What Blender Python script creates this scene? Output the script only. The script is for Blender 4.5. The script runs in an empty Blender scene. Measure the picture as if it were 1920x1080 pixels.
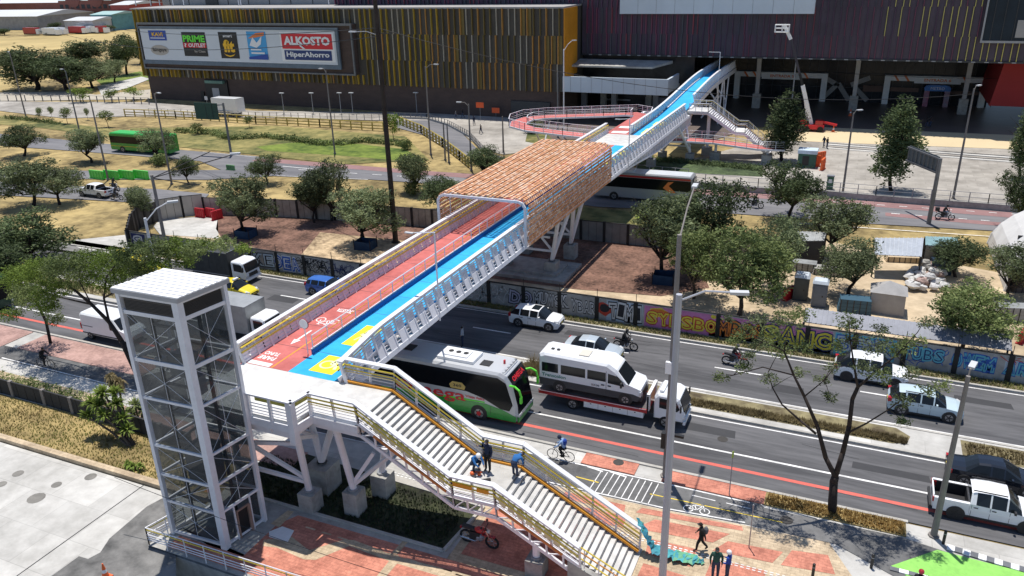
import bpy, math, random
from mathutils import Vector, Matrix
sc = bpy.context.scene
col = sc.collection
R = math.radians
rnd = random.Random(7)

# ---------------- camera, world, sun, exposure ----------------
F = 1490.0; P = math.atan(612/1490.0); RO = math.atan2(100, 3650); CH = 28.0
def _v(*a): return Vector(a)
fwd0 = _v(0, math.cos(P), -math.sin(P)); up0 = _v(0, math.sin(P), math.cos(P)); r0 = _v(1, 0, 0)
rt = r0*math.cos(RO) - up0*math.sin(RO); upv = r0*math.sin(RO) + up0*math.cos(RO)
def ray0(px, py): return fwd0 + rt*((px-960)/F) - upv*((py-540)/F)
_d = ray0(-2650, 27); _yaw = math.atan2(_d.y, _d.x)
ex = _v(-math.cos(_yaw), -math.sin(_yaw), 0); ey = _v(-ex.y, ex.x, 0)
def lv2w(d): return _v(ex.dot(d), ey.dot(d), d.z)
def G(px, py, z=0.0):
    "ground point (height z) seen at this place of the photograph: world x runs along the avenue, y away from it"
    d = lv2w(ray0(px, py)); t = (z-CH)/d.z
    return _v(d.x*t, d.y*t, z)
cam = bpy.data.cameras.new('camera'); cam.sensor_width = 36; cam.lens = F/1920*36; cam.clip_start = .5; cam.clip_end = 5000
camo = bpy.data.objects.new('camera', cam); col.objects.link(camo); sc.camera = camo
cr, cu, cf = lv2w(rt), lv2w(upv), lv2w(fwd0)
camo.matrix_world = Matrix(((cr.x, cu.x, -cf.x, 0), (cr.y, cu.y, -cf.y, 0), (cr.z, cu.z, -cf.z, CH), (0, 0, 0, 1)))

SUN = Vector((-.125, .185, 1)).normalized()
w = bpy.data.worlds.new('World'); sc.world = w; w.use_nodes = True
nt = w.node_tree; bg = nt.nodes['Background']; sky = nt.nodes.new('ShaderNodeTexSky')
sky.sky_type = 'NISHITA'; sky.sun_disc = False
sky.sun_elevation = math.asin(SUN.z); sky.sun_rotation = math.atan2(SUN.x, SUN.y)
sky.altitude = 2600; sky.air_density = 1.0; sky.dust_density = 1.5
nt.links.new(sky.outputs[0], bg.inputs[0]); bg.inputs[1].default_value = 0.125
sl = bpy.data.lights.new('sun', 'SUN'); sl.energy = 4.3; sl.angle = R(.55); sl.color = (1, .955, .89)
so = bpy.data.objects.new('sun', sl); col.objects.link(so)
so.rotation_euler = (-SUN).to_track_quat('-Z', 'Y').to_euler(); so.location = (0, 0, 60)
sc.view_settings.view_transform = 'Standard'; sc.view_settings.look = 'None'
sc.view_settings.exposure = 0.22; sc.view_settings.gamma = 1
sc.cycles.max_bounces = 6; sc.cycles.transparent_max_bounces = 12

# ---------------- materials ----------------
MATS = {}
def mat(name, c, rough=.7, metal=0, var=.15, scale=3, c2=None, bump=0, alpha=1, rand=0, spec=None, det=4, stretch=None):
    "principled, base colour broken up by two noises (var) and mixed to c2"
    if name in MATS: return MATS[name]
    m = bpy.data.materials.new(name); m.use_nodes = True; n = m.node_tree.nodes; l = m.node_tree.links
    b = n['Principled BSDF']; b.inputs['Roughness'].default_value = rough; b.inputs['Metallic'].default_value = metal
    if spec is not None: b.inputs['Specular IOR Level'].default_value = spec
    c = tuple(c)+(1,) if len(c) == 3 else c
    b.inputs['Base Color'].default_value = c
    m.diffuse_color = c
    if var or c2:
        g = n.new('ShaderNodeNewGeometry'); mp = n.new('ShaderNodeMapping'); l.new(g.outputs['Position'], mp.inputs[0])
        if stretch: mp.inputs['Scale'].default_value = stretch
        t = n.new('ShaderNodeTexNoise'); t.inputs['Scale'].default_value = scale; t.inputs['Detail'].default_value = det
        t.inputs['Roughness'].default_value = .65; l.new(mp.outputs[0], t.inputs['Vector'])
        t2 = n.new('ShaderNodeTexNoise'); t2.inputs['Scale'].default_value = scale*.17; t2.inputs['Detail'].default_value = 3
        l.new(mp.outputs[0], t2.inputs['Vector'])
        mm = n.new('ShaderNodeMath'); mm.operation = 'ADD'; l.new(t.outputs[0], mm.inputs[0]); l.new(t2.outputs[0], mm.inputs[1])
        r = n.new('ShaderNodeValToRGB'); e = r.color_ramp.elements
        sc_ = n.new('ShaderNodeMath'); sc_.operation = 'MULTIPLY'; sc_.inputs[1].default_value = .5; l.new(mm.outputs[0], sc_.inputs[0])
        l.new(sc_.outputs[0], r.inputs[0])
        e[0].position = .38; e[1].position = .62
        d = c2 if c2 else c
        e[0].color = tuple(x*(1-var) for x in c[:3])+(1,)
        e[1].color = tuple(min(1, x*(1+var)) for x in d[:3])+(1,)
        out = r.outputs[0]
        if rand:
            oi = n.new('ShaderNodeObjectInfo'); h = n.new('ShaderNodeHueSaturation'); mr = n.new('ShaderNodeMapRange')
            mr.inputs[3].default_value = 1-rand; mr.inputs[4].default_value = 1+rand
            l.new(oi.outputs['Random'], mr.inputs[0]); l.new(mr.outputs[0], h.inputs['Value']); l.new(out, h.inputs['Color']); out = h.outputs[0]
        l.new(out, b.inputs['Base Color'])
        if bump:
            bp = n.new('ShaderNodeBump'); bp.inputs['Strength'].default_value = bump; bp.inputs['Distance'].default_value = .05
            l.new(t.outputs[0], bp.inputs['Height']); l.new(bp.outputs[0], b.inputs['Normal'])
    if alpha < 1: b.inputs['Alpha'].default_value = alpha
    MATS[name] = m; return m
M = mat
def glassmat(name, c, alpha=.5, rough=.05):
    m = bpy.data.materials.new(name); m.use_nodes = True; n = m.node_tree.nodes; l = m.node_tree.links
    b = n['Principled BSDF']; b.inputs['Base Color'].default_value = tuple(c)+(1,); b.inputs['Roughness'].default_value = rough
    tr = n.new('ShaderNodeBsdfTransparent'); tr.inputs[0].default_value = (.75, .8, .82, 1); mx = n.new('ShaderNodeMixShader')
    mx.inputs[0].default_value = alpha; l.new(tr.outputs[0], mx.inputs[1]); l.new(b.outputs[0], mx.inputs[2])
    l.new(mx.outputs[0], n['Material Output'].inputs[0]); MATS[name] = m; return m

white_steel = M('white_steel', (.74, .74, .77), .45, 0, .08, 2.5)
white_paint = M('white_paint', (.8, .8, .79), .6, 0, .06, 4)
road_white = M('road_white', (.72, .71, .69), .8, 0, .25, 6)
yellow_rail = M('yellow_rail', (.78, .58, .05), .45, 0, .1, 5)
yellow_line = M('yellow_line', (.75, .55, .06), .7, 0, .2, 6)
orange_trim = M('orange_trim', (.72, .30, .02), .6, 0, .12, 6)
asphalt = M('asphalt', (.074, .074, .078), .93, 0, .16, 1.6, c2=(.12, .118, .122), bump=.15, stretch=(.22, 1.7, 1), det=8)
asphalt_far = M('asphalt_far', (.14, .14, .15), .95, 0, .1, .6, c2=(.19, .185, .19), stretch=(.3, 1.4, 1))
cyclepath = M('cyclepath', (.10, .10, .10), .95, 0, .18, 1.5, c2=(.15, .148, .145), det=8)
concrete = M('concrete', (.30, .29, .27), .85, 0, .16, 2.2, c2=(.38, .37, .34))
light_concrete = M('light_concrete', (.46, .445, .41), .85, 0, .10, 1.0, c2=(.56, .545, .51), bump=.05)
deck_concrete = M('deck_concrete', (.52, .51, .49), .8, 0, .1, 1.5, c2=(.62, .61, .59))
kerb_m = M('kerb', (.42, .40, .36), .9, 0, .15, 3)
dark_m = M('dark', (.018, .018, .02), .6, 0, .2, 4)
black_m = M('black', (.008, .008, .009), .5, 0, 0)
red_strip = M('red_strip', (.62, .13, .10), .85, 0, .12, 4)
deck_red = M('deck_red', (.43, .10, .09), .8, 0, .1, 1.3, c2=(.54, .15, .135), det=8)
deck_blue = M('deck_blue', (.01, .34, .70), .75, 0, .06, 1.3, c2=(.02, .42, .80), det=8)
sign_yellow = M('sign_yellow', (.80, .72, .02), .75, 0, .1, 5)
steel_grey = M('steel_grey', (.16, .165, .175), .5, .3, .15, 4)
galv = M('galv', (.30, .31, .33), .45, .3, .1, 4)
wood_pole = M('wood_pole', (.035, .026, .02), .9, 0, .3, 5)
pole_conc = M('pole_conc', (.22, .20, .185), .9, 0, .12, 3)

# ---------------- mesh building ----------------
class MB:
    def __init__(s): s.v = []; s.f = []; s.m = []; s.mats = []
    def mi(s, m):
        if m not in s.mats: s.mats.append(m)
        return s.mats.index(m)
    def face(s, pts, m):
        i = len(s.v); s.v += [tuple(p) for p in pts]; s.f.append(tuple(range(i, i+len(pts)))); s.m.append(s.mi(m)); return s
    def faces(s, vs, fs, m):
        i = len(s.v); s.v += [tuple(p) for p in vs]; k = s.mi(m)
        for f in fs: s.f.append(tuple(i+a for a in f)); s.m.append(k)
        return s
    HF = ((0, 3, 2, 1), (4, 5, 6, 7), (0, 1, 5, 4), (1, 2, 6, 5), (2, 3, 7, 6), (3, 0, 4, 7))
    def box(s, x0, x1, y0, y1, z0, z1, m):
        return s.faces([(x0, y0, z0), (x1, y0, z0), (x1, y1, z0), (x0, y1, z0), (x0, y0, z1), (x1, y0, z1), (x1, y1, z1), (x0, y1, z1)], s.HF, m)
    def hexa(s, b, t, m): return s.faces(list(b)+list(t), s.HF, m)
    def obox(s, c, sz, m, rz=0, ry=0, rx=0):
        mt = Matrix.Rotation(rz, 3, 'Z') @ Matrix.Rotation(ry, 3, 'Y') @ Matrix.Rotation(rx, 3, 'X'); c = Vector(c)
        a, b, d = sz[0]/2, sz[1]/2, sz[2]/2
        q = [(-a, -b, -d), (a, -b, -d), (a, b, -d), (-a, b, -d), (-a, -b, d), (a, -b, d), (a, b, d), (-a, b, d)]
        return s.faces([c + mt @ Vector(p) for p in q], s.HF, m)
    def beam(s, p, q, w, h, m, up=(0, 0, 1)):
        p = Vector(p); q = Vector(q); d = (q-p)
        if d.length < 1e-6: return s
        d.normalize(); u = Vector(up)
        if abs(d.dot(u)) > .98: u = Vector((1, 0, 0))
        a = d.cross(u).normalized()*(w/2); b = a.cross(d).normalized()*(h/2)
        vs = [p-a-b, p+a-b, p+a+b, p-a+b, q-a-b, q+a-b, q+a+b, q-a+b]
        return s.faces(vs, s.HF, m)
    def tube(s, p, q, r, m, n=6, r2=None, cap=True):
        p = Vector(p); q = Vector(q); d = q-p
        if d.length < 1e-6: return s
        d.normalize(); u = Vector((0, 0, 1)) if abs(d.z) < .9 else Vector((1, 0, 0))
        a = d.cross(u).normalized(); b = d.cross(a); r2 = r if r2 is None else r2
        vs = []
        for c, rr in ((p, r), (q, r2)):
            for i in range(n):
                t = 2*math.pi*i/n; vs.append(c + a*math.cos(t)*rr + b*math.sin(t)*rr)
        fs = [(i, (i+1) % n, n+(i+1) % n, n+i) for i in range(n)]
        if cap: fs += [tuple(range(n-1, -1, -1)), tuple(range(n, 2*n))]
        return s.faces(vs, fs, m)
    def path(s, pts, r, m, n=6, r2=None):
        for i in range(len(pts)-1):
            if r2 is None: s.tube(pts[i], pts[i+1], r, m, n)
            else:
                k = len(pts)-1; s.tube(pts[i], pts[i+1], r+(r2-r)*i/k, m, n, r+(r2-r)*(i+1)/k)
        return s
    def prism(s, poly, z0, z1, m, mt=None):
        n = len(poly); vs = [(x, y, z0) for x, y in poly]+[(x, y, z1) for x, y in poly]
        i = len(s.v); s.v += vs; k = s.mi(m); kt = s.mi(mt or m)
        for a in range(n): b = (a+1) % n; s.f.append((i+a, i+b, i+n+b, i+n+a)); s.m.append(k)
        s.f.append(tuple(i+n-1-a for a in range(n))); s.m.append(k); s.f.append(tuple(i+n+a for a in range(n))); s.m.append(kt)
        return s
    def extr(s, prof, y0, y1, m):
        "profile in the xz plane extruded along y"
        n = len(prof); vs = [(x, y0, z) for x, z in prof]+[(x, y1, z) for x, z in prof]
        fs = [(a, (a+1) % n, n+(a+1) % n, n+a) for a in range(n)]+[tuple(range(n)), tuple(range(2*n-1, n-1, -1))]
        return s.faces(vs, fs, m)
    def ball(s, c, r, m, n=8, k=5):
        vs = []; c = Vector(c); rr = r if hasattr(r, '__len__') else (r, r, r)
        for j in range(k+1):
            th = math.pi*j/k
            for i in range(n):
                t = 2*math.pi*i/n; vs.append((c.x+rr[0]*math.sin(th)*math.cos(t), c.y+rr[1]*math.sin(th)*math.sin(t), c.z+rr[2]*math.cos(th)))
        fs = [(j*n+i, (j+1)*n+i, (j+1)*n+(i+1) % n, j*n+(i+1) % n) for j in range(k) for i in range(n)]
        return s.faces(vs, fs, m)
    def xf(s, mt):
        s.v = [tuple(mt @ Vector(p)) for p in s.v]; return s
    def add(s, o, mt=None):
        i = len(s.v); s.v += o.v if mt is None else [tuple(mt @ Vector(p)) for p in o.v]
        mp = [s.mi(m) for m in o.mats]
        for f, k in zip(o.f, o.m): s.f.append(tuple(i+a for a in f)); s.m.append(mp[k])
        return s
    def mesh(s, name, off=None, smooth=False):
        me = bpy.data.meshes.new(name)
        vs = s.v if off is None else [(x-off[0], y-off[1], z-off[2]) for x, y, z in s.v]
        me.from_pydata(vs, [], s.f)
        for m in s.mats: me.materials.append(m)
        me.polygons.foreach_set('material_index', s.m)
        if smooth: me.polygons.foreach_set('use_smooth', [True]*len(s.f))
        me.update(); return me
    def build(s, name, parent=None, off=None, smooth=False):
        o = bpy.data.objects.new(name, s.mesh(name, off, smooth)); col.objects.link(o)
        if parent is not None: o.parent = parent
        return o
def tag(o, label=None, cat=None, group=None, kind=None):
    if label: o['label'] = label
    if cat: o['category'] = cat
    if group: o['group'] = group
    if kind: o['kind'] = kind
    return o
def thing(name, label, cat, loc=(0, 0, 0), rz=0, group=None):
    o = bpy.data.objects.new(name, None); col.objects.link(o); o.location = loc; o.rotation_euler = (0, 0, rz)
    o.empty_display_size = .2
    return tag(o, label, cat, group)
def single(mb, name, label, cat, loc=(0, 0, 0), rz=0, group=None, smooth=False):
    "thing that is one mesh; mesh coordinates are local to loc"
    o = mb.build(name, smooth=smooth); o.location = loc; o.rotation_euler = (0, 0, rz); return tag(o, label, cat, group)
def struct(mb, name): return tag(mb.build(name), kind='structure')
def dup(o, loc=None, rz=None, label=None, group=None, scale=None, parent=None):
    c = o.copy(); col.objects.link(c)
    if parent is not None: c.parent = parent
    for ch in list(o.children): dup(ch, parent=c)
    if loc is not None: c.location = loc
    if rz is not None: c.rotation_euler = (c.rotation_euler[0], c.rotation_euler[1], rz)
    if scale is not None: c.scale = (scale,)*3 if not hasattr(scale, '__len__') else scale
    if label: c['label'] = label
    if group: c['group'] = group
    return c
def polyG(pts, z, m, name=None):
    mb = MB(); mb.face([G(x, y, 0)+Vector((0, 0, z)) for x, y in pts], m)
    return mb
_txt = {}
def text_mesh(txt, size, m, extrude=0.0, offset=0.0, align='CENTER', shear=0):
    "flat lettering in the xy plane as a plain mesh (MB)"
    cu_ = bpy.data.curves.new('lettering', 'FONT'); cu_.body = txt; cu_.size = size; cu_.extrude = extrude; cu_.offset = offset
    cu_.align_x = align; cu_.align_y = 'CENTER'; cu_.shear = shear; cu_.resolution_u = 2
    o = bpy.data.objects.new('lettering', cu_); col.objects.link(o)
    dg = bpy.context.evaluated_depsgraph_get(); me = bpy.data.meshes.new_from_object(o.evaluated_get(dg))
    mb = MB(); mb.faces([tuple(v.co) for v in me.vertices], [tuple(p.vertices) for p in me.polygons], m)
    bpy.data.objects.remove(o); bpy.data.curves.remove(cu_); bpy.data.meshes.remove(me)
    return mb
def fit(mb, w_, h_, c=(0, 0)):
    "scale lettering to a width and height, centred"
    xs = [p[0] for p in mb.v]; ys = [p[1] for p in mb.v]
    sx = w_/(max(xs)-min(xs)); sy = h_/(max(ys)-min(ys)); mx = (max(xs)+min(xs))/2; my = (max(ys)+min(ys))/2
    mb.v = [((p[0]-mx)*sx+c[0], (p[1]-my)*sy+c[1], p[2]) for p in mb.v]; return mb
# a flat drawing (x right, y up) stood upright facing -Y at origin o
def stand(o): return Matrix.Translation(Vector(o)) @ Matrix.Rotation(R(90), 4, 'X')
# ================= GROUND =================
dry_grass = M('dry_grass', (.17, .125, .05), 1, 0, .3, .55, c2=(.36, .27, .115), bump=.3)
green_grass = M('green_grass', (.075, .10, .022), 1, 0, .3, .5, c2=(.25, .21, .075), bump=.3)
lush = M('lush_grass', (.06, .115, .012), 1, 0, .3, .8, c2=(.15, .19, .03), bump=.3)
verge_m = M('verge_soil', (.12, .09, .05), 1, 0, .35, 1.3, c2=(.22, .19, .10), bump=.4)
sand = M('sand', (.40, .31, .20), 1, 0, .14, .7, c2=(.54, .43, .29), bump=.1)
mulch = M('red_mulch', (.095, .05, .034), 1, 0, .35, 3.0, c2=(.19, .105, .075), bump=.6)
straw = M('straw_ground', (.22, .15, .085), 1, 0, .35, 1.8, c2=(.48, .36, .22), bump=.4)
plaza_m = M('plaza_stone', (.29, .265, .23), .85, 0, .12, .35, c2=(.43, .40, .355))
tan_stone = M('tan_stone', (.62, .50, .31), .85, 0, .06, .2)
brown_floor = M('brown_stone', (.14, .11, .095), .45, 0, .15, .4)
pink = M('pink_paver', (.47, .17, .115), .9, 0, .16, 5, c2=(.62, .25, .17), det=8)
cream = M('cream_paver', (.46, .35, .23), .9, 0, .12, 4, c2=(.58, .46, .31))
bed_m = M('shade_dark_soil', (.018, .018, .012), 1, 0, .5, 3, c2=(.035, .04, .018), bump=.6)  # soil colour darkened to paint in the deep shadow under the stairs
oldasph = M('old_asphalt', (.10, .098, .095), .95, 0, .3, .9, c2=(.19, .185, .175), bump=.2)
green_paint = M('green_paint', (.25, .56, .11), .85, 0, .12, 4)

def joints(m, bw=.4, bh=.2, dark=.72, mort=.015):
    n = m.node_tree.nodes; l = m.node_tree.links; b = n['Principled BSDF']; src = b.inputs['Base Color'].links[0].from_socket
    g_ = n.new('ShaderNodeNewGeometry'); t = n.new('ShaderNodeTexBrick'); t.inputs['Scale'].default_value = 1; t.inputs['Brick Width'].default_value = bw; t.inputs['Row Height'].default_value = bh; t.inputs['Mortar Size'].default_value = mort
    t.inputs['Color1'].default_value = (1, 1, 1, 1); t.inputs['Color2'].default_value = (.84, .84, .84, 1); t.inputs['Mortar'].default_value = (dark, dark, dark, 1)
    x_ = n.new('ShaderNodeMix'); x_.data_type = 'RGBA'; x_.blend_type = 'MULTIPLY'; x_.inputs[0].default_value = 1; l.new(g_.outputs['Position'], t.inputs['Vector']); l.new(src, x_.inputs[6]); l.new(t.outputs['Color'], x_.inputs[7]); l.new(x_.outputs[2], b.inputs['Base Color'])
joints(pink); joints(cream); joints(light_concrete, 3.0, 2.4, .74, .02); joints(plaza_m, 2.4, 1.2, .8, .05)
def sheet(x0, x1, y0, y1, z, m): return MB().face([(x0, y0, z), (x1, y0, z), (x1, y1, z), (x0, y1, z)], m)
g = MB()
g.face([(-1600, 22.8, -.06), (1600, 22.8, -.06), (1600, 2200, -.06), (-1600, 2200, -.06)], dry_grass)
g.face([(-1600, -400, -.06), (-33.2, -400, -.06), (-33.2, 22.8, -.06), (-1600, 22.8, -.06)], dry_grass)
g.face([(-12, -400, -.06), (1600, -400, -.06), (1600, 22.8, -.06), (-12, 22.8, -.06)], dry_grass)
g.face([(-33.2, -400, -3.4), (-12, -400, -3.4), (-12, 22.8, -3.4), (-33.2, 22.8, -3.4)], dark_m)  # sunken floor coloured near black for the shadow below the platform edge
struct(g, 'ground')
g = MB(); g.box(-33.4, -33.2, -60, 22.8, -3.4, -.05, concrete); g.box(-33.2, -12, 22.8, 23, -3.4, -.05, concrete); struct(g, 'ramp_wall')

# avenue
g = sheet(-420, 160, 39.5, 46.3, 0, asphalt); struct(g, 'near_road')
g = sheet(-420, 160, 49.35, 56.75, 0, asphalt); struct(g, 'far_road')
g = MB()
g.box(-420, 160, 46.3, 46.5, -.05, .14, kerb_m); g.box(-420, 160, 49.15, 49.35, -.05, .14, kerb_m)
g.box(-420, 160, 56.75, 56.95, -.05, .14, kerb_m); g.box(-420, 4.9, 39.3, 39.5, -.05, .12, kerb_m)
struct(g, 'kerbs')
g = MB(); g.box(-420, 160, 46.5, 49.15, -.05, .10, light_concrete); struct(g, 'median_pavement')
g = MB()
for a, b in ((-200, -28), (-21, 5.2), (8.0, 120)):
    pts = [(a, 47.0), (a, 48.9), (b-.8, 48.95), (b, 48.2), (b-.2, 47.3), (b-1, 47.0)]
    g.face([(x, y, .116) for x, y in pts], verge_m)
struct(g, 'median_grass')
g = sheet(-420, 160, 56.95, 58.2, .03, verge_m); struct(g, 'verge_soil')
mk = MB(); z = .006
def dash(y, x0, x1, wd=.14, m=road_white): mk.face([(x0, y-wd/2, z), (x1, y-wd/2, z), (x1, y+wd/2, z), (x0, y+wd/2, z)], m)
dash(42.55, -300, 160, .16); dash(49.62, -300, 160, .12); dash(46.05, -300, 160, .12); dash(56.5, -300, 160, .1)
x = -146.3
while x < 150: dash(53.25, x, x+3.4, .15); x += 9.9
mk.face([(-300, 40.84, z), (160, 40.84, z), (160, 41.12, z), (-300, 41.12, z)], red_strip)
struct(mk, 'road_markings')
pt_ = MB(); r_ = random.Random(2); patch_m = M('asphalt_patch', (.05, .05, .053), .95, 0, .1, 2); seal = M('crack_seal', (.022, .022, .024), .7, 0, 0)
for _ in range(26):
    x = r_.uniform(-60, 14); y = r_.choice((r_.uniform(39.9, 45.6), r_.uniform(49.9, 56.2))); a = x
    for k in range(r_.randint(3, 9)):
        b_ = a+r_.uniform(.4, 1.3); y2 = y+r_.gauss(0, .09); pt_.face([(a, y-.02, .005), (b_, y2-.02, .005), (b_, y2+.02, .005), (a, y+.02, .005)], seal); a, y = b_, y2
for x, y, w_, h_ in ((-8, 44.2, 3.2, .9), (-3.5, 51.2, 2.2, 1.1), (2, 43.6, 4.2, .7), (-35, 43.2, 2.5, 1.0), (-20, 54.6, 2.8, .9), (8, 54.2, 3.5, .8), (-48, 52, 3, 1.2)): pt_.face([(x, y, .004), (x+w_, y+.03, .004), (x+w_-.1, y+h_, .004), (x+.05, y+h_, .004)], patch_m)
for x, y in ((-5.5, 43.9), (4.2, 52.0), (-30, 51.5), (-40, 43.5), (-1, 37.2), (-10.8, 39.0)): pt_.face([(x+.33*math.cos(t*.5236), y+.33*math.sin(t*.5236), .0065 if y > 39.6 else .095) for t in range(12)], M('iron_cover', (.05, .045, .04), .6, .3, .2, 8))
struct(pt_, 'road_repairs')

# near side: cycle path, pavers
g = MB(); g.face([(-420, 28.2, .03), (160, 28.2, .03), (160, 39.3, .03), (-420, 39.3, .03)], light_concrete); struct(g, 'near_pavement')
g = MB(); z = .06
g.box(-12.9, -9.6, 38.15, 39.29, .03, .09, pink); g.box(-8.0, -2.0, 38.15, 39.29, .03, .09, pink)
dull = M('dull_pink_paver', (.33, .20, .17), .9, 0, .15, 4, c2=(.43, .27, .23)); g.box(-60.5, -47, 36.6, 39.2, .03, .08, dull); g.box(-200, -62, 36.2, 39.2, .03, .08, dull)
g.box(-47, -29, 31.2, 33.0, .03, .08, dull); g.box(-200, -47, 32.2, 33.4, .03, .08, cream)
struct(g, 'pink_kerb_strip')
g = MB(); g.face([(-200, 35.0, z), (-40, 34.8, z), (-14, 35.6, z), (-7, 35.75, z), (-3, 36.1, z), (1.5, 36.2, z), (7, 33.4, z), (9, 30.5, z), (12, 31, z), (12, 36.6, z), (4.6, 38.0, z), (-2.2, 37.85, z), (-2.5, 38.1, z), (-14, 38.1, z), (-29, 38.1, z), (-46, 38, z), (-47, 36.6, z), (-200, 36.2, z)], cyclepath)
struct(g, 'cycle_path')
mk = MB(); z = .068
def seg(a, b, wd, m, zz=z):
    a = Vector((a[0], a[1], zz)); b = Vector((b[0], b[1], zz)); d = (b-a).normalized(); n = Vector((-d.y, d.x, 0))*wd/2
    mk.face([a-n, b-n, b+n, a+n], m)
seg((-60, 38.02), (-3, 38.0), .1, road_white); seg((-60, 34.95), (-40, 34.85), .12, road_white); seg((-40, 34.85), (-14, 35.65), .1, road_white)
seg((-14, 35.68), (-7, 35.83), .09, road_white); seg((-7, 35.83), (-3, 36.2), .09, road_white)
seg((-12.7, 36.75), (-11.3, 36.7), .09, yellow_line); seg((-8.3, 36.75), (-1, 36.95), .07, yellow_line)
for i in range(10):
    xx = -11.6+i*.38; seg((xx, 35.8), (xx+.1, 37.85), .055, road_white)
for x0 in (-11.0, -12.4): seg((x0, 37.95), (x0+1.0, 37.8), .12, road_white, .071)
for x0 in (-4.2, -6.1): seg((x0, 37.5), (x0+1.3, 37.48), .07, road_white)
# bicycle painted on the cycle path
def bike_mark(mk, o, s, ang, m, z):
    def p(x, y):
        c, q = math.cos(ang), math.sin(ang); return (o[0]+(x*c-y*q)*s, o[1]+(x*q+y*c)*s, z)
    for cx in (-.55, .55):
        for i in range(14):
            a0 = 2*math.pi*i/14; a1 = 2*math.pi*(i+1)/14
            mk.face([p(cx+.36*math.cos(a0), .36*math.sin(a0)), p(cx+.36*math.cos(a1), .36*math.sin(a1)), p(cx+.29*math.cos(a1), .29*math.sin(a1)), p(cx+.29*math.cos(a0), .29*math.sin(a0))], m)
    for a, b in (((-.55, 0), (-.2, .5)), ((-.2, .5), (.35, .5)), ((-.55, 0), (0, 0)), ((0, 0), (.35, .5)), ((0, 0), (-.2, .5)), ((.35, .65), (.55, 0)), ((-.35, .62), (-.08, .62)), ((.2, .68), (.45, .66))):
        ax, ay = a; bx, by = b; L = math.hypot(bx-ax, by-ay); nx, ny = -(by-ay)/L*.035, (bx-ax)/L*.035
        mk.face([p(ax-nx, ay-ny), p(bx-nx, by-ny), p(bx+nx, by+ny), p(ax+nx, ay+ny)], m)
bike_mark(mk, (-5.6, 36.3), .8, .05, road_white, .068)
struct(mk, 'cycle_path_markings')
g = MB(); g.face([(-14, 32.9, .045), (3, 32.9, .045), (1.2, 36.2, .045), (-3, 36.0, .045), (-7, 35.7, .045), (-14, 35.5, .045)], cream); g.face([(-16.5, 21, .05), (-4, 21, .05), (3, 32.9, .05), (-16.5, 32.9, .05)], cream); struct(g, 'beige_pavement')
# patchwork of pink pavers and cream bands
g = MB(); z = .056
for q in ([(-12.8, 33.2), (-8.9, 33.4), (-9.0, 34.4), (-12.8, 34.2)], [(-8.3, 33.6), (-4.3, 34.0), (-3.6, 35.0), (-7.5, 34.7)],
          [(-7.4, 33.1), (-4.9, 33.2), (-5.0, 31.8), (-7.3, 31.9)], [(-4.2, 33.4), (-1.3, 33.6), (-.9, 34.6), (-3.6, 34.4)],
          [(-4.2, 31.4), (-1.6, 31.5), (-1.5, 32.9), (-4.1, 32.8)], [(-7.2, 31.2), (-5, 31.1), (-5, 29.3), (-7.3, 29.2)], [(-4.2, 30.8), (-1.7, 31), (-2, 28.9), (-4.3, 28.9)], [(-12.8, 34.6), (-9.2, 34.7), (-9.3, 35.3), (-12.8, 35.2)], [(-8.6, 34.9), (-3.0, 35.5), (-3.1, 35.85), (-8.4, 35.4)], [(-.9, 33.6), (1.6, 33.9), (1.2, 35.2), (-.5, 34.9)],
          [(-16, 32.8), (-9.5, 33.0), (-9.6, 31.9), (-16, 31.8)], [(-16, 31.6), (-9.5, 31.6), (-9.7, 28.4), (-16, 28.4)]):
    g.face([(x, y, z) for x, y in q], pink)
struct(g, 'pink_pavers')
# lower paved platform beside the lift
plat = MB(); plat.face([(-31.6, 22.8, .1), (-12, 22.8, .1), (-12, 16, .1), (60, 16, .1), (60, 21, .1), (-16, 21, .1), (-16.5, 28.2, .1), (-31.2, 28.2, .1), (-31.2, 24.6, .1), (-31.6, 24.6, .1)], concrete)
struct(plat, 'platform_pavement')
g = MB(); z = .107
def pg(pts, m, z=z): g.face([G(x, y, 0)+Vector((0, 0, z)) for x, y in pts], m)
def pw(pts, m, z=z): g.face([(x, y, z) for x, y in pts], m)
pw([(-30.6, 23.1), (-16.7, 23.1), (-16.7, 27.75), (-25.7, 27.75), (-26.3, 26.7), (-26.3, 24.0), (-30.6, 24.0)], pink)
pw([(-16.7, 21.2), (-10, 21.2), (-10, 27.75), (-16.7, 27.75)], pink)
z2 = z+.004
pg([(495, 1015), (548, 1010), (580, 1035), (645, 1015), (665, 1016), (740, 1045), (885, 1083), (880, 1100), (735, 1057), (655, 1027), (592, 1053), (570, 1052), (520, 1030), (493, 1027)], cream, z2)
pg([(505, 1000), (530, 990), (552, 998), (540, 1020), (505, 1010)], white_paint, z2+.004)
pg([(730, 1055), (745, 1060), (715, 1095), (700, 1092)], cream, z2+.006)
pg([(508, 985), (540, 960), (552, 962), (524, 992)], cream, z2+.003)
pg([(755, 1018), (765, 1020), (745, 1043), (735, 1040)], cream, z2+.006)
for i in range(9):
    a = Vector((-24.7+i*1.05, 27.1-.02*i, 0)); g.face([(a.x, a.y-.05, z2+.002), (a.x+.62, a.y-.05, z2+.002), (a.x+.62, a.y+.05, z2+.002), (a.x, a.y+.05, z2+.002)], cream)
for j in range(8):
    a = Vector((-16.3+j*.75, 27.0-.1*j, 0)); g.face([(a.x, a.y, z2), (a.x+.5, a.y, z2), (a.x+.5, a.y+.08, z2), (a.x, a.y+.08, z2)], white_paint)
struct(g, 'paver_pattern')
g = MB(); g.face([(-31.2, 28.25, .05), (-16.9, 28.25, .05), (-16.5, 32.2, .05), (-24, 32.6, .05), (-31.2, 33, .05)], bed_m); struct(g, 'planting_bed_soil')
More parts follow.
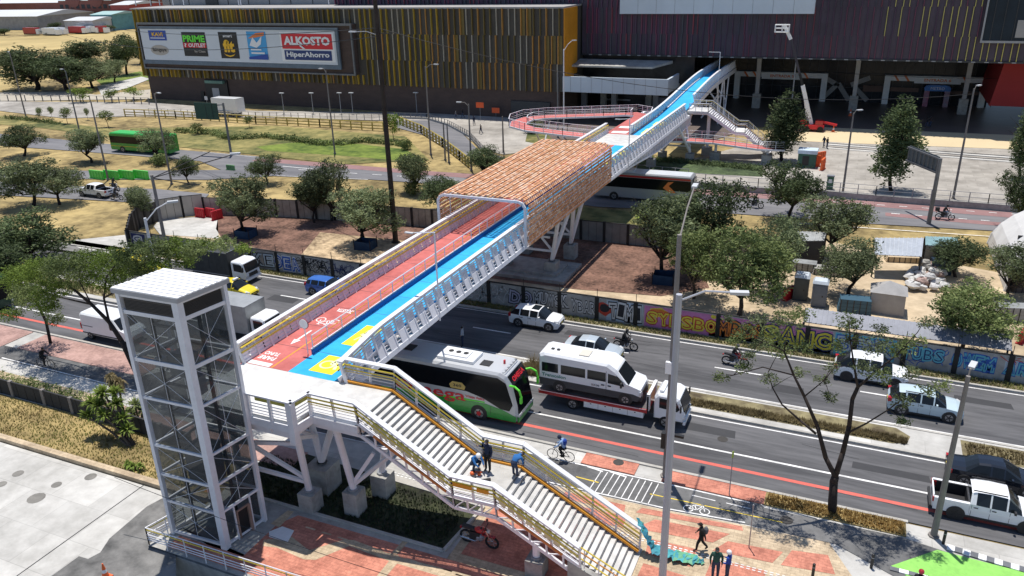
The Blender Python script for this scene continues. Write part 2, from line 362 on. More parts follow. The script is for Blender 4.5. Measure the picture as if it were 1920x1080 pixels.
g = MB(); g.beam((-31.2, 28.2, .1), (-16.9, 28.2, .1), .18, .16, kerb_m); g.beam((-16.9, 28.2, .1), (-16.5, 32.2, .1), .18, .16, kerb_m); g.beam((-24, 32.75, .08), (-16.5, 32.4, .08), .5, .06, kerb_m)
struct(g, 'bed_kerb')
# tactile strip lines on the near pavement
mk = MB()
for j in range(2):
    for i in range(90):
        x = -24+i*.28; y = 33.0-.004*i+j*.16
        mk.face([(x, y, .064), (x+.16, y, .064), (x+.16, y+.07, .064), (x, y+.07, .064)], road_white)
struct(mk, 'tactile_paving')

# lawn, concrete lot, its kerb at the left
struct(sheet(-200, -31.2, 27.2, 31.0, .04, dry_grass), 'lawn')
g = MB(); g.face([(-200, -50, .0), (-33.4, -50, 0), (-33.4, 22.9, 0), (-33.2, 22.9, 0), (-33.2, 24.6, 0), (-31.2, 24.6, 0), (-31.2, 26.7, 0), (-200, 26.7, 0)], light_concrete); struct(g, 'parking_lot')
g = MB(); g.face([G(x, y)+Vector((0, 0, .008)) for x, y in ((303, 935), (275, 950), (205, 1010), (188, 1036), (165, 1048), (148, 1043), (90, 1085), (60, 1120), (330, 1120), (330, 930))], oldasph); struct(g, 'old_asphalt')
g = MB(); g.beam((-200, 26.9, .1), (-31.5, 27.0, .1), .42, .3, cream); struct(g, 'lot_kerb')
g = MB(); g.beam((-36.1, 26.7, .004), (-36.15, 5, .004), .06, .012, dark_m); struct(g, 'lot_joint')
g = MB()
for cx, cy, r_ in ((264/4, 935, 3), (34, 888, .33), (106, 909, .3), (68, 934, .5), (170, 894, .35), (3, 908, .3)):
    if r_ > 2: continue
    c = G(cx, cy); g.face([(c.x+r_*math.cos(t*.5236), c.y+r_*math.sin(t*.5236), .012) for t in range(12)], M('stain', (.2, .19, .17), .9, 0, .2, 3))
struct(g, 'manhole_stains')

# green painted corner with checkered border
g = MB(); g.face([G(x, y)+Vector((0, 0, .075)) for x, y in ((1670, 1063), (1757, 1033), (1930, 1078), (1930, 1130), (1740, 1130), (1690, 1072))], green_paint); struct(g, 'green_paving')
g = MB(); a = G(1775, 1028); b = G(1990, 1092)
for i in range(14):
    p = a.lerp(b, i/14); q = a.lerp(b, (i+1)/14); d = (b-a).normalized(); n = Vector((-d.y, d.x, 0))*.2
    g.hexa([(p+n*s).to_tuple()[:2]+(.06,) for s in (-1,)]+[(q-n).to_tuple()[:2]+(.06,), (q+n).to_tuple()[:2]+(.06,), (p+n).to_tuple()[:2]+(.06,)],
           [(p-n).to_tuple()[:2]+(.12,), (q-n).to_tuple()[:2]+(.12,), (q+n).to_tuple()[:2]+(.12,), (p+n).to_tuple()[:2]+(.12,)], white_paint if i % 2 == 0 else steel_grey)
a = G(1668, 1068); b = G(1830, 1110)
for i in range(9):
    p = a.lerp(b, i/9); q = a.lerp(b, (i+1)/9); d = (b-a).normalized(); n = Vector((-d.y, d.x, 0))*.14
    g.hexa([(p-n).to_tuple()[:2]+(.06,), (q-n).to_tuple()[:2]+(.06,), (q+n).to_tuple()[:2]+(.06,), (p+n).to_tuple()[:2]+(.06,)],
           [(p-n).to_tuple()[:2]+(.12,), (q-n).to_tuple()[:2]+(.12,), (q+n).to_tuple()[:2]+(.12,), (p+n).to_tuple()[:2]+(.12,)], white_paint if i % 2 else steel_grey)
struct(g, 'checkered_border')

# ---- beyond the graffiti wall ----
struct(sheet(-72, 60, 58.45, 76.5, .02, sand), 'yard_sand')
def pxsheet(pts, z, m, name): return struct(polyG(pts, z, m), name)
pxsheet([(410, 402), (560, 404), (812, 428), (790, 455), (600, 436), (565, 478), (640, 500), (478, 465), (418, 450), (405, 430)], .05, mulch, 'red_mulch_ground')
pxsheet([(600, 436), (812, 428), (870, 450), (800, 505), (640, 500), (565, 478)], .045, straw, 'straw_ground')
pxsheet([(880, 436), (1215, 444), (1300, 470), (1330, 540), (1240, 556), (1080, 543), (900, 520), (840, 480)], .05, mulch, 'dark_mulch_ground')
pxsheet([(300, 412), (408, 405), (410, 448), (300, 440), (288, 425)], .05, light_concrete, 'concrete_apron')
pxsheet([(122, 452), (243, 440), (246, 470), (214, 477), (150, 466)], .03, light_concrete, 'gate_apron')
pxsheet([(-500, 402), (-60, 405), (0, 425), (122, 448), (150, 466), (217, 477), (250, 481), (250, 488), (0, 455), (-500, 380)], .02, oldasph, 'side_lane')
pxsheet([(1330, 470), (1480, 440), (1920, 520), (1920, 640), (1330, 560)], .035, sand, 'yard_track')
# far roads
pxsheet([(-400, 232), (0, 251), (87, 259), (205, 270), (325, 280), (480, 293), (530, 300), (817, 322), (1100, 339), (1640, 372), (1890, 394), (2300, 425), (2300, 465), (1850, 432), (1640, 420), (1300, 395), (1120, 388), (815, 345), (685, 336), (512, 330), (375, 302), (205, 288), (0, 273), (-400, 250)], .02, asphalt_far, 'busway_road')
pxsheet([(375, 302), (512, 330), (390, 337), (290, 337), (0, 334), (-300, 330), (-300, 312), (0, 318), (170, 320.5), (415, 319)], .03, asphalt_far, 'slip_road')
pxsheet([(-400, 310), (0, 341), (150, 349), (295, 355), (392, 364), (385, 372), (305, 383), (205, 377), (0, 366), (-400, 345)], .04, asphalt_far, 'inner_road')
mk = MB()
def pline(pts, wd, m, z=.045):
    for (a, b) in zip(pts[:-1], pts[1:]):
        A = G(*a); B = G(*b); d = (B-A).normalized(); n = Vector((-d.y, d.x, 0))*wd/2
        mk.face([(p.x, p.y, z) for p in (A-n, B-n, B+n, A+n)], m)
pale_red = M('pale_red_lane', (.27, .155, .15), .95, 0, .12, 1)
pline([(480, 299), (817, 326), (1100, 345), (1640, 383), (1900, 404)], 2.2, pale_red, .03)
pline([(1660, 402), (1900, 423)], 1.4, pale_red, .032)
for i in range(11):
    a = (1545+i*42, 391+i*3.2); pline([a, (a[0]+16, a[1]+1.2)], .18, road_white)
    a = (560+i*46, 318.5+i*3.0); pline([a, (a[0]+18, a[1]+1.2)], .18, road_white)
    a = (1560+i*42, 378.5+i*2.9); pline([a, (a[0]+15, a[1]+1.1)], .15, road_white)
pline([(530, 312), (600, 318.5)], .2, road_white); pline([(520, 330), (690, 337)], .15, road_white); pline([(380, 285), (500, 297)], .12, road_white)
pline([(1480, 418), (1860, 444)], .15, road_white)
struct(mk, 'busway_markings')
pxsheet([(870, 358), (1120, 392), (1260, 400), (1240, 440), (900, 420), (830, 400)], .015, green_grass, 'shaded_lawn')
pxsheet([(1200, 382), (1300, 398), (1250, 412), (1190, 410)], .03, lush, 'bright_lawn')
pxsheet([(480, 275), (600, 262), (760, 280), (800, 305), (640, 292), (500, 283)], .015, lush, 'green_patch')
pxsheet([(245, 240), (520, 236), (760, 256), (805, 300), (640, 308), (480, 290), (330, 275), (240, 262)], .01, green_grass, 'service_lawn')
pxsheet([(-100, 205), (70, 225), (240, 245), (240, 262), (80, 240), (-100, 225)], .01, green_grass, 'left_lawn')
pxsheet([(740, 226), (815, 226), (862, 246), (905, 290), (860, 296), (845, 283), (800, 255), (745, 240)], .05, asphalt_far, 'curved_service_road')
pxsheet([(-100, 185), (0, 190), (280, 192), (480, 208), (815, 212), (890, 222), (815, 227), (740, 227), (480, 220), (240, 218), (120, 222), (0, 208), (-100, 205)], .03, plaza_m, 'mall_service_lane')
pxsheet([(820, 212), (1050, 216), (1010, 228), (1010, 282), (945, 290), (905, 282), (862, 246), (815, 228)], .04, plaza_m, 'corner_plaza')
mk = MB()
for a in ((812, 262), (828, 267), (842, 276)): pline([a, (a[0]+14, a[1]+9)], .25, road_white, .07)
struct(mk, 'service_road_arrows')
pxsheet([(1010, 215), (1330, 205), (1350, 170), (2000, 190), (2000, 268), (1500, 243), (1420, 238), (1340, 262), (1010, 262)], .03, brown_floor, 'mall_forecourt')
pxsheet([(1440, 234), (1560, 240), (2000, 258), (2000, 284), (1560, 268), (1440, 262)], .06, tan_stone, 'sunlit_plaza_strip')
pxsheet([(1290, 300), (1440, 262), (1560, 268), (2000, 284), (2000, 400), (1890, 388), (1640, 368), (1420, 352), (1290, 340)], .03, plaza_m, 'lower_plaza')
g = MB(); a = G(1550, 271); b = G(1990, 303)
for i in range(4):
    d = Vector((0, -i*.9, 0)); g.beam(a+d+Vector((0, 0, .32-.1*i)), b+d+Vector((0, 0, .32-.1*i)), .9, .14, plaza_m if i % 2 == 0 else light_concrete)
    g.beam(a+d+Vector((0, -.47, .2-.1*i)), b+d+Vector((0, -.47, .2-.1*i)), .06, .2, dark_m)
struct(g, 'plaza_steps')
pxsheet([(1210, 295), (1430, 310), (1430, 332), (1290, 325), (1190, 318)], .05, M('hedge_ground', (.03, .05, .02), 1, 0, .4, 2, c2=(.07, .10, .04), bump=.8), 'ivy_bed')
pxsheet([(1150, 322), (1300, 335), (1300, 352), (1130, 345)], .045, plaza_m, 'bus_stop_platform')
pxsheet([(990, 245), (1015, 235), (1035, 262), (1060, 268), (1050, 278), (985, 266)], .07, green_grass, 'corner_planting')
# far left: fields, track
field = M('tan_field', (.36, .27, .11), 1, 0, .15, .05, c2=(.46, .35, .15))
pxsheet([(-200, 80), (0, 72), (120, 66), (250, 55), (262, 66), (255, 84), (120, 92), (0, 100), (-200, 110)], .05, field, 'tan_field_ground')
pxsheet([(-100, 125), (20, 130), (40, 168), (0, 172), (-100, 170)], .05, field, 'dry_field_ground')
pxsheet([(180, 150), (262, 134), (285, 140), (280, 152), (240, 150), (195, 162)], .05, lush, 'far_green_lawn')
pxsheet([(182, 162), (265, 144), (282, 148), (240, 165), (190, 178)], .06, light_concrete, 'bare_track')
pxsheet([(-100, 175), (130, 172), (180, 178), (282, 168), (282, 186), (130, 188), (0, 190), (-100, 186)], .055, M('pale_ground', (.42, .38, .31), 1, 0, .1, .3), 'pale_ground')
# ================= SHOPPING MALL =================
def onY(px, py, Y):
    d = lv2w(ray0(px, py)); t = Y/d.y; return _v(d.x*t, Y, CH+d.z*t)
def fin_mats(pre, cs): return [M(pre+'_%d' % i, c, .5, 0, .1, 2) for i, c in enumerate(cs)]
brick = M('brown_brick', (.085, .058, .048), .9, 0, .15, 2.5, stretch=(1, 1, 3))
panel_dk = M('panel_grey', (.075, .066, .055), .7, 0, .15, .6)
panel_pur = M('panel_purple', (.058, .044, .066), .6, 0, .2, .5)
gold = fin_mats('fin_gold', [(.52, .33, .03), (.38, .26, .03), (.17, .12, .03), (.42, .38, .30), (.46, .23, .05)])
pinkf = fin_mats('fin_pink', [(.15, .03, .07), (.07, .03, .07), (.20, .03, .05), (.05, .055, .075)])
yellf = fin_mats('fin_yellow', [(.5, .45, .12), (.25, .03, .12)])
orange_wall = M('orange_wall', (.62, .25, .01), .7, 0, .1, 1)
metal_clad = M('metal_clad', (.55, .62, .68), .45, 0, .06, .3)
dkglass = M('dark_glass', (.012, .015, .02), .18, 0, .4, .3, c2=(.03, .032, .035), spec=.25)
frame_dk = M('frame_dark', (.03, .034, .04), .5, 0, .1, 1)
roof_grey = M('roof_grey', (.33, .32, .31), .9, 0, .12, .3)

mw = thing('shopping_mall', 'long low brown mall wing with gold vertical fins and a white shop billboard', 'shopping mall', (-105, 141, 0))
off = (-105, 141, 0)
FY = 141.0
mb = MB(); mb.box(-156, -52.6, 141.7, 200, -.2, 5.3, brick)
mb.box(-157, -51.8, 141.6, 205, 5.31, 20.0, panel_dk); mb.build('wall', mw, off)
mb = MB(); mb.box(-157.2, -51.7, 141.3, 205.2, 20.0, 20.3, roof_grey); mb.build('roof', mw, off)
mb = MB(); mb.box(-51.79, -51.6, 141.5, 148.5, 8.0, 20.0, orange_wall); mb.box(-51.79, -51.6, 141.5, 146.5, 5.4, 8.0, orange_wall); mb.build('orange_end_wall', mw, off)
mb = MB(); r_ = random.Random(3)
n = 84; W = (157-52)/n
bx0 = onY(255, 40, 140).x; bx1 = onY(668, 90, 140).x
for i in range(n):
    for t, (z0, z1) in enumerate(((5.3, 10.3), (10.3, 15.3), (15.3, 20.1))):
        x = -156.8+i*W+(.0, .22, .44)[t]
        f = i/n
        k = r_.random()
        m = gold[0] if k < .32 else gold[1] if k < .55 else gold[2] if k < .75 else gold[3] if k < .87 else gold[4]
        if f > .75: m = gold[4] if k < .5 else gold[2] if k < .8 else gold[3]
        if z0 > 5.4 and bx0 < x < bx1+.3 and z1 < 17: continue
        zz0, zz1 = z0, z1
        if bx0 < x < bx1+.3:
            if t == 0: zz1 = 7.2
            if t == 2: zz0 = 17.3
        d = .55 if k < .7 else .35
        mb.box(x, x+.13, 141.6-d, 141.598, zz0, zz1, m)
        if k < (.45 if f < .35 else .12): mb.box(x+.13, x+W*.62, 141.45, 141.597, zz0, zz1, gold[2])
mb.build('facade_fins', mw, off)
mb = MB(); mb.box(-138.5, -132.0, 141.3, 141.72, .3, 5.0, black_m); mb.box(-137.8, -132.6, 140.6, 141.3, 4.3, 4.9, M('shop_green', (.12, .22, .17), .6)); mb.box(-136.5, -134.5, 141.2, 141.29, .3, 3.2, galv); mb.build('loading_door', mw, off)
mb = MB(); mb.box(-62.5, -54.5, 141.3, 141.72, 0, 3.3, frame_dk); mb.build('garage_door', mw, off)
mb = MB(); mb.box(-140.3, -139.3, 141.4, 141.72, 0, 2.2, black_m); mb.build('door', mw, off)

# billboard
bd = thing('billboard', 'wide white billboard carrying five shop signs in a dark frame', 'billboard', ((bx0+bx1)/2, 141, 12)); boff = tuple(bd.location)
mb = MB()
a = onY(256, 40, 140.2); b = onY(668, 138, 140.2)
mb.box(a.x, b.x, 140.3, 141.5, 7.3, 17.2, brick)
for (x0, x1, z0, z1) in ((a.x, b.x, 16.9, 17.3), (a.x, b.x, 7.2, 7.5), (b.x-.35, b.x, 7.5, 16.9), (a.x, a.x+.3, 7.5, 16.9)): mb.box(x0, x1, 139.9, 140.29, z0, z1, steel_grey)
mb.build('frame', bd, boff)
c0 = onY(262, 54, 139.6); c1 = onY(634, 122, 139.6); PZ0, PZ1 = c1.z, c0.z
mb = MB(); mb.box(c0.x, c1.x, 139.55, 140.29, PZ0, PZ1, M('billboard_white', (.62, .66, .70), .5, 0, .03, .3)); mb.build('panel', bd, boff)
mb = MB(); mb.box(c0.x-.5, c1.x+.7, 139.5, 139.9, PZ0-.9, PZ0-.05, M('frame_blue_grey', (.12, .16, .20), .6)); mb.box(c1.x+.05, c1.x+.7, 139.45, 139.9, PZ0-.05, PZ1+.5, M('frame_blue_grey', (0, 0, 0))); mb.box(c0.x-.3, c1.x+.05, 139.45, 139.9, PZ1+.02, PZ1+.5, M('frame_blue_grey', (0, 0, 0))); mb.build('panel_edge', bd, boff)
SY = 139.5
def sgn(name, p0, p1, items, lab, m, rounded=False):
    a = onY(p0[0], p0[1], SY); b = onY(p1[0], p1[1], SY); w_, h_ = b.x-a.x, a.z-b.z
    mb = MB()
    if rounded: pts = [((a.x+b.x)/2+w_/2*math.cos(t*.3142), SY, (a.z+b.z)/2+h_/2*math.sin(t*.3142)) for t in range(20)]
    else: pts = [(a.x, SY, b.z), (b.x, SY, b.z), (b.x, SY, a.z), (a.x, SY, a.z)]
    mb.face(pts, m); y = SY
    for it in items:
        y -= .03
        if it[0] == 'r':
            _, x0, z0, x1, z1, mm = it
            mb.face([(a.x+w_*x0, y, b.z+h_*z0), (a.x+w_*x1, y, b.z+h_*z0), (a.x+w_*x1, y, b.z+h_*z1), (a.x+w_*x0, y, b.z+h_*z1)], mm)
        elif it[0] == 'p':
            mb.face([(a.x+w_*q[0], y, b.z+h_*q[1]) for q in it[1]], it[2])
        else:
            _, tx, cx, cz, ww, hh, mm = it[:7]
            t = text_mesh(tx, 1, mm, offset=it[7] if len(it) > 7 else .015); fit(t, w_*ww, h_*hh)
            mb.add(t, Matrix.Translation((a.x+w_*cx, y, b.z+h_*cz)) @ Matrix.Rotation(R(90), 4, 'X'))
    o = mb.build(name, bd, boff); o['label'] = lab
s_w = M('sign_white', (.8, .8, .8), .5, 0, 0); s_k = M('sign_black', (.012, .012, .014), .5, 0, 0); s_r = M('sign_red', (.65, .02, .03), .5, 0, 0)
s_g = M('sign_green', (.14, .75, .05), .5, 0, 0); s_b = M('sign_navy', (.015, .04, .16), .5, 0, 0); s_y = M('sign_gold', (.85, .48, .02), .5, 0, 0)
s_c = M('sign_cyan', (.06, .35, .68), .5, 0, 0); s_be = M('sign_beige', (.42, .38, .33), .5, 0, 0); s_o = M('sign_orange', (.75, .2, .05), .5, 0, 0)
s_db = M('sign_blue', (.02, .07, .35), .5, 0, 0)
sgn('shop_sign', (277, 57), (313, 76), [('t', 'KAVI', .5, .62, .62, .42, s_y, .03), ('r', .08, .2, .92, .28, s_w)], 'small blue sign with gold letters', s_db)
sgn('shop_sign', (281, 84), (318, 104), [('t', 'falogaya', .5, .5, .78, .45, s_k, .02)], 'beige oval sign with dark letters', s_be, True)
sgn('shop_sign', (339, 60), (391, 106), [('r', .02, .36, .98, .56, s_r), ('t', 'PRIME', .5, .73, .92, .28, s_g, .04), ('t', 'OUTLET', .6, .46, .72, .16, s_w, .03), ('t', '?', .12, .46, .1, .16, s_w, .03), ('t', 'by Class', .7, .2, .45, .14, s_be)], 'black sign PRIME OUTLET in green and white on red', s_k)
sgn('shop_sign', (408, 60), (450, 110), [('t', 'smart', .5, .86, .5, .11, s_w, .02), ('t', 'fit', .5, .47, .62, .48, s_y, .05), ('p', [(.18, .2), (.3, .1), (.5, .06), (.7, .1), (.82, .2), (.72, .15), (.5, .11), (.28, .15)], s_y)], 'black smart fit sign in gold letters', s_k)
sgn('shop_sign', (461, 59), (504, 112), [('p', [(.05, .75), (.5, .95), (.95, .98), (.9, .85), (.4, .78)], s_o), ('p', [(.1, .5), (.3, .8), (.5, .6), (.8, .85), (.7, .55), (.45, .42)], s_w), ('r', .15, .2, .85, .26, s_w), ('r', .15, .33, .7, .38, s_w), ('p', [(0, 0), (1, 0), (1, .2), (0, .08)], s_db)], 'sky blue sign with white swirl', s_c)
sgn('shop_sign', (523, 60), (630, 117), [('r', .03, .43, .97, .95, s_r), ('r', .06, .05, .94, .38, s_b), ('t', 'ALKOSTO', .5, .71, .86, .3, s_w, .05), ('t', 'HiperAhorro', .5, .22, .80, .23, s_w, .03), ('p', [(.33, .6), (.37, .6), (.47, .44), (.42, .44)], s_w)], 'white sign ALKOSTO HiperAhorro on red and navy bands', s_w)

# tall purple wing
mt_ = thing('shopping_mall', 'tall dark purple mall block with pink fins raised on columns', 'shopping mall', (0, 160, 0)); off = (0, 160, 0)
WY = 151.0
xL = onY(628, 8, WY).x
mb = MB(); mb.box(-51.5, 90, WY, 210, 11.3, 34, panel_pur); mb.box(xL, -51.5, WY, 205, 20.35, 34, panel_pur); mb.build('wall', mt_, off)
mb = MB(); mb.box(-160, xL-.02, WY+3, 200, 20.35, 30, roof_grey)
xx = onY(285, 10, WY+3).x
for i in range(9): mb.box(xx+i*6, xx+i*6+.12, WY+2.9, WY+2.99, 20.4, 30, dark_m)
mb.build('grey_rooftop_wall', mt_, off)
for p in (255, 283, 300, 325, 345, 448, 452, 617):
    mb = MB(); q = onY(p, 10, WY+1); mb.tube((q.x, WY+1, 20.3), (q.x, WY+1, 27), .12, white_steel); mb.build('rooftop_post', mt_, off)
mb = MB(); a = onY(385, 0, WY+2.8); b = onY(410, 14, WY+2.8); mb.box(a.x, b.x, WY+2.7, WY+2.89, 20.4, 27, frame_dk); mb.build('rooftop_window', mt_, off)
mb = MB(); r_ = random.Random(5); x = xL; i = 0
mx0 = onY(1162, 20, 149.4).x; mx1 = onY(1527, 20, 149.4).x; mz = onY(1340, 26, 149.4).z
while x < 60:
    i += 1; zl = 20.4 if x < -51.4 else 11.3
    hh = [zl, 15, 19.6, 24, 34] if zl < 20 else [zl, 24, 34]
    for t in range(len(hh)-1):
        k = r_.random(); f = (x+50)/75
        if x > -8 and k < max(.0, min(.85, (x+2)/22)): m = yellf[0]
        else: m = pinkf[0] if k > .62 else pinkf[1] if k > .3 else pinkf[2] if (k > .18) else pinkf[3]
        xx = x+.13*((t+i) % 2)
        wd = .10 if x > -30 else .2
        mb.box(xx, xx+wd, WY-.3, WY-.004, hh[t], hh[t+1], m)
        if k > .7 and x < -20: mb.box(xx+.25, xx+.6, WY-.06, WY-.003, hh[t], hh[t+1], pinkf[1])
    x += 1.03 if x > -30 else .95
mb.build('facade_fins', mt_, off)
mb = MB(); mb.box(mx0, mx1, 149.4, WY-.31, mz, 34, metal_clad)
for i in range(9): 
    x = mx0+(mx1-mx0)*(i+1)/10; mb.box(x, x+.05, 149.37, 149.399, mz+.05, 34, galv)
mb.build('metal_clad_box', mt_, off)
mb = MB(); a = onY(1841, 76, 150.2); dkb = M('corner_glass', (.012, .022, .035), .3, 0, .3, .4, spec=.2); mb.box(a.x, 60, 150.2, WY-.31, a.z, 34, dkb); mb.box(a.x-.25, 60, 150.0, 150.19, a.z-.35, a.z, galv); mb.box(a.x-.25, a.x, 150, 150.19, a.z, 34, galv)
for i in range(7): mb.box(a.x+1.5*i+1, a.x+1.5*i+1.1, 150.1, 150.19, a.z, 34, frame_dk)
b = onY(1905, 58, 150); mb.box(b.x, b.x+4, 149.9, 150.1, b.z-1, b.z+1.6, roof_grey)
mb.build('corner_window', mt_, off)
mb = MB(); mb.box(-51.5, 90, WY-.2, 210, 11.0, 11.28, frame_dk); 
for i in range(46): mb.box(-50+i*1.9, -49.4+i*1.9, WY-.34, WY-.21, 11.05, 11.2, galv)
mb.build('soffit', mt_, off)
mb = MB(); mb.box(-51.5, 21, 176.5, 177, 0, 11, dkglass); mb.build('glass_wall', mt_, off)
mb = MB()
for i in range(42): x = -50+i*1.75; mb.box(x, x+.08, 176.35, 176.49, 0, 11, frame_dk)
for z in (2.8, 5.6, 8.2): mb.box(-51, 21, 176.36, 176.48, z, z+.1, frame_dk)
sh = M('display_white', (.28, .27, .26), .5, 0, .2, .5); sh2 = M('display_brown', (.12, .06, .04), .5, 0, .3, .5)
for cx in (-4.5,):
    for a_, b_ in (((-4, .3), (-1.2, 3.6)), ((1.2, .3), (-1.2, 3.6)), ((1.2, 3.4), (4.6, 4.9)), ((-1.5, 3.4), (-4.5, 5)), ((2, 2.9), (4.6, .4))):
        mb.beam((cx+a_[0], 176.3, a_[1]), (cx+b_[0], 176.3, b_[1]), .06, .9, sh, up=(0, 0, 1))
mb.box(-1, 3, 176.2, 176.3, 2.2, 3.4, sh2); mb.box(4, 9, 176.2, 176.3, 2.4, 3.2, sh2); mb.box(14.5, 20.5, 176.2, 176.3, 2.2, 2.8, sh2)
mb.build('shopfront_frames', mt_, off)
col_m = M('column_white', (.50, .48, .46), .7, 0, .08, 1)
for px in (1417, 1598, 1802):
    c = G(px, 214 if px > 1700 else 207 if px > 1500 else 202); mb = MB(); mb.box(c.x-.75, c.x+.75, c.y-.6, c.y+.6, 0, 2.8, concrete); mb.hexa([(c.x-.35, c.y-.35, 2.8), (c.x+.35, c.y-.35, 2.8), (c.x+.35, c.y+.35, 2.8), (c.x-.35, c.y+.35, 2.8)], [(c.x-.4, c.y-1.0, 11), (c.x+.4, c.y-1.0, 11), (c.x+.4, c.y-.2, 11), (c.x-.4, c.y-.2, 11)], col_m); mb.build('column', mt_, off)
for px, sgn_ in ((1790, 1),):
    c = G(px, 190); mb = MB(); mb.box(c.x-.4, c.x+.4, c.y-.4, c.y+.4, 0, 11, col_m); mb.build('column', mt_, off)
for px0, px1 in ((1378, 1552), (1660, 1855)):
    a = onY(px0, 141, 175.5); b = onY(px1, 145, 175.5); mb = MB(); x0, x1 = a.x, b.x; zt = 5.6
    mb.box(x0, x0+1.1, 175.2, 176.3, 0, zt, white_paint); mb.box(x1-1.1, x1, 175.2, 176.3, 0, zt, white_paint); mb.box(x0+1.1, x1-1.1, 175.2, 176.3, zt-1.0, zt, white_paint)
    xm = x0+(x1-x0)*.52; mb.box(xm-4, xm+4, 175.0, 175.19, zt-1.35, zt-.15, white_paint)
    for k in (-5.2, -7, 4.8): mb.hexa([(xm+k, 175.05, zt-1), (xm+k+.4, 175.05, zt-1), (xm+k+.4, 175.19, zt-1), (xm+k, 175.19, zt-1)], [(xm+k-.7, 175.05, zt), (xm+k-.3, 175.05, zt), (xm+k-.3, 175.19, zt), (xm+k-.7, 175.19, zt)], s_o)
    t = fit(text_mesh('ENTRADA %s' % ('5' if px0 < 1500 else '6'), 1, s_o, offset=.03), 4.6, .55); mb.add(t, Matrix.Translation((xm, 174.97, zt-.7)) @ Matrix.Rotation(R(90), 4, 'X'))
    mb.build('entrance_portal', mt_, off)
mb = MB(); a = onY(1868, 150, 158); mb.hexa([(a.x-.3, 158, 3.2), (90, 158, 3.2), (90, 176, 3.2), (a.x-.3, 176, 3.2)], [(a.x+.8, 158, 10.99), (90, 158, 10.99), (90, 176, 10.99), (a.x+.8, 176, 10.99)], M('red_wall', (.32, .02, .02), .7, 0, .08, .6)); mb.build('red_wall', mt_, off)
# terrace between the wings
a = onY(1055, 143, 140.5); b = onY(1252, 176, 140.5)
mb = MB(); fz0, fz1 = 5.55, 8.3; mb.box(a.x, b.x, 140.5, 140.9, fz0, fz1, metal_clad); mb.box(b.x-.4, b.x, 140.9, 149, fz0+.3, fz1, metal_clad)
mb.box(a.x, b.x-.4, 140.9, 152, fz0, fz0+.5, concrete)
for i in range(9): x = a.x+2*i+1.5; mb.box(x, x+.04, 140.47, 140.499, fz0, fz1, galv)
mb.build('terrace', mt_, off)
mb = MB(); a = onY(1066, 122, 146); b = onY(1262, 112, 151); mb.hexa([(a.x, 145.5, 9.4), (b.x-2.5, 145.5, 9.4), (b.x, 150.8, 9.8), (a.x, 150.8, 9.8)], [(a.x, 145.5, 9.7), (b.x-2.5, 145.5, 9.7), (b.x, 150.8, 10.3), (a.x, 150.8, 10.3)], concrete); mb.build('canopy_slab', mt_, off)
mb = MB()
for px in (1094, 1130, 1150, 1215, 1228): c = G(px, 210); mb.box(c.x-.5, c.x+.5, c.y, c.y+1, 0, fz0, concrete if px in (1130, 1215) else galv)
mb.box(-51.5, -33, 156, 156.3, 0, 5.5, dkglass); mb.box(-51.5, -30, 152.2, 152.5, 5.6, 11, dkglass)
mb.box(-40, -34.5, 155.8, 155.99, 1.3, 2.7, M('display_grey', (.22, .22, .26), .6)); mb.box(-49, -43, 155.8, 155.99, 1.8, 2.1, galv)
mb.build('terrace_columns', mt_, off)

# inflatable arch
c = G(1752, 200); ia = MB(); blue_i = M('inflatable_blue', (.05, .2, .55), .4, 0, .1, 1)
ia.box(-2.2, -1.3, -.45, .45, 0, 3.0, M('inflatable_white', (.45, .5, .6), .5, 0, .3, 1.5, c2=(.3, .1, .15))); ia.box(1.3, 2.2, -.45, .45, 0, 3.0, M('inflatable_white', (0, 0, 0)))
ia.extr([(-2.2, 3.0), (2.2, 3.0), (2.3, 3.5), (2.0, 3.95), (1.2, 4.1), (-1.2, 4.1), (-2.0, 3.95), (-2.3, 3.5)], -.5, .5, blue_i)
ia.add(fit(text_mesh('METRO', 1, s_w), 2.4, .5), Matrix.Translation((0, -.52, 3.5)) @ Matrix.Rotation(R(90), 4, 'X'))
single(ia, 'inflatable_arch', 'blue inflatable arch standing in front of the right mall entrance', 'arch', tuple(c))
# ================= FOOTBRIDGE =================
def sx(y): return .009*max(0, y-45)
ZD = 6.8
XL, XR, XC = -31.35, -25.05, -28.1
white_panel = M('white_panel', (.74, .73, .76), .5, 0, .10, 1.5)
rail_gold = yellow_rail
br = thing('footbridge', 'white steel footbridge with red cycle lane and blue walkway crossing the avenue', 'footbridge', (-28, 60, 0)); off = (-28, 60, 0)
def bx(x, y): return x+sx(y)
def lin(a, b, n): return [a+(b-a)*i/n for i in range(n+1)]
Y0, Y1 = 31.3, 93.8
# deck slabs
def deckstrip(mb, xa, xb, ya, yb, z, th, m, n=6):
    ys = lin(ya, yb, n)
    for a, b in zip(ys[:-1], ys[1:]):
        za, zb = (z(a), z(b)) if callable(z) else (z, z)
        mb.hexa([(bx(xa, a), a, za-th), (bx(xb, a), a, za-th), (bx(xb, b), b, zb-th), (bx(xa, b), b, zb-th)], [(bx(xa, a), a, za), (bx(xb, a), a, za), (bx(xb, b), b, zb), (bx(xa, b), b, zb)], m)
mb = MB(); deckstrip(mb, XL-.1, XC+.0, Y0, Y1, ZD, .18, deck_red, 8)
for y in lin(36, 92, 28): mb.box(bx(XL, y), bx(XC-.12, y), y, y+.02, ZD+.001, ZD+.003, dark_m) if y > 58 else None
mb.build('red_cycle_lane', br, off)
mb = MB(); deckstrip(mb, XC+.001, XR+.1, Y0, Y1, ZD, .18, deck_blue, 8); mb.build('blue_walkway', br, off)
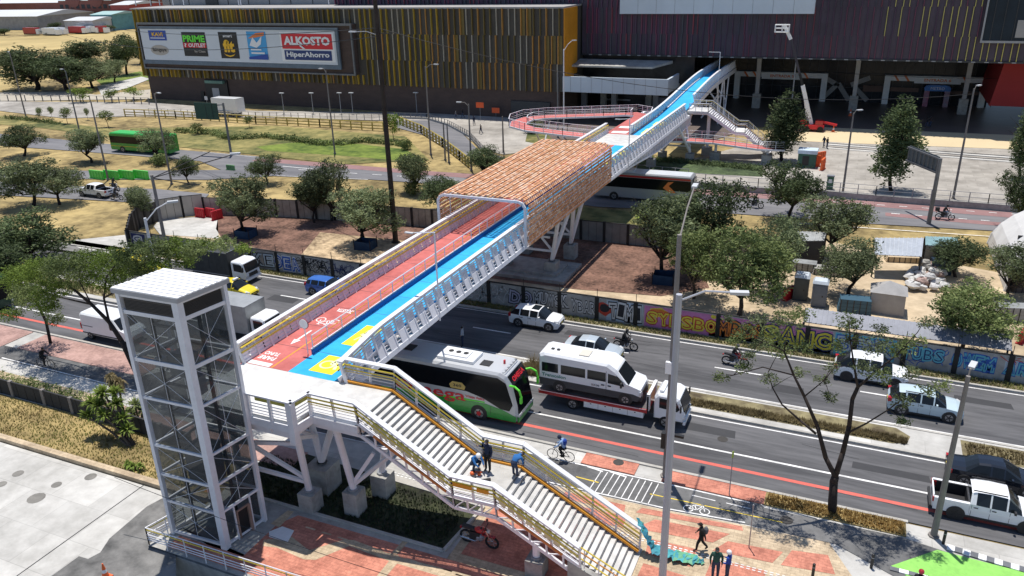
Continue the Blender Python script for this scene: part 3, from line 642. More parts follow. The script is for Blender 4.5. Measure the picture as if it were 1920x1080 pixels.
# markings on the deck
mk = MB(); jm = M('deck_joint', (.06, .05, .06), .9, 0, 0)
for y in lin(34, 91, 19): mk.face([(bx(XL, y), y, ZD+.003), (bx(XR, y), y, ZD+.003), (bx(XR, y), y+.035, ZD+.003), (bx(XL, y), y+.035, ZD+.003)], jm)
mk.build('deck_joints', br, off)
mk = MB(); z = ZD+.006
def q(x0, x1, y0, y1, m, zz=z): mk.face([(x0, y0, zz), (x1, y0, zz), (x1, y1, zz), (x0, y1, zz)], m)
xm = -29.3
q(xm-.05, xm+.05, Y0+.05, 36.3, orange_trim)
q(-31.1, -29.5, 31.35, 31.75, white_paint); q(-31.15, -28.2, 31.1, 31.2, white_paint) if False else None
t = fit(text_mesh('PARE', 1, white_paint, offset=.03), 1.15, .42); mk.add(t, Matrix.Translation((-30.35, 32.25, z)) @ Matrix.Rotation(math.pi, 4, 'Z'))
t = fit(text_mesh('TUNO', 1, white_paint, offset=.03), 1.05, .4); mk.add(t, Matrix.Translation((-30.4, 32.8, z)) @ Matrix.Rotation(math.pi, 4, 'Z'))
mk.face([(-30.2, 34.2, z), (-29.95, 34.9, z), (-30.13, 34.9, z), (-30.13, 36.3, z), (-30.27, 36.3, z), (-30.27, 34.9, z), (-30.45, 34.9, z)], white_paint)
bike_mark(mk, (-30.1, 37.9), .95, math.pi, white_paint, z)
t = fit(text_mesh('CICLISTA', 1, white_paint, offset=.03), 1.3, .5); mk.add(t, Matrix.Translation((-29.9, 39.6, z)) @ Matrix.Rotation(math.pi, 4, 'Z'))
def symbol_rect(x0, x1, y0, y1, kind, zz):
    zz += .004
    q(x0, x1, y0, y1, sign_yellow, zz); cx, cy = (x0+x1)/2, (y0+y1)/2; z2 = zz+.004; s = min(x1-x0, y1-y0)/2
    cream_w = M('symbol_cream', (.78, .77, .45), .7, 0, 0)
    if kind == 'wheel':
        for i in range(16):
            a0 = math.pi*2*i/16; a1 = math.pi*2*(i+1)/16; ro, ri = .62*s, .46*s; ox, oy = cx-.2*s, cy-.05*s
            mk.face([(ox+ro*math.cos(a0), oy+ro*math.sin(a0), z2), (ox+ro*math.cos(a1), oy+ro*math.sin(a1), z2), (ox+ri*math.cos(a1), oy+ri*math.sin(a1), z2), (ox+ri*math.cos(a0), oy+ri*math.sin(a0), z2)], cream_w)
        for a, b, w_ in (((.1, .75), (.0, .1), .13), ((0, .1), (.5, .0), .13), ((.5, 0), (.7, -.55), .12), ((.05, .45), (.45, .4), .1)):
            A = Vector((cx+a[0]*s, cy+a[1]*s, z2+.002)); B = Vector((cx+b[0]*s, cy+b[1]*s, z2+.002)); d = (B-A).normalized(); n = Vector((-d.y, d.x, 0))*w_*s; mk.face([A-n, B-n, B+n, A+n], cream_w)
        mk.face([(cx+.1*s+.15*s*math.cos(t*.785), cy+.88*s+.15*s*math.sin(t*.785), z2) for t in range(8)], cream_w)
    else:
        for a, b, w_ in (((0, .75), (0, -.1), .16), ((0, -.1), (-.28, -.9), .09), ((0, -.1), (.3, -.85), .09), ((0, .6), (-.35, .1), .07), ((0, .6), (.38, .15), .07)):
            A = Vector((cx+a[0]*s, cy+a[1]*s*1.3, z2)); B = Vector((cx+b[0]*s, cy+b[1]*s*1.3, z2)); d = (B-A).normalized(); n = Vector((-d.y, d.x, 0))*w_*s; mk.face([A-n, B-n, B+n, A+n], cream_w)
        mk.face([(cx+.17*s*math.cos(t*.785), cy+1.2*s+.17*s*math.sin(t*.785), z2) for t in range(8)], cream_w)
symbol_rect(-27.1, -25.5, 31.85, 33.85, 'wheel', z); symbol_rect(-27.3, -26.1, 35.35, 38.2, 'walker', z)
for yy in (84.2, 88.6): symbol_rect(bx(-26.6, yy), bx(-25.3, yy), yy, yy+2.6, 'wheel', z)
mk.build('deck_markings', br, off)
# side parapets: profile leaning outwards at the bottom
def parapet(name, side, ya, yb, zf, xtop, xbot, x_in, step=1.28, girder=True, z_g=-.8, gold_rails=True, inner=None):
    s = side; mb = MB(); n = max(1, int(round((yb-ya)/step))); ys = lin(ya, yb, n)
    for a, b in zip(ys[:-1], ys[1:]):
        za, zb = zf(a), zf(b)
        fl = lambda y: .55*max(0, 36-y)/4.6 if side > 0 else 0
        T = lambda x, y, z: Vector((bx(x, y)+fl(y), y, z))
        # cap
        mb.hexa([T(xtop-.17, a, za+1.16), T(xtop+.17, a, za+1.16), T(xtop+.17, b, zb+1.16), T(xtop-.17, b, zb+1.16)], [T(xtop-.17, a, za+1.26), T(xtop+.17, a, za+1.26), T(xtop+.17, b, zb+1.26), T(xtop-.17, b, zb+1.26)], white_steel)
        def pt(y, z, f): # f 0 bottom (deck level) 1 top
            return T(xbot+(xtop-xbot)*f, y, z)
        for f, h in ((.06, .16), (.27, .07), (.42, .07), (.57, .07), (.71, .07), (.85, .09)):
            mb.beam(pt(a, za+1.2*f, f), pt(b, zb+1.2*f, f), .03, h, white_panel)
        # post plate
        mb.beam(pt(a, za-.05, -.04), pt(a, za+1.16, .97), .16, .12, white_steel, up=(0, 1, 0))
        # pierced sheet beside each post
        y2 = a+(b-a)*.42; f0, f1 = .02, .66
        for (u0, u1) in (((.03, .46), (.54, .97)) if side < 0 else ((.0, .68),)):
            c0 = a+(b-a)*u0; c1 = a+(b-a)*u1
            mb.face([pt(c0, zf(c0)+1.2*f0, f0), pt(c1, zf(c1)+1.2*f0, f0), pt(c1, zf(c1)+1.2*f1, f1), pt(c0, zf(c0)+1.2*f1, f1)], white_panel)
    mb.build('parapet', br, off)
    if gold_rails:
        mb = MB()
        for k, zz in ((0, .98), (1, .66)):
            for a, b in zip(ys[:-1], ys[1:]): mb.tube(T2(x_in+(.55*max(0, 36-a)/4.6 if side > 0 else 0), a, zf(a)+zz), T2(x_in+(.55*max(0, 36-b)/4.6 if side > 0 else 0), b, zf(b)+zz), .05, rail_gold, 5, cap=False)
        mb.build('handrail', br, off)
def T2(x, y, z): return Vector((bx(x, y), y, z))
flat = lambda y: ZD
parapet('parapet', 1, 31.4, 118.5, flat, XR, -24.75, XR-.16)
parapet('parapet', -1, 31.2, 101, flat, XL-.15, XL+.22, XL+.12)
# box girders and cross beams
mb = MB()
ys = lin(31.2, 121, 30)
for a, b in zip(ys[:-1], ys[1:]):
    for s, x0, x1 in ((1, -25.3, -24.35), (-1, -31.2, -32.0)):
        mb.hexa([T2(min(x0, x1)+(.3 if s > 0 else 0), a, 5.95), T2(max(x0, x1)-(0 if s > 0 else .3), a, 5.95), T2(max(x0, x1)-(0 if s > 0 else .3), b, 5.95), T2(min(x0, x1)+(.3 if s > 0 else 0), b, 5.95)],
                [T2(min(x0, x1)+(.25 if s > 0 else .1), a, 6.25), T2(max(x0, x1)-(.08 if s > 0 else .25), a, 6.25), T2(max(x0, x1)-(.08 if s > 0 else .25), b, 6.25), T2(min(x0, x1)+(.25 if s > 0 else .1), b, 6.25)], white_steel)
for y in lin(32, 120, 44): mb.beam(T2(-31.3, y, 6.25), T2(-24.9, y, 6.25), .12, .35, white_steel)
mb.build('girder', br, off)
y = 31.9
while y < 118:
    mb = MB()
    for xa, xb, s in ((-24.38, -24.72, 1),):
        mb.hexa([T2(xa-.10, y-.5, 6.2), T2(xa-.06, y-.5, 6.2), T2(xa-.06, y+.32, 6.2), T2(xa-.10, y+.32, 6.2)], [T2(xb-.05, y-.5, 6.98), T2(xb-.0, y-.5, 6.98), T2(xb-.0, y+.32, 6.98), T2(xb-.05, y+.32, 6.98)], white_panel); mb.beam(T2(xa-.07, y+.2, 6.2), T2(xb, y+.2, 7.0), .1, .1, white_steel)
        for k_ in (.3, .6): mb.beam(T2(xa-.1-.34*k_, y+.2, 6.25+.7*k_), T2(xa-.1-.34*k_, y+.78, 6.25+.7*k_), .03, .06, white_panel)
    y += 1.28; mb.build('bracket', br, off)
# deepening side trusses towards the mall piers
def zc(y): t = max(0, min(1, (y-80)/26)); return 5.95-1.25*t*t*(3-2*t)
for x0 in (-24.5, -31.5):
    mb = MB(); ys = lin(80, 121, 32)
    for a, b in zip(ys[:-1], ys[1:]):
        mb.beam(T2(x0, a, zc(a)), T2(x0, b, zc(b)), .22, .2, white_steel)
        if zc(a) < 5.8: mb.beam(T2(x0, a, zc(a)), T2(x0, a, 6.0), .3, .1, white_panel, up=(0, 1, 0)); mb.beam(T2(x0, a, zc(a)), T2(x0, b, 6.0), .07, .07, white_steel)
    mb.build('side_truss', br, off)
# kerb wall and railing between lanes
mb = MB(); deckstrip(mb, XC-.07, XC+.07, 33.6, 82, lambda y: ZD+.30, .30, M('kerb_blue', (.02, .12, .36), .7, 0, .1, 2), 6); deckstrip(mb, XC-.09, XC+.02, 33.6, 82, lambda y: ZD+.36, .055, white_steel, 6)
mb.build('lane_kerb', br, off)
mb = MB(); ys = lin(33.7, 81.7, 32)
for a, b in zip(ys[:-1], ys[1:]):
    mb.tube(T2(XC, a, ZD+.36), T2(XC, a, ZD+1.18), .03, white_steel, 5)
    mb.tube(T2(XC, a, ZD+1.18), T2(XC, b, ZD+1.18), .035, white_steel, 5, cap=False)
    for h in (.55, .86): mb.tube(T2(XC-.03, a, ZD+h), T2(XC-.03, b, ZD+h), .028 if h > .6 else .02, orange_trim, 5, cap=False)
mb.build('centre_railing', br, off)
mb = MB(); mb.tube((XC-.25, 33.5, ZD), (XC-.25, 33.5, ZD+2.1), .03, white_steel); mb.tube((XC-.25, 33.47, ZD+2.0), (XC-.25, 33.43, ZD+2.0), .3, s_r if False else white_paint, 14); mb.tube((XC-.25, 33.50, ZD+2.0), (XC-.25, 33.46, ZD+2.0), .34, M('sign_red_ring', (.4, .06, .08), .5, 0, 0), 14)
mb.build('cycle_sign', br, off)

# canopy of clay-coloured blocks on white frames
cx0, cx1, cz0, cz1, cy0, cy1 = -32.55, -24.25, 6.05, 10.05, 57.2, 80.2
clay = [M('clay_%d' % i, c, .75, 0, .1, 6) for i, c in enumerate([(.70, .34, .17), (.78, .44, .25), (.58, .27, .12), (.82, .54, .36)])]
def girth(u):
    "walk round left side, top, right side of the rounded canopy: returns point and outward normal"
    r = .75; H = cz1-cz0-r; W = cx1-cx0-2*r; arc = r*math.pi/2
    if u < H: return (cx0, cz0+u), (-1, 0)
    u -= H
    if u < arc: a = math.pi-u/r; return (cx0+r+r*math.cos(a), cz0+H+r*math.sin(a)), (math.cos(a), math.sin(a))
    u -= arc
    if u < W: return (cx0+r+u, cz1), (0, 1)
    u -= W
    if u < arc: a = math.pi/2-u/r; return (cx1-r+r*math.cos(a), cz0+H+r*math.sin(a)), (math.cos(a), math.sin(a))
    u -= arc
    return (cx1, cz0+H-u), (1, 0)
GT = 2*(cz1-cz0-.75)+(cx1-cx0-1.5)+.75*math.pi
mb = MB(); r_ = random.Random(9); nr = 48; ncol = 58; du = GT/nr; dv = (cy1-cy0-.2)/ncol
for i in range(nr):
    u = (i+.5)*du; (x, zc), (nx, nz) = girth(u); tx, tz = nz, -nx
    for j in range(ncol):
        v = cy0+.15+(j+(.5 if i % 2 else 0))*dv
        if v+dv > cy1: continue
        lift = .03+.035*(i % 2)
        hw, hl, th = du*.34, dv*.36, .03
        P = Vector((bx(x, v)+nx*lift, v+hl, zc+nz*lift)); A = Vector((tx, 0, tz))*hw; B = Vector((0, hl, 0)); C = Vector((nx, 0, nz))*th
        m = clay[0] if r_.random() < .4 else clay[r_.randint(1, 3)]
        mb.faces([P-A-B-C, P+A-B-C, P+A+B-C, P-A+B-C, P-A-B+C, P+A-B+C, P+A+B+C, P-A+B+C], MB.HF, m)
mb.build('lattice_cover', br, off)
mb = MB()
for i in range(nr+1):
    if i % 3: continue
    (x, zc), (nx, nz) = girth(min(GT-.001, i*du+.001)); mb.beam(T2(x-nx*.08, cy0, zc-nz*.08), T2(x-nx*.08, cy1, zc-nz*.08), .04, .04, white_steel)
mb.build('lattice_rails', br, off)
for k in range(12):
    y = cy0+(cy1-cy0)*k/11; mb = MB(); pts = []
    for i in range(33):
        (x, zc), (nx, nz) = girth(min(GT-.001, GT*i/32)); pts.append((bx(x-nx*.14, y), zc-nz*.14))
    wd = .3 if k in (0, 11) else .12
    for a, b in zip(pts[:-1], pts[1:]): mb.beam((a[0], y, a[1]), (b[0], y, b[1]), wd*.7, wd*.45, white_steel, up=(0, 1, 0))
    mb.build('canopy_frame', br, off)

# white landing slab beyond the canopy, blue ramp up into the mall, red loop ramp
mb = MB(); deckstrip(mb, XL-.1, XR+.1, 93.81, 100.3, ZD, .2, deck_concrete, 2); mb.build('landing_slab', br, off)
def zr(y): t = max(0, min(1, (y-110)/34)); return ZD+1.6*t*t*(3-2*t)
mb = MB(); deckstrip(mb, -27.9, -24.95, 100.31, 160, zr, .2, deck_blue, 14)
mb.build('blue_ramp', br, off)
mk = MB(); z = ZD+.006
def q(x0, x1, y0, y1, m, zz=z): mk.face([(x0, y0, zz), (x1, y0, zz), (x1, y1, zz), (x0, y1, zz)], m)
for yy in (101.5, 107.5): symbol_rect(bx(-27.0, yy), bx(-25.2, yy), yy, yy+3.4, 'wheel', z)
mk.build('deck_markings', br, off)
mb = MB(); deckstrip(mb, -31.4, -28.3, 100.31, 112.5, ZD-.01, .2, deck_red, 4)
for a in (101.0, 104.5): mb.face([(bx(-30.9, a), a, ZD), (bx(-28.8, a), a, ZD), (bx(-28.8, a), a+1.6, ZD), (bx(-30.9, a), a+1.2, ZD)], white_paint)
mb.build('red_ramp_head', br, off)
parapet('parapet', 1, 123.5, 160, zr, -24.95, -24.7, -25.1, gold_rails=False)
parapet('parapet', -1, 100.5, 160, zr, -28.0, -28.1, -27.85, gold_rails=False)
mb = MB(); ys = lin(121, 160, 14)
for a, b in zip(ys[:-1], ys[1:]):
    for x0, x1 in ((-25.3, -24.6), (-28.3, -27.7)):
        mb.hexa([T2(x0, a, zr(a)-.95), T2(x1, a, zr(a)-.95), T2(x1, b, zr(b)-.95), T2(x0, b, zr(b)-.95)], [T2(x0, a, zr(a)-.21), T2(x1, a, zr(a)-.21), T2(x1, b, zr(b)-.21), T2(x0, b, zr(b)-.21)], white_steel)
mb.build('girder', br, off)
# loop ramp as a polyline strip
def strip(path, wd, th, m):
    mb = MB(); L = []; Rr = []
    for i, p in enumerate(path):
        p = Vector(p); a = Vector(path[max(0, i-1)]); b = Vector(path[min(len(path)-1, i+1)]); d = (b-a); d.z = 0; d.normalize(); n = Vector((-d.y, d.x, 0))*wd/2
        L.append(p+n); Rr.append(p-n)
    for i in range(len(path)-1):
        t = Vector((0, 0, th)); mb.hexa([Rr[i]-t, L[i]-t, L[i+1]-t, Rr[i+1]-t], [Rr[i], L[i], L[i+1], Rr[i+1]], white_steel); u = Vector((0, 0, .012)); mb.face([q_+u for q_ in (Rr[i].lerp(L[i], .06), L[i].lerp(Rr[i], .06), L[i+1].lerp(Rr[i+1], .06), Rr[i+1].lerp(L[i+1], .06))], m)
    return mb, L, Rr
def open_rail(pts, name, parent, off, h=1.1, step=1.5, m=white_steel, mgold=None, rails=(.3, .55, .8), posts=True, r=.03, top=.05):
    mb = MB(); mg = MB()
    for a, b in zip(pts[:-1], pts[1:]):
        a = Vector(a); b = Vector(b); n = max(1, int(round((b-a).length/step)))
        for i in range(n+1):
            p = a.lerp(b, i/n); mb.beam(p, p+Vector((0, 0, h)), .07, .07, m)
        mb.beam(a+Vector((0, 0, h)), b+Vector((0, 0, h)), top*2, .05, m)
        for q_ in rails: mb.tube(a+Vector((0, 0, h*q_)), b+Vector((0, 0, h*q_)), r*.6, m, 4, cap=False)
        if mgold: mg.tube(a+Vector((0, 0, h*.9)), b+Vector((0, 0, h*.9)), r, mgold, 5, cap=False)
    o = mb.build(name, parent, off)
    if mgold: mg.build('handrail', parent, off)
    return o
path = [(-29.3, 112, 6.79), (-29.8, 115, 6.7), (-32, 117, 6.5), (-36, 117.4, 6.1), (-42, 117.6, 5.6), (-46, 117.4, 5.3), (-48.3, 115.8, 5.2), (-48.8, 113.4, 5.1), (-48, 111, 5.0), (-45.5, 109.6, 4.9), (-40, 109.8, 4.5), (-34, 110.8, 4.0), (-30.5, 111.6, 3.8)]
mb, L, Rr = strip(path, 2.9, .25, deck_red); mb.build('loop_ramp', br, off)
open_rail(L, 'ramp_railing', br, off); open_rail(Rr, 'ramp_railing', br, off)
path = [(-30.5, 111.6, 3.8), (-24, 116.5, 3.2), (-20, 118.5, 2.8), (-13.5, 118.5, 2.3), (-11, 119.4, 2.1), (-11, 122, 2.0)]
mb, L, Rr = strip(path, 2.8, .25, deck_red); mb.build('loop_ramp', br, off)
open_rail(L, 'ramp_railing', br, off); open_rail(Rr, 'ramp_railing', br, off)
for p in ((-45, 113.5, 4.9), (-38, 113.5, 4.4)):
    mb = MB(); mb.box(p[0]-.6, p[0]+.6, p[1]-.6, p[1]+.6, 0, .9, concrete)
    for d in (-3.2, 3.2): mb.tube((p[0], p[1], .9), (p[0], p[1]+d, p[2]-.1), .13, white_steel, 8)
    mb.build('ramp_pier', br, off)
for p in ((-19.5, 118.5, 2.5), (-12.2, 119, 2)):
    mb = MB(); mb.box(p[0]-.7, p[0]+.7, p[1]-.7, p[1]+.7, 0, 1.2, concrete); mb.tube((p[0], p[1], 1.2), (p[0], p[1], p[2]), .2, white_steel, 8); mb.build('ramp_pier', br, off)
# side stairs at the mall end
def flight(a, b, wd, nstep, m, side=(0, 1)):
    "steps from a (top) to b (bottom); wd along side vector"
    mb = MB(); a = Vector(a); b = Vector(b); d = (b-a)/nstep; s = Vector((side[0], side[1], 0))*wd/2; dh = Vector((d.x, d.y, 0))
    for i in range(nstep):
        p = a+d*i; zt = p.z+d.z; lo = zt-.07
        q0 = Vector((p.x, p.y, 0)); q1 = q0+dh*.97; mb.hexa([(q0-s).to_tuple()[:2]+(lo,), (q1-s).to_tuple()[:2]+(lo,), (q1+s).to_tuple()[:2]+(lo,), (q0+s).to_tuple()[:2]+(lo,)],
                [(q0-s).to_tuple()[:2]+(zt,), (q1-s).to_tuple()[:2]+(zt,), (q1+s).to_tuple()[:2]+(zt,), (q0+s).to_tuple()[:2]+(zt,)], m)
        r0_ = q0+dh*.0; mb.hexa([(r0_-s).to_tuple()[:2]+(zt,), (r0_+dh*.09-s).to_tuple()[:2]+(zt,), (r0_+dh*.09+s).to_tuple()[:2]+(zt,), (r0_+s).to_tuple()[:2]+(zt,)],
                [(r0_-s).to_tuple()[:2]+(p.z-.07,), (r0_+dh*.09-s).to_tuple()[:2]+(p.z-.07,), (r0_+dh*.09+s).to_tuple()[:2]+(p.z-.07,), (r0_+s).to_tuple()[:2]+(p.z-.07,)], steel_grey)
    return mb
mb = MB(); mb.box(-24.2, -21.2, 119.4, 123.4, 6.5, 6.8, deck_concrete); mb.build('stair_landing', br, off)
mb = flight((-21.2, 121.4, 6.8), (-17.2, 122.2, 3.9), 3.2, 15, white_panel); mb.build('stair_flight', br, off)
mb = MB(); mb.box(-17.2, -15.8, 120.6, 123.8, 3.7, 3.9, deck_concrete); mb.build('stair_landing', br, off)
mb = flight((-15.8, 122.2, 3.9), (-12.2, 123.4, .6), 3.2, 16, white_panel); mb.build('stair_flight', br, off)
for yy in (-1.65, 1.65):
    pts = [(-24.0, 121.4+yy, 6.8), (-21.2, 121.4+yy, 6.8), (-17.2, 122.2+yy, 3.9), (-15.8, 122.2+yy, 3.9), (-12.2, 123.4+yy, .6)]
    open_rail(pts, 'stair_railing', br, off, h=1.1, step=1.0, mgold=yellow_rail)
    mb = MB()
    for a, b in zip(pts[:-1], pts[1:]): mb.beam(Vector(a)-Vector((0, 0, .3)), Vector(b)-Vector((0, 0, .3)), .1, .4, white_steel)
    mb.build('stair_stringer', br, off)
mb = MB(); mb.box(-22, -20.6, 120.7, 122.1, 0, 1.2, concrete); mb.tube((-21.3, 121.4, 1.2), (-21.3, 121.4, 6.5), .25, white_steel, 8); mb.build('stair_pier', br, off)

# braced piers of the bridge: feet on concrete blocks, legs fanning out to the girders
def pier(y, xs=(-25.7, -30.6), spread=(2.4, -2.4), z0=1.5, zt=5.95, ztops=None, blk=1.15):
    for x in xs:
        x = bx(x, y); xo = bx(-24.7, y) if x > bx(-28, y) else bx(-31.6, y)
        mb = MB(); mb.box(x-blk/2, x+blk/2, y-blk/2, y+blk/2, -.05, z0, concrete); mb.build('footing', br, off)
        for s in spread:
            mb = MB(); mb.tube((x, y, z0), (x, y, z0+.12), .32, galv, 8); mb.tube((x, y, z0+.05), (xo, y+s, zt), .19, white_steel, 10); mb.build('leg', br, off)
    a, b = bx(xs[0], y), bx(xs[1], y); mb = MB()
    mb.beam((a, y, z0+1.0), (b, y, z0+1.0), .16, .2, white_steel)
    mb.beam((a, y, z0+1.1), ((a+b)/2, y+spread[0]*.8, zt), .14, .2, white_steel); mb.beam((b, y, z0+1.1), ((a+b)/2, y+spread[0]*.8, zt), .14, .2, white_steel)
    mb.beam((a, y+spread[0]*.55, (z0+zt)/2+.3), (b, y+spread[0]*.55, (z0+zt)/2+.3), .14, .18, white_steel)
    mb.build('bracing', br, off)
pier(66.4, spread=(-.9, 2.0)); pier(71.6, spread=(-2.0, .6)); pier(116.5, xs=(-23.0+.1-.6, -27.6), spread=(-4.0, 1.0), z0=1.2); pier(111.5, xs=(-28.0, -31), spread=(-2.5, 2.0), z0=1.2)
mb = MB(); mb.box(-33, -23.6, 64.4, 69.6, -.05, .35, concrete); mb.box(-33, -24.6, 65.2, 68.4, .35, .62, concrete); mb.build('foundation_slab', br, off)
for p in ((146, 1.8), (152, -1)):
    mb = MB(); x = bx(-24.9, p[0])
    for a, b in (((x, p[0], 0), (x, p[0]-3, 7.4)), ((x, p[0], 0), (x, p[0]+2, 7.4)), ((x, p[0], 3.5), (x-3, p[0], 7)), ((x, p[0]-2, 5.5), (x-3, p[0], 1))): mb.tube(a, b, .14, white_steel, 6)
    mb.build('leg', br, off)

# ---------- near landing and stairs ----------
st = thing('bridge_stairs', 'long two flight white stairway with yellow handrails descending from the bridge landing', 'stairs', (-20, 30, 0)); so_ = (-20, 30, 0)
mb = MB(); mb.prism([(-31.3, 26.95), (-24.35, 26.95), (-24.35, 28.15), (-21.35, 28.25), (-21.35, 31.45), (-24.5, 31.3), (-31.3, 31.29)], ZD-.2, ZD-.005, deck_concrete); mb.build('landing', st, so_)
mb = MB()
for a, b in (((-31.2, 26.9), (-24.3, 26.9)), ((-24.3, 26.9), (-24.1, 28.1)), ((-24.1, 28.1), (-21.3, 28.1)), ((-24.4, 31.6), (-21.3, 31.7)), ((-21.4, 28.1), (-21.4, 31.6))): mb.beam((a[0], a[1], 6.4), (b[0], b[1], 6.4), .14, .42, white_steel)
for a, b in (((-30.8, 27.2), (-24.6, 27.2)), ((-31, 29), (-21.6, 29)), ((-31, 31), (-24, 31))): mb.beam((a[0], a[1], 5.9), (b[0], b[1], 5.9), .16, .5, white_steel)
for x in (-30, -28, -26, -24.5): mb.beam((x, 27, 6.0), (x, 31.2, 6.0), .12, .35, white_steel)
mb.build('landing_frame', st, so_)
def zs(x):
    if x < -21.3: return ZD
    if x < -16.2: return ZD-(x+21.3)/5.1*3.05
    if x < -13.9: return ZD-3.05
    return max(.12, ZD-3.05-(x+13.9)/6.4*3.55)
mb = flight((-21.35, 30.0, ZD), (-16.2, 30.05, zs(-16.2)), 3.3, 18, deck_concrete); mb.build('stair_flight', st, so_)
mb = MB(); zl = zs(-15); mb.box(-16.2, -13.9, 28.55, 31.75, zl-.16, zl, light_concrete); mb.build('landing', st, so_)
mb = flight((-13.9, 30.15, zl), (-7.5, 30.55, .12), 3.2, 21, deck_concrete); mb.build('stair_flight', st, so_)
def srail(yfun, xa, xb, out, gap=None, orange=True, post=1.4, pre=None):
    "leaning stair parapet; out = +1 away from camera, -1 towards it"
    xsn = sorted(set([xa, -21.3, -16.2, -13.9, xb]+[])); xsn = [x for x in xsn if xa <= x <= xb]
    mb = MB(); mg = MB(); mo = MB()
    def P(x, h, o=0): return Vector((x, yfun(x)+out*(h*.12+o), zs(x)+h))
    for a, b in zip(xsn[:-1], xsn[1:]):
        n = max(1, round((b-a)/post)); 
        mb.beam(P(a, 1.22), P(b, 1.22), .32, .09, white_steel)
        for h in (.1, .3, .48, .66, .84): mb.beam(P(a, h), P(b, h), .03, .04, white_panel)
        for h, m in ((1.0, yellow_rail), (.74, yellow_rail)): mg.tube(P(a, h, -out*.001-.16*out), P(b, h, -.16*out), .035, m, 5, cap=False)
        for h in (.9, .56): mg.tube(P(a, h, -.1*out), P(b, h, -.1*out), .02, rail_gold, 4, cap=False)
        for i in range(n+1):
            x = a+(b-a)*i/n; mb.beam(P(x, -.1), P(x, 1.2), .09, .13, white_steel, up=(0, 1, 0))
        # stringer truss
        mb.beam(P(a, -.1), P(b, -.1), .12, .16, white_steel); mb.beam(P(a, -.85), P(b, -.85), .12, .18, white_steel)
        k = max(1, round((b-a)/.85))
        for i in range(k):
            x0 = a+(b-a)*i/k; x1 = a+(b-a)*(i+1)/k; xm = (x0+x1)/2
            mb.beam(P(x0, -.1), P(x0, -.85), .08, .08, white_steel); mb.beam(P(x0, -.85), P(x1, -.1), .05, .05, white_steel)
        mb.beam(P(b, -.1), P(b, -.85), .08, .08, white_steel)
        if orange:
            mo.beam(P(a, .06, -.22*out), P(b, .06, -.22*out), .16, .12, orange_trim)
    mb.build('parapet', st, so_); mg.build('handrail', st, so_)
    if orange: mo.build('edge_trim', st, so_)
srail(lambda x: 28.2+max(0, (x+21.3))*.022, -24.1, -9.6, -1, orange=False)
srail(lambda x: 31.72+max(0, (x+21.3))*.012, -24.4, -7.6, 1)
# yellow lining and orange side band of the camera-side parapet
mb = MB(); mo = MB()
for a, b in ((-20.3, -16.4), (-13.6, -10.4)):
    n = int((b-a)/.42)
    for i in range(n):
        x = a+(b-a)*i/n; y = 28.2+(x+21.3)*.022-.22; dz = zs(x+.32)-zs(x)
        mb.hexa([(x, y-.02, zs(x)+.45), (x+.32, y-.02, zs(x)+.45+dz), (x+.32, y+.02, zs(x)+.45+dz), (x, y+.02, zs(x)+.45)], [(x, y-.02, zs(x)+.85), (x+.32, y-.02, zs(x)+.85+dz), (x+.32, y+.02, zs(x)+.85+dz), (x, y+.02, zs(x)+.85)], M('pale_yellow_plate', (.66, .60, .36), .6, 0, .15, 4))
    mo.beam((a, 28.0+(a+21.3)*.022-.06, zs(a)+.16), (b, 28.0+(b+21.3)*.022-.06, zs(b)+.16), .05, .14, M('rust_orange', (.52, .18, .05), .7, 0, .3, 5))
    mo.beam((a, 28.0+(a+21.3)*.022-.08, zs(a)+1.02), (b, 28.0+(b+21.3)*.022-.08, zs(b)+1.02), .05, .09, M('olive_yellow', (.45, .42, .08), .6, 0, .2, 5))
for a, b in ((-16.0, -15.0), (-14.7, -14.1)): mo.box(a, b, 28.0, 28.1, zl+.75, zl+.98, orange_trim)
mb.build('side_plates', st, so_); mo.build('side_trim', st, so_)
# landing railing towards the lift
pts = [(-27.0, 26.9), (-24.3, 26.9), (-24.1, 28.1)]
mb = MB(); mg = MB()
for (a, b) in zip(pts[:-1], pts[1:]):
    A = Vector((a[0], a[1], ZD)); B = Vector((b[0], b[1], ZD)); mb.beam(A+Vector((0, 0, 1.22)), B+Vector((0, 0, 1.22)), .32, .09, white_steel)
    for h in (.15, .32, .5, .68): mb.beam(A+Vector((0, 0, h)), B+Vector((0, 0, h)), .03, .04, white_panel)
    n = max(1, round((B-A).length/1.3))
    for i in range(n+1): p = A.lerp(B, i/n); mb.beam(p-Vector((0, 0, .4)), p+Vector((0, 0, 1.2)), .16, .14, white_steel)
    nn = Vector((0, .04, 0)); mg.beam(A.lerp(B, .15)+Vector((0, 0, .95))+nn, A.lerp(B, .85)+Vector((0, 0, .95))+nn, .05, .2, M('olive_yellow', (0, 0, 0)))
mb.build('parapet', st, so_); mg.build('handrail', st, so_)
mb = MB(); mb.box(-24.55, -24.2, 26.75, 27.1, 5.6, ZD+1.15, white_steel); mb.build('corner_post', st, so_)
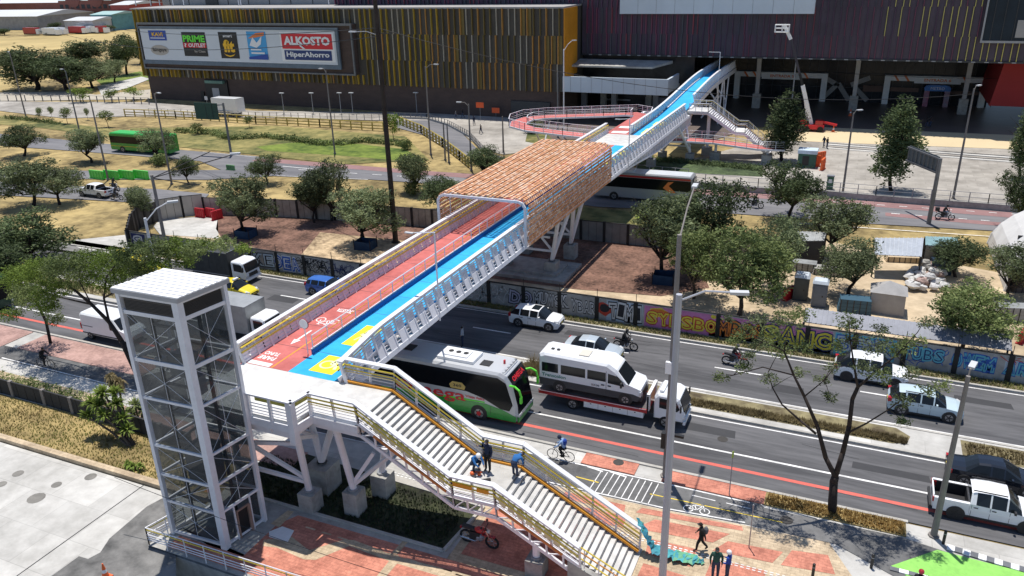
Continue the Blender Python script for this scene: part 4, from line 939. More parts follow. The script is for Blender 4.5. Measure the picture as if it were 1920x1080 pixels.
# columns of landing and stairs
for (x, y, xt, yt, zt, zb, bl) in ((-25.4, 28.57, -24.9, 27.6, 6.3, 1.25, .95), (-25.9, 30.5, -26.6, 30.6, 5.9, 1.7, 1.4), (-25.9, 30.5, -24.4, 30.9, 5.9, 1.7, 0), (-22.96, 29.3, -23.3, 28.8, 6.0, 1.5, .9), (-22.4, 31.3, -22.2, 31.5, 3.0, 1.4, 1.0), (-11.9, 28.6, -11.9, 28.6, 1.9, 1.0, .9), (-30.2, 28.5, -29.8, 28.2, 5.9, 1.2, .9)):
    if bl: mb = MB(); mb.box(x-bl/2, x+bl/2, y-bl/2, y+bl/2, -.05, zb, concrete); mb.build('footing', st, so_)
    mb = MB(); mb.tube((x, y, zb), (x, y, zb+.12), .3, galv, 8); mb.tube((x, y, zb+.1), (xt, yt, zt), .19, white_steel, 10); mb.build('column', st, so_)
mb = MB()
for a, b in (((-25.35, 28.5, 1.9), (-30.5, 27.3, 3.0)), ((-25.3, 28.4, 2.2), (-30.2, 27.3, 5.4)), ((-25.2, 28.2, 4.6), (-30.3, 27.4, 4.0)), ((-22.96, 29.3, 1.9), (-21.6, 29.6, 4.0)), ((-22.96, 29.3, 1.8), (-20.9, 30.9, 3.6)), ((-26.2, 30.4, 3.6), (-30.2, 28.4, 5.6)), ((-25.2, 28.1, 5.0), (-25.9, 30.4, 3.6))): mb.beam(a, b, .17, .2, white_steel)
mb.build('bracing', st, so_)

# ---------- lift tower ----------
lift = thing('lift_tower', 'tall glazed lift tower in white steel frame with white ribbed roof', 'lift tower', (-29.3, 25.4, 0)); lo = (-29.3, 25.4, 0)
A = G(425, 1030); B = G(497, 979); C = G(326.7, 1001.7); D = B+(C-A)
A, B, C, D = [Vector((p.x, p.y, 0)) for p in (A, B, C, D)]
def zat(px, py, pt):
    d = lv2w(ray0(px, py)); t = math.hypot(pt.x, pt.y)/math.hypot(d.x, d.y); return CH+d.z*t
ztop = 14.1
lev = [zat(337, 601, A), zat(343, 695, A), zat(358, 769, A), zat(376, 861, A), zat(390, 916, A), zat(408, 965, A)]
for p, w_ in ((A, .36), (B, .22), (C, .22), (D, .22)):
    mb = MB(); e = (p-(A+B+C+D)/4).normalized()*.0; mb.obox((p.x, p.y, ztop/2+.05), (w_, w_, ztop-.1), white_steel, rz=.02); mb.build('column', lift, lo)
sides = ((A, C), (A, B), (B, D), (C, D))
gl = glassmat('tower_glass', (.05, .06, .066), .55, .04)
for k, (p, q_) in enumerate(sides):
    for i, z in enumerate(lev+[.25]):
        mb = MB(); h = .2 if i in (0, 1) else .13; mb.beam(p+Vector((0, 0, z)), q_+Vector((0, 0, z)), .12, h, white_steel); mb.build('band', lift, lo)
    mb = MB(); mb.beam(p+Vector((0, 0, ztop-.08)), q_+Vector((0, 0, ztop-.08)), .14, .18, white_steel); mb.build('band', lift, lo)
    zz = [ztop-.17]+lev+[.3]; L = []
    mbl = MB(); mbl.beam(p.lerp(q_, .08)+Vector((0, 0, (zz[0]+zz[1])/2)), p.lerp(q_, .92)+Vector((0, 0, (zz[0]+zz[1])/2)), .06, zz[0]-zz[1]-.10, black_m)
    for j in range(7): mbl.beam(p.lerp(q_, .08)+Vector((0, 0, zz[1]+.2+j*(zz[0]-zz[1]-.3)/7)), p.lerp(q_, .92)+Vector((0, 0, zz[1]+.2+j*(zz[0]-zz[1]-.3)/7)), .10, .03, dark_m)
    mbl.build('louvre', lift, lo)
    for j in range(1, 7):
        z1, z0 = zz[j]-.12, zz[j+1]+.1
        if k == 1 and j == 6: 
            for u0, u1 in ((.08, .3), (.72, .92)):
                mb = MB(); a = p.lerp(q_, u0); b = p.lerp(q_, u1); mb.face([a+Vector((0, 0, z0)), b+Vector((0, 0, z0)), b+Vector((0, 0, z1)), a+Vector((0, 0, z1))], gl); mb.build('glass_pane', lift, lo)
            continue
        mb = MB(); a = p.lerp(q_, .07); b = p.lerp(q_, .93); mb.face([a+Vector((0, 0, z0)), b+Vector((0, 0, z0)), b+Vector((0, 0, z1)), a+Vector((0, 0, z1))], gl); mb.build('glass_pane', lift, lo)
        mb = MB(); n = Vector((0, 0, 0)); o2 = ((p+q_)/2-(A+B+C+D)/4).normalized()*.05
        for u0, u1, za, zb in ((.07, .93, z0, z1), (.07, .93, z1, z0)): mb.tube(p.lerp(q_, u0)+o2+Vector((0, 0, za)), p.lerp(q_, u1)+o2+Vector((0, 0, zb)), .010 if k < 2 else .004, white_steel, 4)
        mb.tube(p.lerp(q_, .5)+o2+Vector((0, 0, z0)), p.lerp(q_, .5)+o2+Vector((0, 0, z1)), .016, white_steel, 4); mb.build('brace', lift, lo)
# door at the foot of the right side
mb = MB(); a = A.lerp(B, .36); b = A.lerp(B, .66); zt = lev[5]-.45; o2 = Vector((.06, 0, 0))
for p_ in (A.lerp(B, .31), A.lerp(B, .71)): mb.beam(p_+o2+Vector((0, 0, .1)), p_+o2+Vector((0, 0, lev[5])), .07, .07, white_steel)
mb.beam(a+o2+Vector((0, 0, .1)), a+o2+Vector((0, 0, zt)), .08, .08, M('door_brown', (.30, .20, .16), .5)); mb.beam(b+o2+Vector((0, 0, .1)), b+o2+Vector((0, 0, zt)), .16, .1, M('door_brown', (0, 0, 0))); mb.beam(a+o2+Vector((0, 0, zt)), b+o2+Vector((0, 0, zt)), .08, .1, M('door_brown', (0, 0, 0)))
mb.face([a+Vector((.02, 0, .1)), b+Vector((.02, 0, .1)), b+Vector((.02, 0, zt)), a+Vector((.02, 0, zt))], black_m); mb.build('lift_door', lift, lo)
# inner shaft
mb = MB(); cx, cy = (A.x+C.x)/2, (A.y+B.y)/2
for x, y in ((cx-.9, cy-.6), (cx+.7, cy-.6), (cx-.9, cy+.8), (cx+.7, cy+.8)): mb.obox((x, y, 6.6), (.14, .14, 13), dark_m)
for z in (2.2, 3.9, 5.6, 7.3, 9.0, 10.7, 12.2): mb.box(cx-.95, cx+.75, cy-.66, cy-.56, z, z+.12, steel_grey); mb.box(cx-.95, cx+.75, cy+.76, cy+.86, z, z+.12, steel_grey); mb.box(cx-.95, cx-.85, cy-.6, cy+.8, z, z+.12, steel_grey)
mb.build('shaft_frame', lift, lo)
mb = MB(); mb.box(cx-.5, cx+.6, cy-.5, cy+.4, 9.5, 10.6, galv); mb.box(cx-1.2, cx-.7, cy-.7, cy-.3, 9.9, 10.4, white_panel); mb.box(cx+.2, cx+.7, cy-.3, cy+.5, 8.3, 9.3, galv); mb.build('machinery', lift, lo)
mb = MB(); mb.box(cx-.75, cx+.6, cy-.5, cy+.7, 3.0, 5.2, M('cabin_grey', (.10, .11, .12), .4, .3, .1)); mb.build('cabin', lift, lo)
# roof with ribs
mb = MB(); e = .22
R0 = [A+(A-D).normalized()*e*1.5, B+(B-C).normalized()*e*1.5, D+(D-A).normalized()*e*1.5, C+(C-B).normalized()*e*1.5]
mb.hexa([p+Vector((0, 0, ztop)) for p in R0], [p+Vector((0, 0, ztop+.22)) for p in R0], M('roof_sheet', (.36, .36, .37), .6, 0, .08, 3))
roof = mb.build('roof', lift, lo)
mb = MB()
for i in range(9):
    f = (i+.5)/9; a = R0[0].lerp(R0[1], f); b = R0[3].lerp(R0[2], f); mb.beam(a+Vector((0, 0, ztop+.235)), b+Vector((0, 0, ztop+.235)), .26, .06, white_paint)
o = mb.build('roof_ribs', roof)
o.data.transform(Matrix.Translation(-Vector(lo)))
# ================= VEHICLES =================
def paint(name, c, rough=.28, metal=.0): 
    m = M(name, c, rough, metal, .03, 2); m.node_tree.nodes['Principled BSDF'].inputs['Coat Weight'].default_value = .4; return m
p_white = paint('paint_white', (.80, .81, .82)); p_silver = paint('paint_silver', (.48, .54, .58), .3, .2); p_ice = paint('paint_ice_blue', (.50, .61, .66)); p_black = paint('paint_blue_black', (.012, .015, .022), .15)
p_yellow = paint('paint_taxi_yellow', (.75, .60, .02)); p_blue = paint('paint_blue', (.03, .12, .42)); p_green = paint('paint_bus_green', (.02, .30, .04)); p_red = paint('paint_red', (.42, .015, .02)); p_grey = paint('paint_bus_grey', (.32, .33, .34))
veh_glass = M('vehicle_glass', (.012, .015, .018), .08, 0, 0, spec=.35)
rubber = M('rubber', (.015, .015, .015), .85, 0, 0); rim_m = M('rim_silver', (.35, .35, .36), .35, .6, 0); rim_dark = M('rim_dark', (.04, .04, .045), .4, .5, 0)
lamp_w = M('lamp_glass', (.55, .56, .56), .1, 0, 0); lamp_r = M('tail_lamp', (.40, .01, .015), .2, 0, 0); trim_k = M('black_trim', (.02, .02, .022), .55, 0, 0); plate_y = M('plate_yellow', (.7, .55, .08), .5, 0, 0)
chrome = M('chrome', (.5, .5, .5), .15, .9, 0)

def loft(st, parts, tags, pm):
    "st: list of (x, zlo, zbelt, ztop, wlo, wbelt, wtop); tags per interval: dict seg->part key"
    rings = []
    for (x, zl, zb, zt, wl, wb, wt) in st:
        h = [(0, zl), (wl, zl), (wl+.03, zl*.35+zb*.65), (wb, zb), (wt, zt-.05), (wt*.72, zt), (0, zt+.02)]
        rings.append([Vector((x, y, z)) for y, z in h]+[Vector((x, -y, z)) for y, z in reversed(h[1:-1])])
    n = len(rings[0]); seg = [0, 1, 2, 3, 4, 5, 5, 4, 3, 2, 1, 0]
    for i in range(len(rings)-1):
        tg = tags[i] if i < len(tags) else {}
        for k in range(n):
            s = seg[k]; key = tg.get(s, 'body'); side = 'L' if k < 6 else 'R'
            if key == 'side_window': key = 'side_window'+side
            j = (k+1) % n; q_ = [rings[i][k], rings[i][j], rings[i+1][j], rings[i+1][k]]
            parts.setdefault(key, MB()).face(q_, pm.get(key.rstrip('LR'), pm['body']))
    parts['body'].face(rings[0][::-1], pm['body']); parts['body'].face(rings[-1], pm['body'])
    return parts
def wheels(root, xs, yw, r=.33, w_=.22, rim=rim_m, arch=True, body=None, dual=()):
    for x in xs:
        for s in (-1, 1):
            y = s*yw; mb = MB(); mb.tube((x, y-s*w_, r), (x, y+s*.01, r), r, rubber, 18); o = mb.build('wheel', root)
            mb = MB(); mb.tube((x, y, r), (x, y+s*.03, r), r*.64, rim, 12)
            for k in range(5): a = k*1.2566; mb.beam((x+r*.15*math.cos(a), y+s*.035, r+r*.15*math.sin(a)), (x+r*.58*math.cos(a), y+s*.035, r+r*.58*math.sin(a)), .03, .06, trim_k)
            mb.tube((x, y+s*.03, r), (x, y+s*.045, r), r*.15, trim_k, 8)
            mb.build('rim', o)
def finish(root, parts, pm):
    nm = {'windscreen': 'windscreen', 'rear_window': 'rear_window', 'side_windowL': 'side_window', 'side_windowR': 'side_window', 'sunroof': 'sunroof', 'bonnet': 'bonnet', 'body': 'body', 'roof': 'roof'}
    for k, mb in parts.items(): mb.build(nm.get(k, k), root)
def car(kind, name, label, cat, loc, rz, pnt, L=4.4, W=1.8, H=1.45, group=None, rim=rim_m, rails=False, sunroof=False, trim=False, taxi=False):
    root = thing(name, label, cat, loc, rz, group); pm = {'body': pnt, 'windscreen': veh_glass, 'rear_window': veh_glass, 'side_window': veh_glass, 'sunroof': veh_glass}
    h = W/2; a = L/2; g = {3: 'side_window'}; parts = {}
    if kind == 'sedan':
        st = [(a, .38, .52, .56, h*.70, h*.70, h*.62), (a-.10, .24, .60, .66, h*.86, h*.84, h*.78), (a-.5, .18, .70, .80, h*.95, h*.93, h*.84), (a-1.15, .17, .82, .95, h*.96, h*.95, h*.83), (a-1.95, .17, .90, H-.04, h*.96, h*.95, h*.66), (a-2.02, .17, .9, H-.02, h*.96, h*.95, h*.66), (a-2.6, .17, .91, H, h*.96, h*.95, h*.66), (a-2.68, .17, .91, H, h*.96, h*.95, h*.66), (a-3.25, .17, .93, H-.06, h*.96, h*.95, h*.64), (a-3.85, .18, .95, 1.02, h*.95, h*.93, h*.80), (a-L+.12, .22, .93, .98, h*.9, h*.88, h*.78), (a-L, .36, .80, .84, h*.8, h*.8, h*.72)]
        tg = [{}, {}, {}, {3: 'side_window', 4: 'windscreen', 5: 'windscreen'}, {}, g, {}, g, {3: 'side_window', 4: 'rear_window', 5: 'rear_window'}, {}, {}]
    elif kind == 'suv':
        st = [(a, .42, .66, .70, h*.72, h*.72, h*.62), (a-.10, .28, .78, .86, h*.88, h*.86, h*.78), (a-.45, .24, .90, .98, h*.96, h*.94, h*.84), (a-1.05, .24, .98, 1.06, h*.97, h*.96, h*.84), (a-1.75, .24, 1.04, H-.05, h*.97, h*.96, h*.72), (a-1.83, .24, 1.04, H-.03, h*.97, h*.96, h*.72), (a-2.5, .24, 1.05, H, h*.97, h*.96, h*.72), (a-2.58, .24, 1.05, H, h*.97, h*.96, h*.72), (a-3.35, .24, 1.07, H-.02, h*.97, h*.96, h*.70), (a-3.45, .24, 1.07, H-.03, h*.97, h*.96, h*.70), (a-3.85, .26, 1.08, H-.08, h*.96, h*.94, h*.68), (a-L+.1, .30, 1.08, 1.12, h*.93, h*.9, h*.80), (a-L, .42, .92, .96, h*.85, h*.84, h*.76)]
        tg = [{}, {}, {}, {3: 'side_window', 4: 'windscreen', 5: 'windscreen'}, {}, g, {}, g, {}, g, {3: 'side_window', 4: 'rear_window', 5: 'rear_window'}, {}]
        if sunroof: tg[5] = {3: 'side_window', 5: 'sunroof'}
    elif kind == 'pickup':
        c = a-3.55
        st = [(a, .48, .74, .80, h*.78, h*.78, h*.68), (a-.12, .36, .90, .98, h*.92, h*.9, h*.82), (a-.5, .34, 1.0, 1.08, h*.97, h*.95, h*.86), (a-1.2, .34, 1.05, 1.13, h*.97, h*.96, h*.85), (a-1.85, .34, 1.12, H-.05, h*.97, h*.96, h*.70), (a-1.93, .34, 1.12, H-.03, h*.97, h*.96, h*.70), (a-2.6, .34, 1.12, H, h*.97, h*.96, h*.70), (a-2.68, .34, 1.12, H, h*.97, h*.96, h*.70), (a-3.3, .34, 1.14, H-.03, h*.97, h*.96, h*.68), (a-3.36, .34, 1.14, H-.04, h*.97, h*.96, h*.68), (c, .34, 1.14, H-.10, h*.97, h*.95, h*.66), (c-.02, .34, 1.12, 1.16, h*.97, h*.95, h*.84)]
        tg = [{}, {}, {}, {3: 'side_window', 4: 'windscreen', 5: 'windscreen'}, {}, g, {}, g, {}, {}, {4: 'rear_window', 5: 'rear_window'}]
    loft(st, parts, tg, pm)
    b = parts['body']; r = .34 if kind == 'sedan' else .37 if kind == 'suv' else .39
    xw = (a-.82, a-L+.88) if kind != 'pickup' else (a-.88, a-L+1.15)
    for x in xw:
        for s in (-1, 1): b.tube((x, s*(h-.3), r+.01), (x, s*(h*.97+.042), r+.01), r*1.16, trim_k, 18)
    if kind == 'pickup':
        x0, x1 = -a+.05, c-.03; z0, z1 = .55, 1.14
        for s in (-1, 1): b.box(x0, x1, min(s*h*.78, s*h*.98), max(s*h*.78, s*h*.98), .42, z1, pnt)
        b.box(x0, x1, -h*.78, h*.78, .42, z0, trim_k); b.box(x1-.06, x1, -h*.78, h*.78, z0, z1-.02, trim_k)
        mb = MB(); mb.box(-a, -a+.07, -h*.9, h*.9, .52, z1, pnt); mb.box(-a-.015, -a, -h*.35, h*.35, .8, .95, trim_k); mb.build('tailgate', root)
        mb = MB(); mb.box(-a-.12, -a, -h*.9, h*.9, .40, .56, trim_k if rim is rim_dark else chrome); mb.build('rear_bumper', root)
        for s in (-1, 1): mb = MB(); mb.box(x0, x1, min(s*h*.70, s*h*.785), max(s*h*.70, s*h*.785), z0, z1+.01, trim_k); mb.build('bed_liner', root)
    # details
    zb = {'sedan': .88, 'suv': 1.02, 'pickup': 1.1}[kind]; zl = st[2][1]
    for s in (-1, 1):
        yy = s*(h*.97+.022)
        dx = ((a-1.95, a-2.66, a-3.4) if kind != 'pickup' else (a-1.75, a-2.64, a-3.5))
        for x in dx: b.box(x, x+.015, min(yy-.02*s, yy+.004*s), max(yy-.02*s, yy+.004*s), zl+.1, zb-.02, trim_k)
        b.box(-a+1.3, a-1.3, min(yy-.04*s, yy+.012*s), max(yy-.04*s, yy+.012*s), zl-.02, zl+.10, trim_k)
        for x in (dx[1]+.08, dx[2]+.1): mb = MB(); mb.box(x, x+.2, min(yy, yy+.03*s), max(yy, yy+.03*s), zb-.13, zb-.09, chrome if kind == 'sedan' else trim_k); mb.build('door_handle', root)
        mb = MB(); mx = a-1.62 if kind != 'pickup' else a-1.55; mb.obox((mx, s*(h+.09), zb+.10), (.10, .2, .15), pnt if not trim else trim_k); mb.build('mirror', root)
        mb = MB(); mb.hexa([(a-.42, s*h*.72, .62 if kind == 'sedan' else .78), (a-.06, s*h*.55, .56 if kind == 'sedan' else .7), (a-.02, s*h*.72, .56 if kind == 'sedan' else .7), (a-.3, s*(h*.94), .62 if kind == 'sedan' else .78)], [(a-.45, s*h*.72, .75 if kind == 'sedan' else .93), (a-.10, s*h*.55, .68 if kind == 'sedan' else .86), (a-.08, s*h*.72, .68 if kind == 'sedan' else .86), (a-.35, s*h*.93, .75 if kind == 'sedan' else .93)], lamp_w); mb.build('headlight', root)
        mb = MB(); zt = .85 if kind == 'sedan' else 1.0; mb.box(-a-.01, -a+.22, min(s*h*.66, s*h*.955), max(s*h*.66, s*h*.955), zt-.16, zt+(.06 if kind == 'sedan' else .12), lamp_r); mb.build('tail_light', root)
    mb = MB(); zg = .48 if kind == 'sedan' else .62; mb.box(a-.08, a+.012, -h*.5, h*.5, zg-.14, zg+.09, trim_k); mb.build('grille', root)
    mb = MB(); mb.box(a+.012, a+.025, -.22, .22, zg-.1, zg+.02, plate_y); mb.build('number_plate', root)
    if kind != 'pickup': mb = MB(); mb.box(-a-.02, -a+.01, -.22, .22, .62, .74, plate_y); mb.build('number_plate', root); b.box(-a-.01, -a+.1, -h*.7, h*.7, .36, .46, trim_k)
    if rails:
        for s in (-1, 1): mb = MB(); mb.beam((a-1.95, s*h*.68, H+.03), (a-3.5, s*h*.66, H+.02), .04, .05, trim_k); mb.build('roof_rail', root)
    if taxi: mb = MB(); mb.box(-.15, .1, -.3, .3, H+.02, H+.16, p_white); mb.build('roof_sign', root)
    finish(root, parts, pm); wheels(root, xw, h*.99, r, .22, rim); return root

white_suv = car('suv', 'suv', 'white crossover with black sunroof driving past the white graffiti', 'car', (-22.7, 55.55, 0), 0, p_white, 4.4, 1.84, 1.6, sunroof=True)
car('sedan', 'sedan', 'pale silver sedan half hidden behind the towed minibus', 'car', (-16.6, 52.0, 0), 0, p_silver, 4.45, 1.78, 1.43)
car('suv', 'suv', 'big white off-roader behind the leafy branches by the blue graffiti', 'car', (2.75, 55.4, 0), 0, p_white, 4.8, 1.95, 1.85, rim=rim_dark, trim=True)
car('suv', 'suv', 'ice blue crossover with roof rails beside the grey lamp post', 'car', (6.05, 51.85, 0), 0, p_ice, 4.45, 1.85, 1.62, rails=True)
car('sedan', 'sedan', 'glossy blue-black sedan beside the white double cab pickup', 'car', (9.3, 44.9, 0), 0, p_black, 4.75, 1.85, 1.46)
car('pickup', 'pickup_truck', 'white double cab pickup with black bed at the right edge', 'pickup truck', (8.65, 41.55, 0), 0, p_white, 5.3, 1.92, 1.82, rim=rim_dark, trim=True, rails=True)
car('sedan', 'taxi', 'yellow taxi driving behind the lift tower roof ahead of the truck', 'taxi', (-51.2, 52.0, 0), 0, p_yellow, 4.0, 1.66, 1.47, group='yellow taxis', taxi=True)
for px, py, lab in ((240, 471, 'yellow taxi beneath the tree leaves near the gate apron'), (277, 489, 'orange-yellow taxi seen through leaves beside the white lamp post'), (30, 482, 'yellow taxi at the far left behind the big tree')):
    p = G(px, py, 1.3); car('sedan', 'taxi', lab, 'taxi', (p.x, p.y, 0), 0 if px > 100 else -.05, p_yellow, 4.0, 1.66, 1.47, group='yellow taxis', taxi=True)
car('suv', 'car', 'blue car half hidden behind the footbridge parapet', 'car', (-43.3, 55.2, 0), 0, p_blue, 4.1, 1.8, 1.5)
car('pickup', 'pickup_truck', 'old white pickup truck parked on the inner road by green barriers', 'pickup truck', (-93.9, 73.0, .04), math.pi, p_white, 5.3, 1.9, 1.75)

# box bodied vehicles
def prof_body(mb, prof, w_, m, r=.12):
    "side profile (x,z) extruded over the width with bevelled long edges"
    cx = sum(p[0] for p in prof)/len(prof); cz = sum(p[1] for p in prof)/len(prof)
    inn = [(p[0]+(cx-p[0])*min(1, r/ max(.3, abs(p[0]-cx))), p[1]+(cz-p[1])*min(1, r/max(.3, abs(p[1]-cz)))) for p in prof]
    n = len(prof); h = w_/2; ring = [[(p[0], -h, p[1]) for p in inn], [(p[0], -h+r, p[1]) for p in prof], [(p[0], h-r, p[1]) for p in prof], [(p[0], h, p[1]) for p in inn]]
    vs = sum(ring, []); fs = []
    for k in range(3):
        for i in range(n): j = (i+1) % n; fs.append((k*n+i, k*n+j, (k+1)*n+j, (k+1)*n+i))
    fs += [tuple(range(n)), tuple(range(4*n-1, 3*n-1, -1))]; mb.faces(vs, fs, m)
def sidep(root, name, poly, y, m, th=.02, both=True):
    out = []
    for s in ((-1, 1) if both else (-1,)):
        mb = MB(); yy = s*y; mb.extr([(x, z) for x, z in poly], min(yy, yy+s*th), max(yy, yy+s*th), m); out.append(mb.build(name, root))
    return out
def flat_text(root, txt, w_, h_, pos, m, face='-y', name='lettering', off=.02, parent=None):
    t = fit(text_mesh(txt, 1, m, offset=off), w_, h_)
    R_ = {'-y': Matrix.Rotation(R(90), 4, 'X'), '+x': Matrix.Rotation(R(90), 4, 'Z') @ Matrix.Rotation(R(90), 4, 'X'), 'y': Matrix.Rotation(R(180), 4, 'Z') @ Matrix.Rotation(R(90), 4, 'X')}[face]
    t.xf(Matrix.Translation(pos) @ R_); return t.build(name, root)

# green and silver coach
cL, cW, cH = 12.6, 2.55, 3.72
bus = thing('coach', 'long coach with green skirt and red lettering under the footbridge', 'bus', (-18.0-cL/2, 41.72, 0))
a = cL/2; mb = MB(); bus_silver = M('bus_silver', (.55, .56, .57), .35, .2, .03, 2)
prof_body(mb, [(-a, .35), (a-.1, .35), (a+.02, .8), (a-.02, 1.5), (a-.35, 3.0), (a-.75, 3.55), (a-1.2, cH), (-a+.3, cH), (-a, 3.4)], cW, bus_silver, .16)
mb.build('body', bus)
dark_b = M('bus_glass', (.006, .007, .009), .12, 0, 0, spec=.25)
sidep(bus, 'side_window', [(-a+.2, 1.95), (a-3.6, 1.98), (a-2.4, 1.7), (a-1.2, 1.15), (a-.55, 1.1), (a-.3, 1.6), (a-.75, 3.1), (a-1.3, 3.38), (-a+.2, 3.32)], cW/2, dark_b, .012)
sidep(bus, 'side_panel', [(-a+.05, .36), (a-.12, .36), (a-.05, .75), (a-1.0, 1.1), (a-2.2, 1.32), (a-3.8, 1.28), (-a+.05, .9)], cW/2+.003, p_green, .012)
sidep(bus, 'stripe', [(-a+2, .95), (a-3.7, 1.30), (a-2.3, 1.36), (a-2.3, 1.45), (a-3.8, 1.42), (-a+2, 1.06)], cW/2+.004, s_g, .012)
mb = MB(); mb.hexa([(a+.09, -1.12, .97), (a+.09, 1.12, .97), (a-.3, 1.12, .97), (a-.3, -1.12, .97)], [(a-.28, -1.1, 2.95), (a-.28, 1.1, 2.95), (a-.6, 1.1, 2.95), (a-.6, -1.1, 2.95)], dark_b); mb.build('windscreen', bus)
mb = MB(); mb.hexa([(a-.27, -1.1, 2.97), (a-.27, 1.1, 2.97), (a-.8, 1.1, 2.97), (a-.8, -1.1, 2.97)], [(a-.64, -1.08, 3.5), (a-.64, 1.08, 3.5), (a-1.0, 1.08, 3.5), (a-1.0, -1.08, 3.5)], dark_b); mb.build('destination_screen', bus)
t = fit(text_mesh('OMEGA', 1, s_r, offset=.04), 1.7, .36); t.xf(Matrix.Translation((a-.43, 0, 3.23)) @ Matrix.Rotation(R(90), 4, 'Z') @ Matrix.Rotation(R(58), 4, 'X')); t.build('lettering', bus)
mb = MB(); mb.box(a-.02, a+.09, -1.2, 1.2, .36, .72, p_green); mb.box(a-.0, a+.10, -1.15, 1.15, .73, .95, bus_silver); mb.build('front_bumper', bus)
for s in (-1, 1):
    mb = MB(); mb.box(a-.1, a+.13, min(s*.75, s*1.18), max(s*.75, s*1.18), .74, .92, lamp_w); mb.build('headlight', bus)
    mb = MB(); mb.path([(a-.5, s*1.2, 2.95), (a-.1, s*1.35, 3.05), (a+.25, s*1.42, 2.85), (a+.38, s*1.42, 2.4), (a+.36, s*1.42, 2.1)], .07, s_g, 8); mb.obox((a+.36, s*1.42, 2.2), (.12, .2, .45), s_g); mb.build('mirror', bus)
flat_text(bus, 'Omega', 5.4, 1.0, (a-6.4, -cW/2-.03, 1.46), s_r, off=.012); flat_text(bus, 'Viaja feliz', 1.4, .22, (a-3.0, -cW/2-.03, 1.6), s_r)
mb = MB(); mb.extr([(a-4.75, 2.05), (a-3.75, 2.05), (a-3.65, 2.3), (a-3.9, 2.55), (a-4.6, 2.55), (a-4.85, 2.3)], -cW/2-.03, -cW/2-.005, M('emblem_gold', (.55, .4, .12), .5, 0, 0)); mb.build('emblem', bus)
flat_text(bus, '360', .6, .22, (a-4.25, -cW/2-.034, 2.3), trim_k)
wheels(bus, (a-2.75, -a+3.4, -a+2.1), cW/2+.005, .5, .3, rim_m)
for x in (a-2.75, -a+3.4, -a+2.1):
    mb = MB(); 
    for s in (-1, 1): mb.tube((x, s*1.0, .52), (x, s*(cW/2+.018), .52), .60, trim_k, 18)
    mb.build('wheel_arch', bus)
for s in (-1,):
    mb = MB(); mb.tube((a-2.75, s*(cW/2+.05), .5), (a-2.75, s*(cW/2+.06), .5), .17, s_r, 10); mb.build('hub_cap', bus)
mb = MB(); mb.box(a-.06-5.9, a-3.3, -.75, .8, cH, cH+.2, p_white); mb.box(a-5.6, a-3.9, -.45, .5, cH+.2, cH+.28, p_white)
for k in range(3): mb.tube((a-5.3+k*.55, .1, cH+.28), (a-5.3+k*.55, .1, cH+.30), .18, trim_k, 12)
mb.build('roof_air_unit', bus)
mb = MB(); mb.box(a-2.9, a-2.2, -.6, .1, cH, cH+.05, trim_k); mb.box(a-8.8, a-8.1, -.4, .4, cH, cH+.06, trim_k); mb.build('roof_hatch', bus)
mb = MB(); mb.box(a-1.5, a-1.4, .1, .25, cH, cH+.25, s_r)
for k in range(6): mb.tube((a-1.3, -1+k*.4, 3.6), (a-.9, -1+k*.4, 3.75), .02, chrome, 4)
mb.tube((a-.9, -1.0, 3.75), (a-.9, 1.0, 3.75), .025, chrome, 5); mb.build('roof_rack', bus)
for x in (a-1.9, a-5, a-8): 
    mb = MB(); mb.box(x, x+.02, -cW/2-.02, -cW/2-.015, .5, 1.2, trim_k); mb.build('panel_gap', bus)

# tow truck carrying the minibus
tw = thing('tow_truck', 'white flatbed tow truck with red bed edge carrying a minibus', 'tow truck', (-12.9, 44.92, 0)); W = 2.2
mb = MB(); mb.box(-4.95, 2.55, -W/2, W/2, .98, 1.1, M('bed_steel', (.12, .11, .11), .6, .4, .2, 3)); mb.box(-3.9, 4.0, -.45, .45, .55, .95, trim_k); mb.build('bed', tw)
for s in (-1, 1):
    mb = MB(); y = s*W/2; mb.box(-4.95, 2.55, min(y, y+.05*s), max(y, y+.05*s), .86, 1.14, p_red); mb.build('bed_rail', tw)
    mb = MB(); mb.box(-4.9, 2.5, min(y+.05*s, y+.06*s), max(y+.05*s, y+.06*s), 1.09, 1.125, white_paint); mb.build('rail_stripe', tw)
    mb = MB(); mb.box(-1.75, 2.3, min(y-.35*s, y), max(y-.35*s, y), .42, .84, p_white)
    for k in range(4): mb.box(-1.75+k, -1.735+k, min(y, y+.006*s), max(y, y+.006*s), .44, .82, trim_k); mb.box(-1.3+k, -1.2+k, min(y, y+.008*s), max(y, y+.008*s), .72, .78, trim_k)
    mb.build('toolbox', tw)
mb = MB(); mb.box(2.5, 2.62, -1.05, 1.05, 1.0, 2.05, p_red)
for y in (-1.0, -.75, .75, 1.0): mb.box(2.48, 2.66, y-.05, y+.05, 1.0, 2.15, white_paint)
mb.box(2.48, 2.66, -1.05, 1.05, 2.1, 2.2, white_paint); mb.build('headboard', tw)
mb = MB(); prof_body(mb, [(2.95, .55), (4.8, .55), (4.92, .9), (4.88, 1.35), (4.55, 2.15), (4.2, 2.32), (3.15, 2.32), (2.95, 2.1)], 2.05, p_white, .1); mb.build('cab', tw)
mb = MB(); mb.hexa([(4.75, -.95, 1.38), (4.94, -.95, 1.34), (4.94, .95, 1.34), (4.75, .95, 1.38)], [(4.5, -.85, 2.1), (4.62, -.85, 2.1), (4.62, .85, 2.1), (4.5, .85, 2.1)], veh_glass); mb.build('windscreen', tw)
sidep(tw, 'side_window', [(3.3, 1.4), (4.45, 1.3), (4.62, 1.5), (4.35, 2.05), (3.3, 2.1)], 1.025, veh_glass, .012)
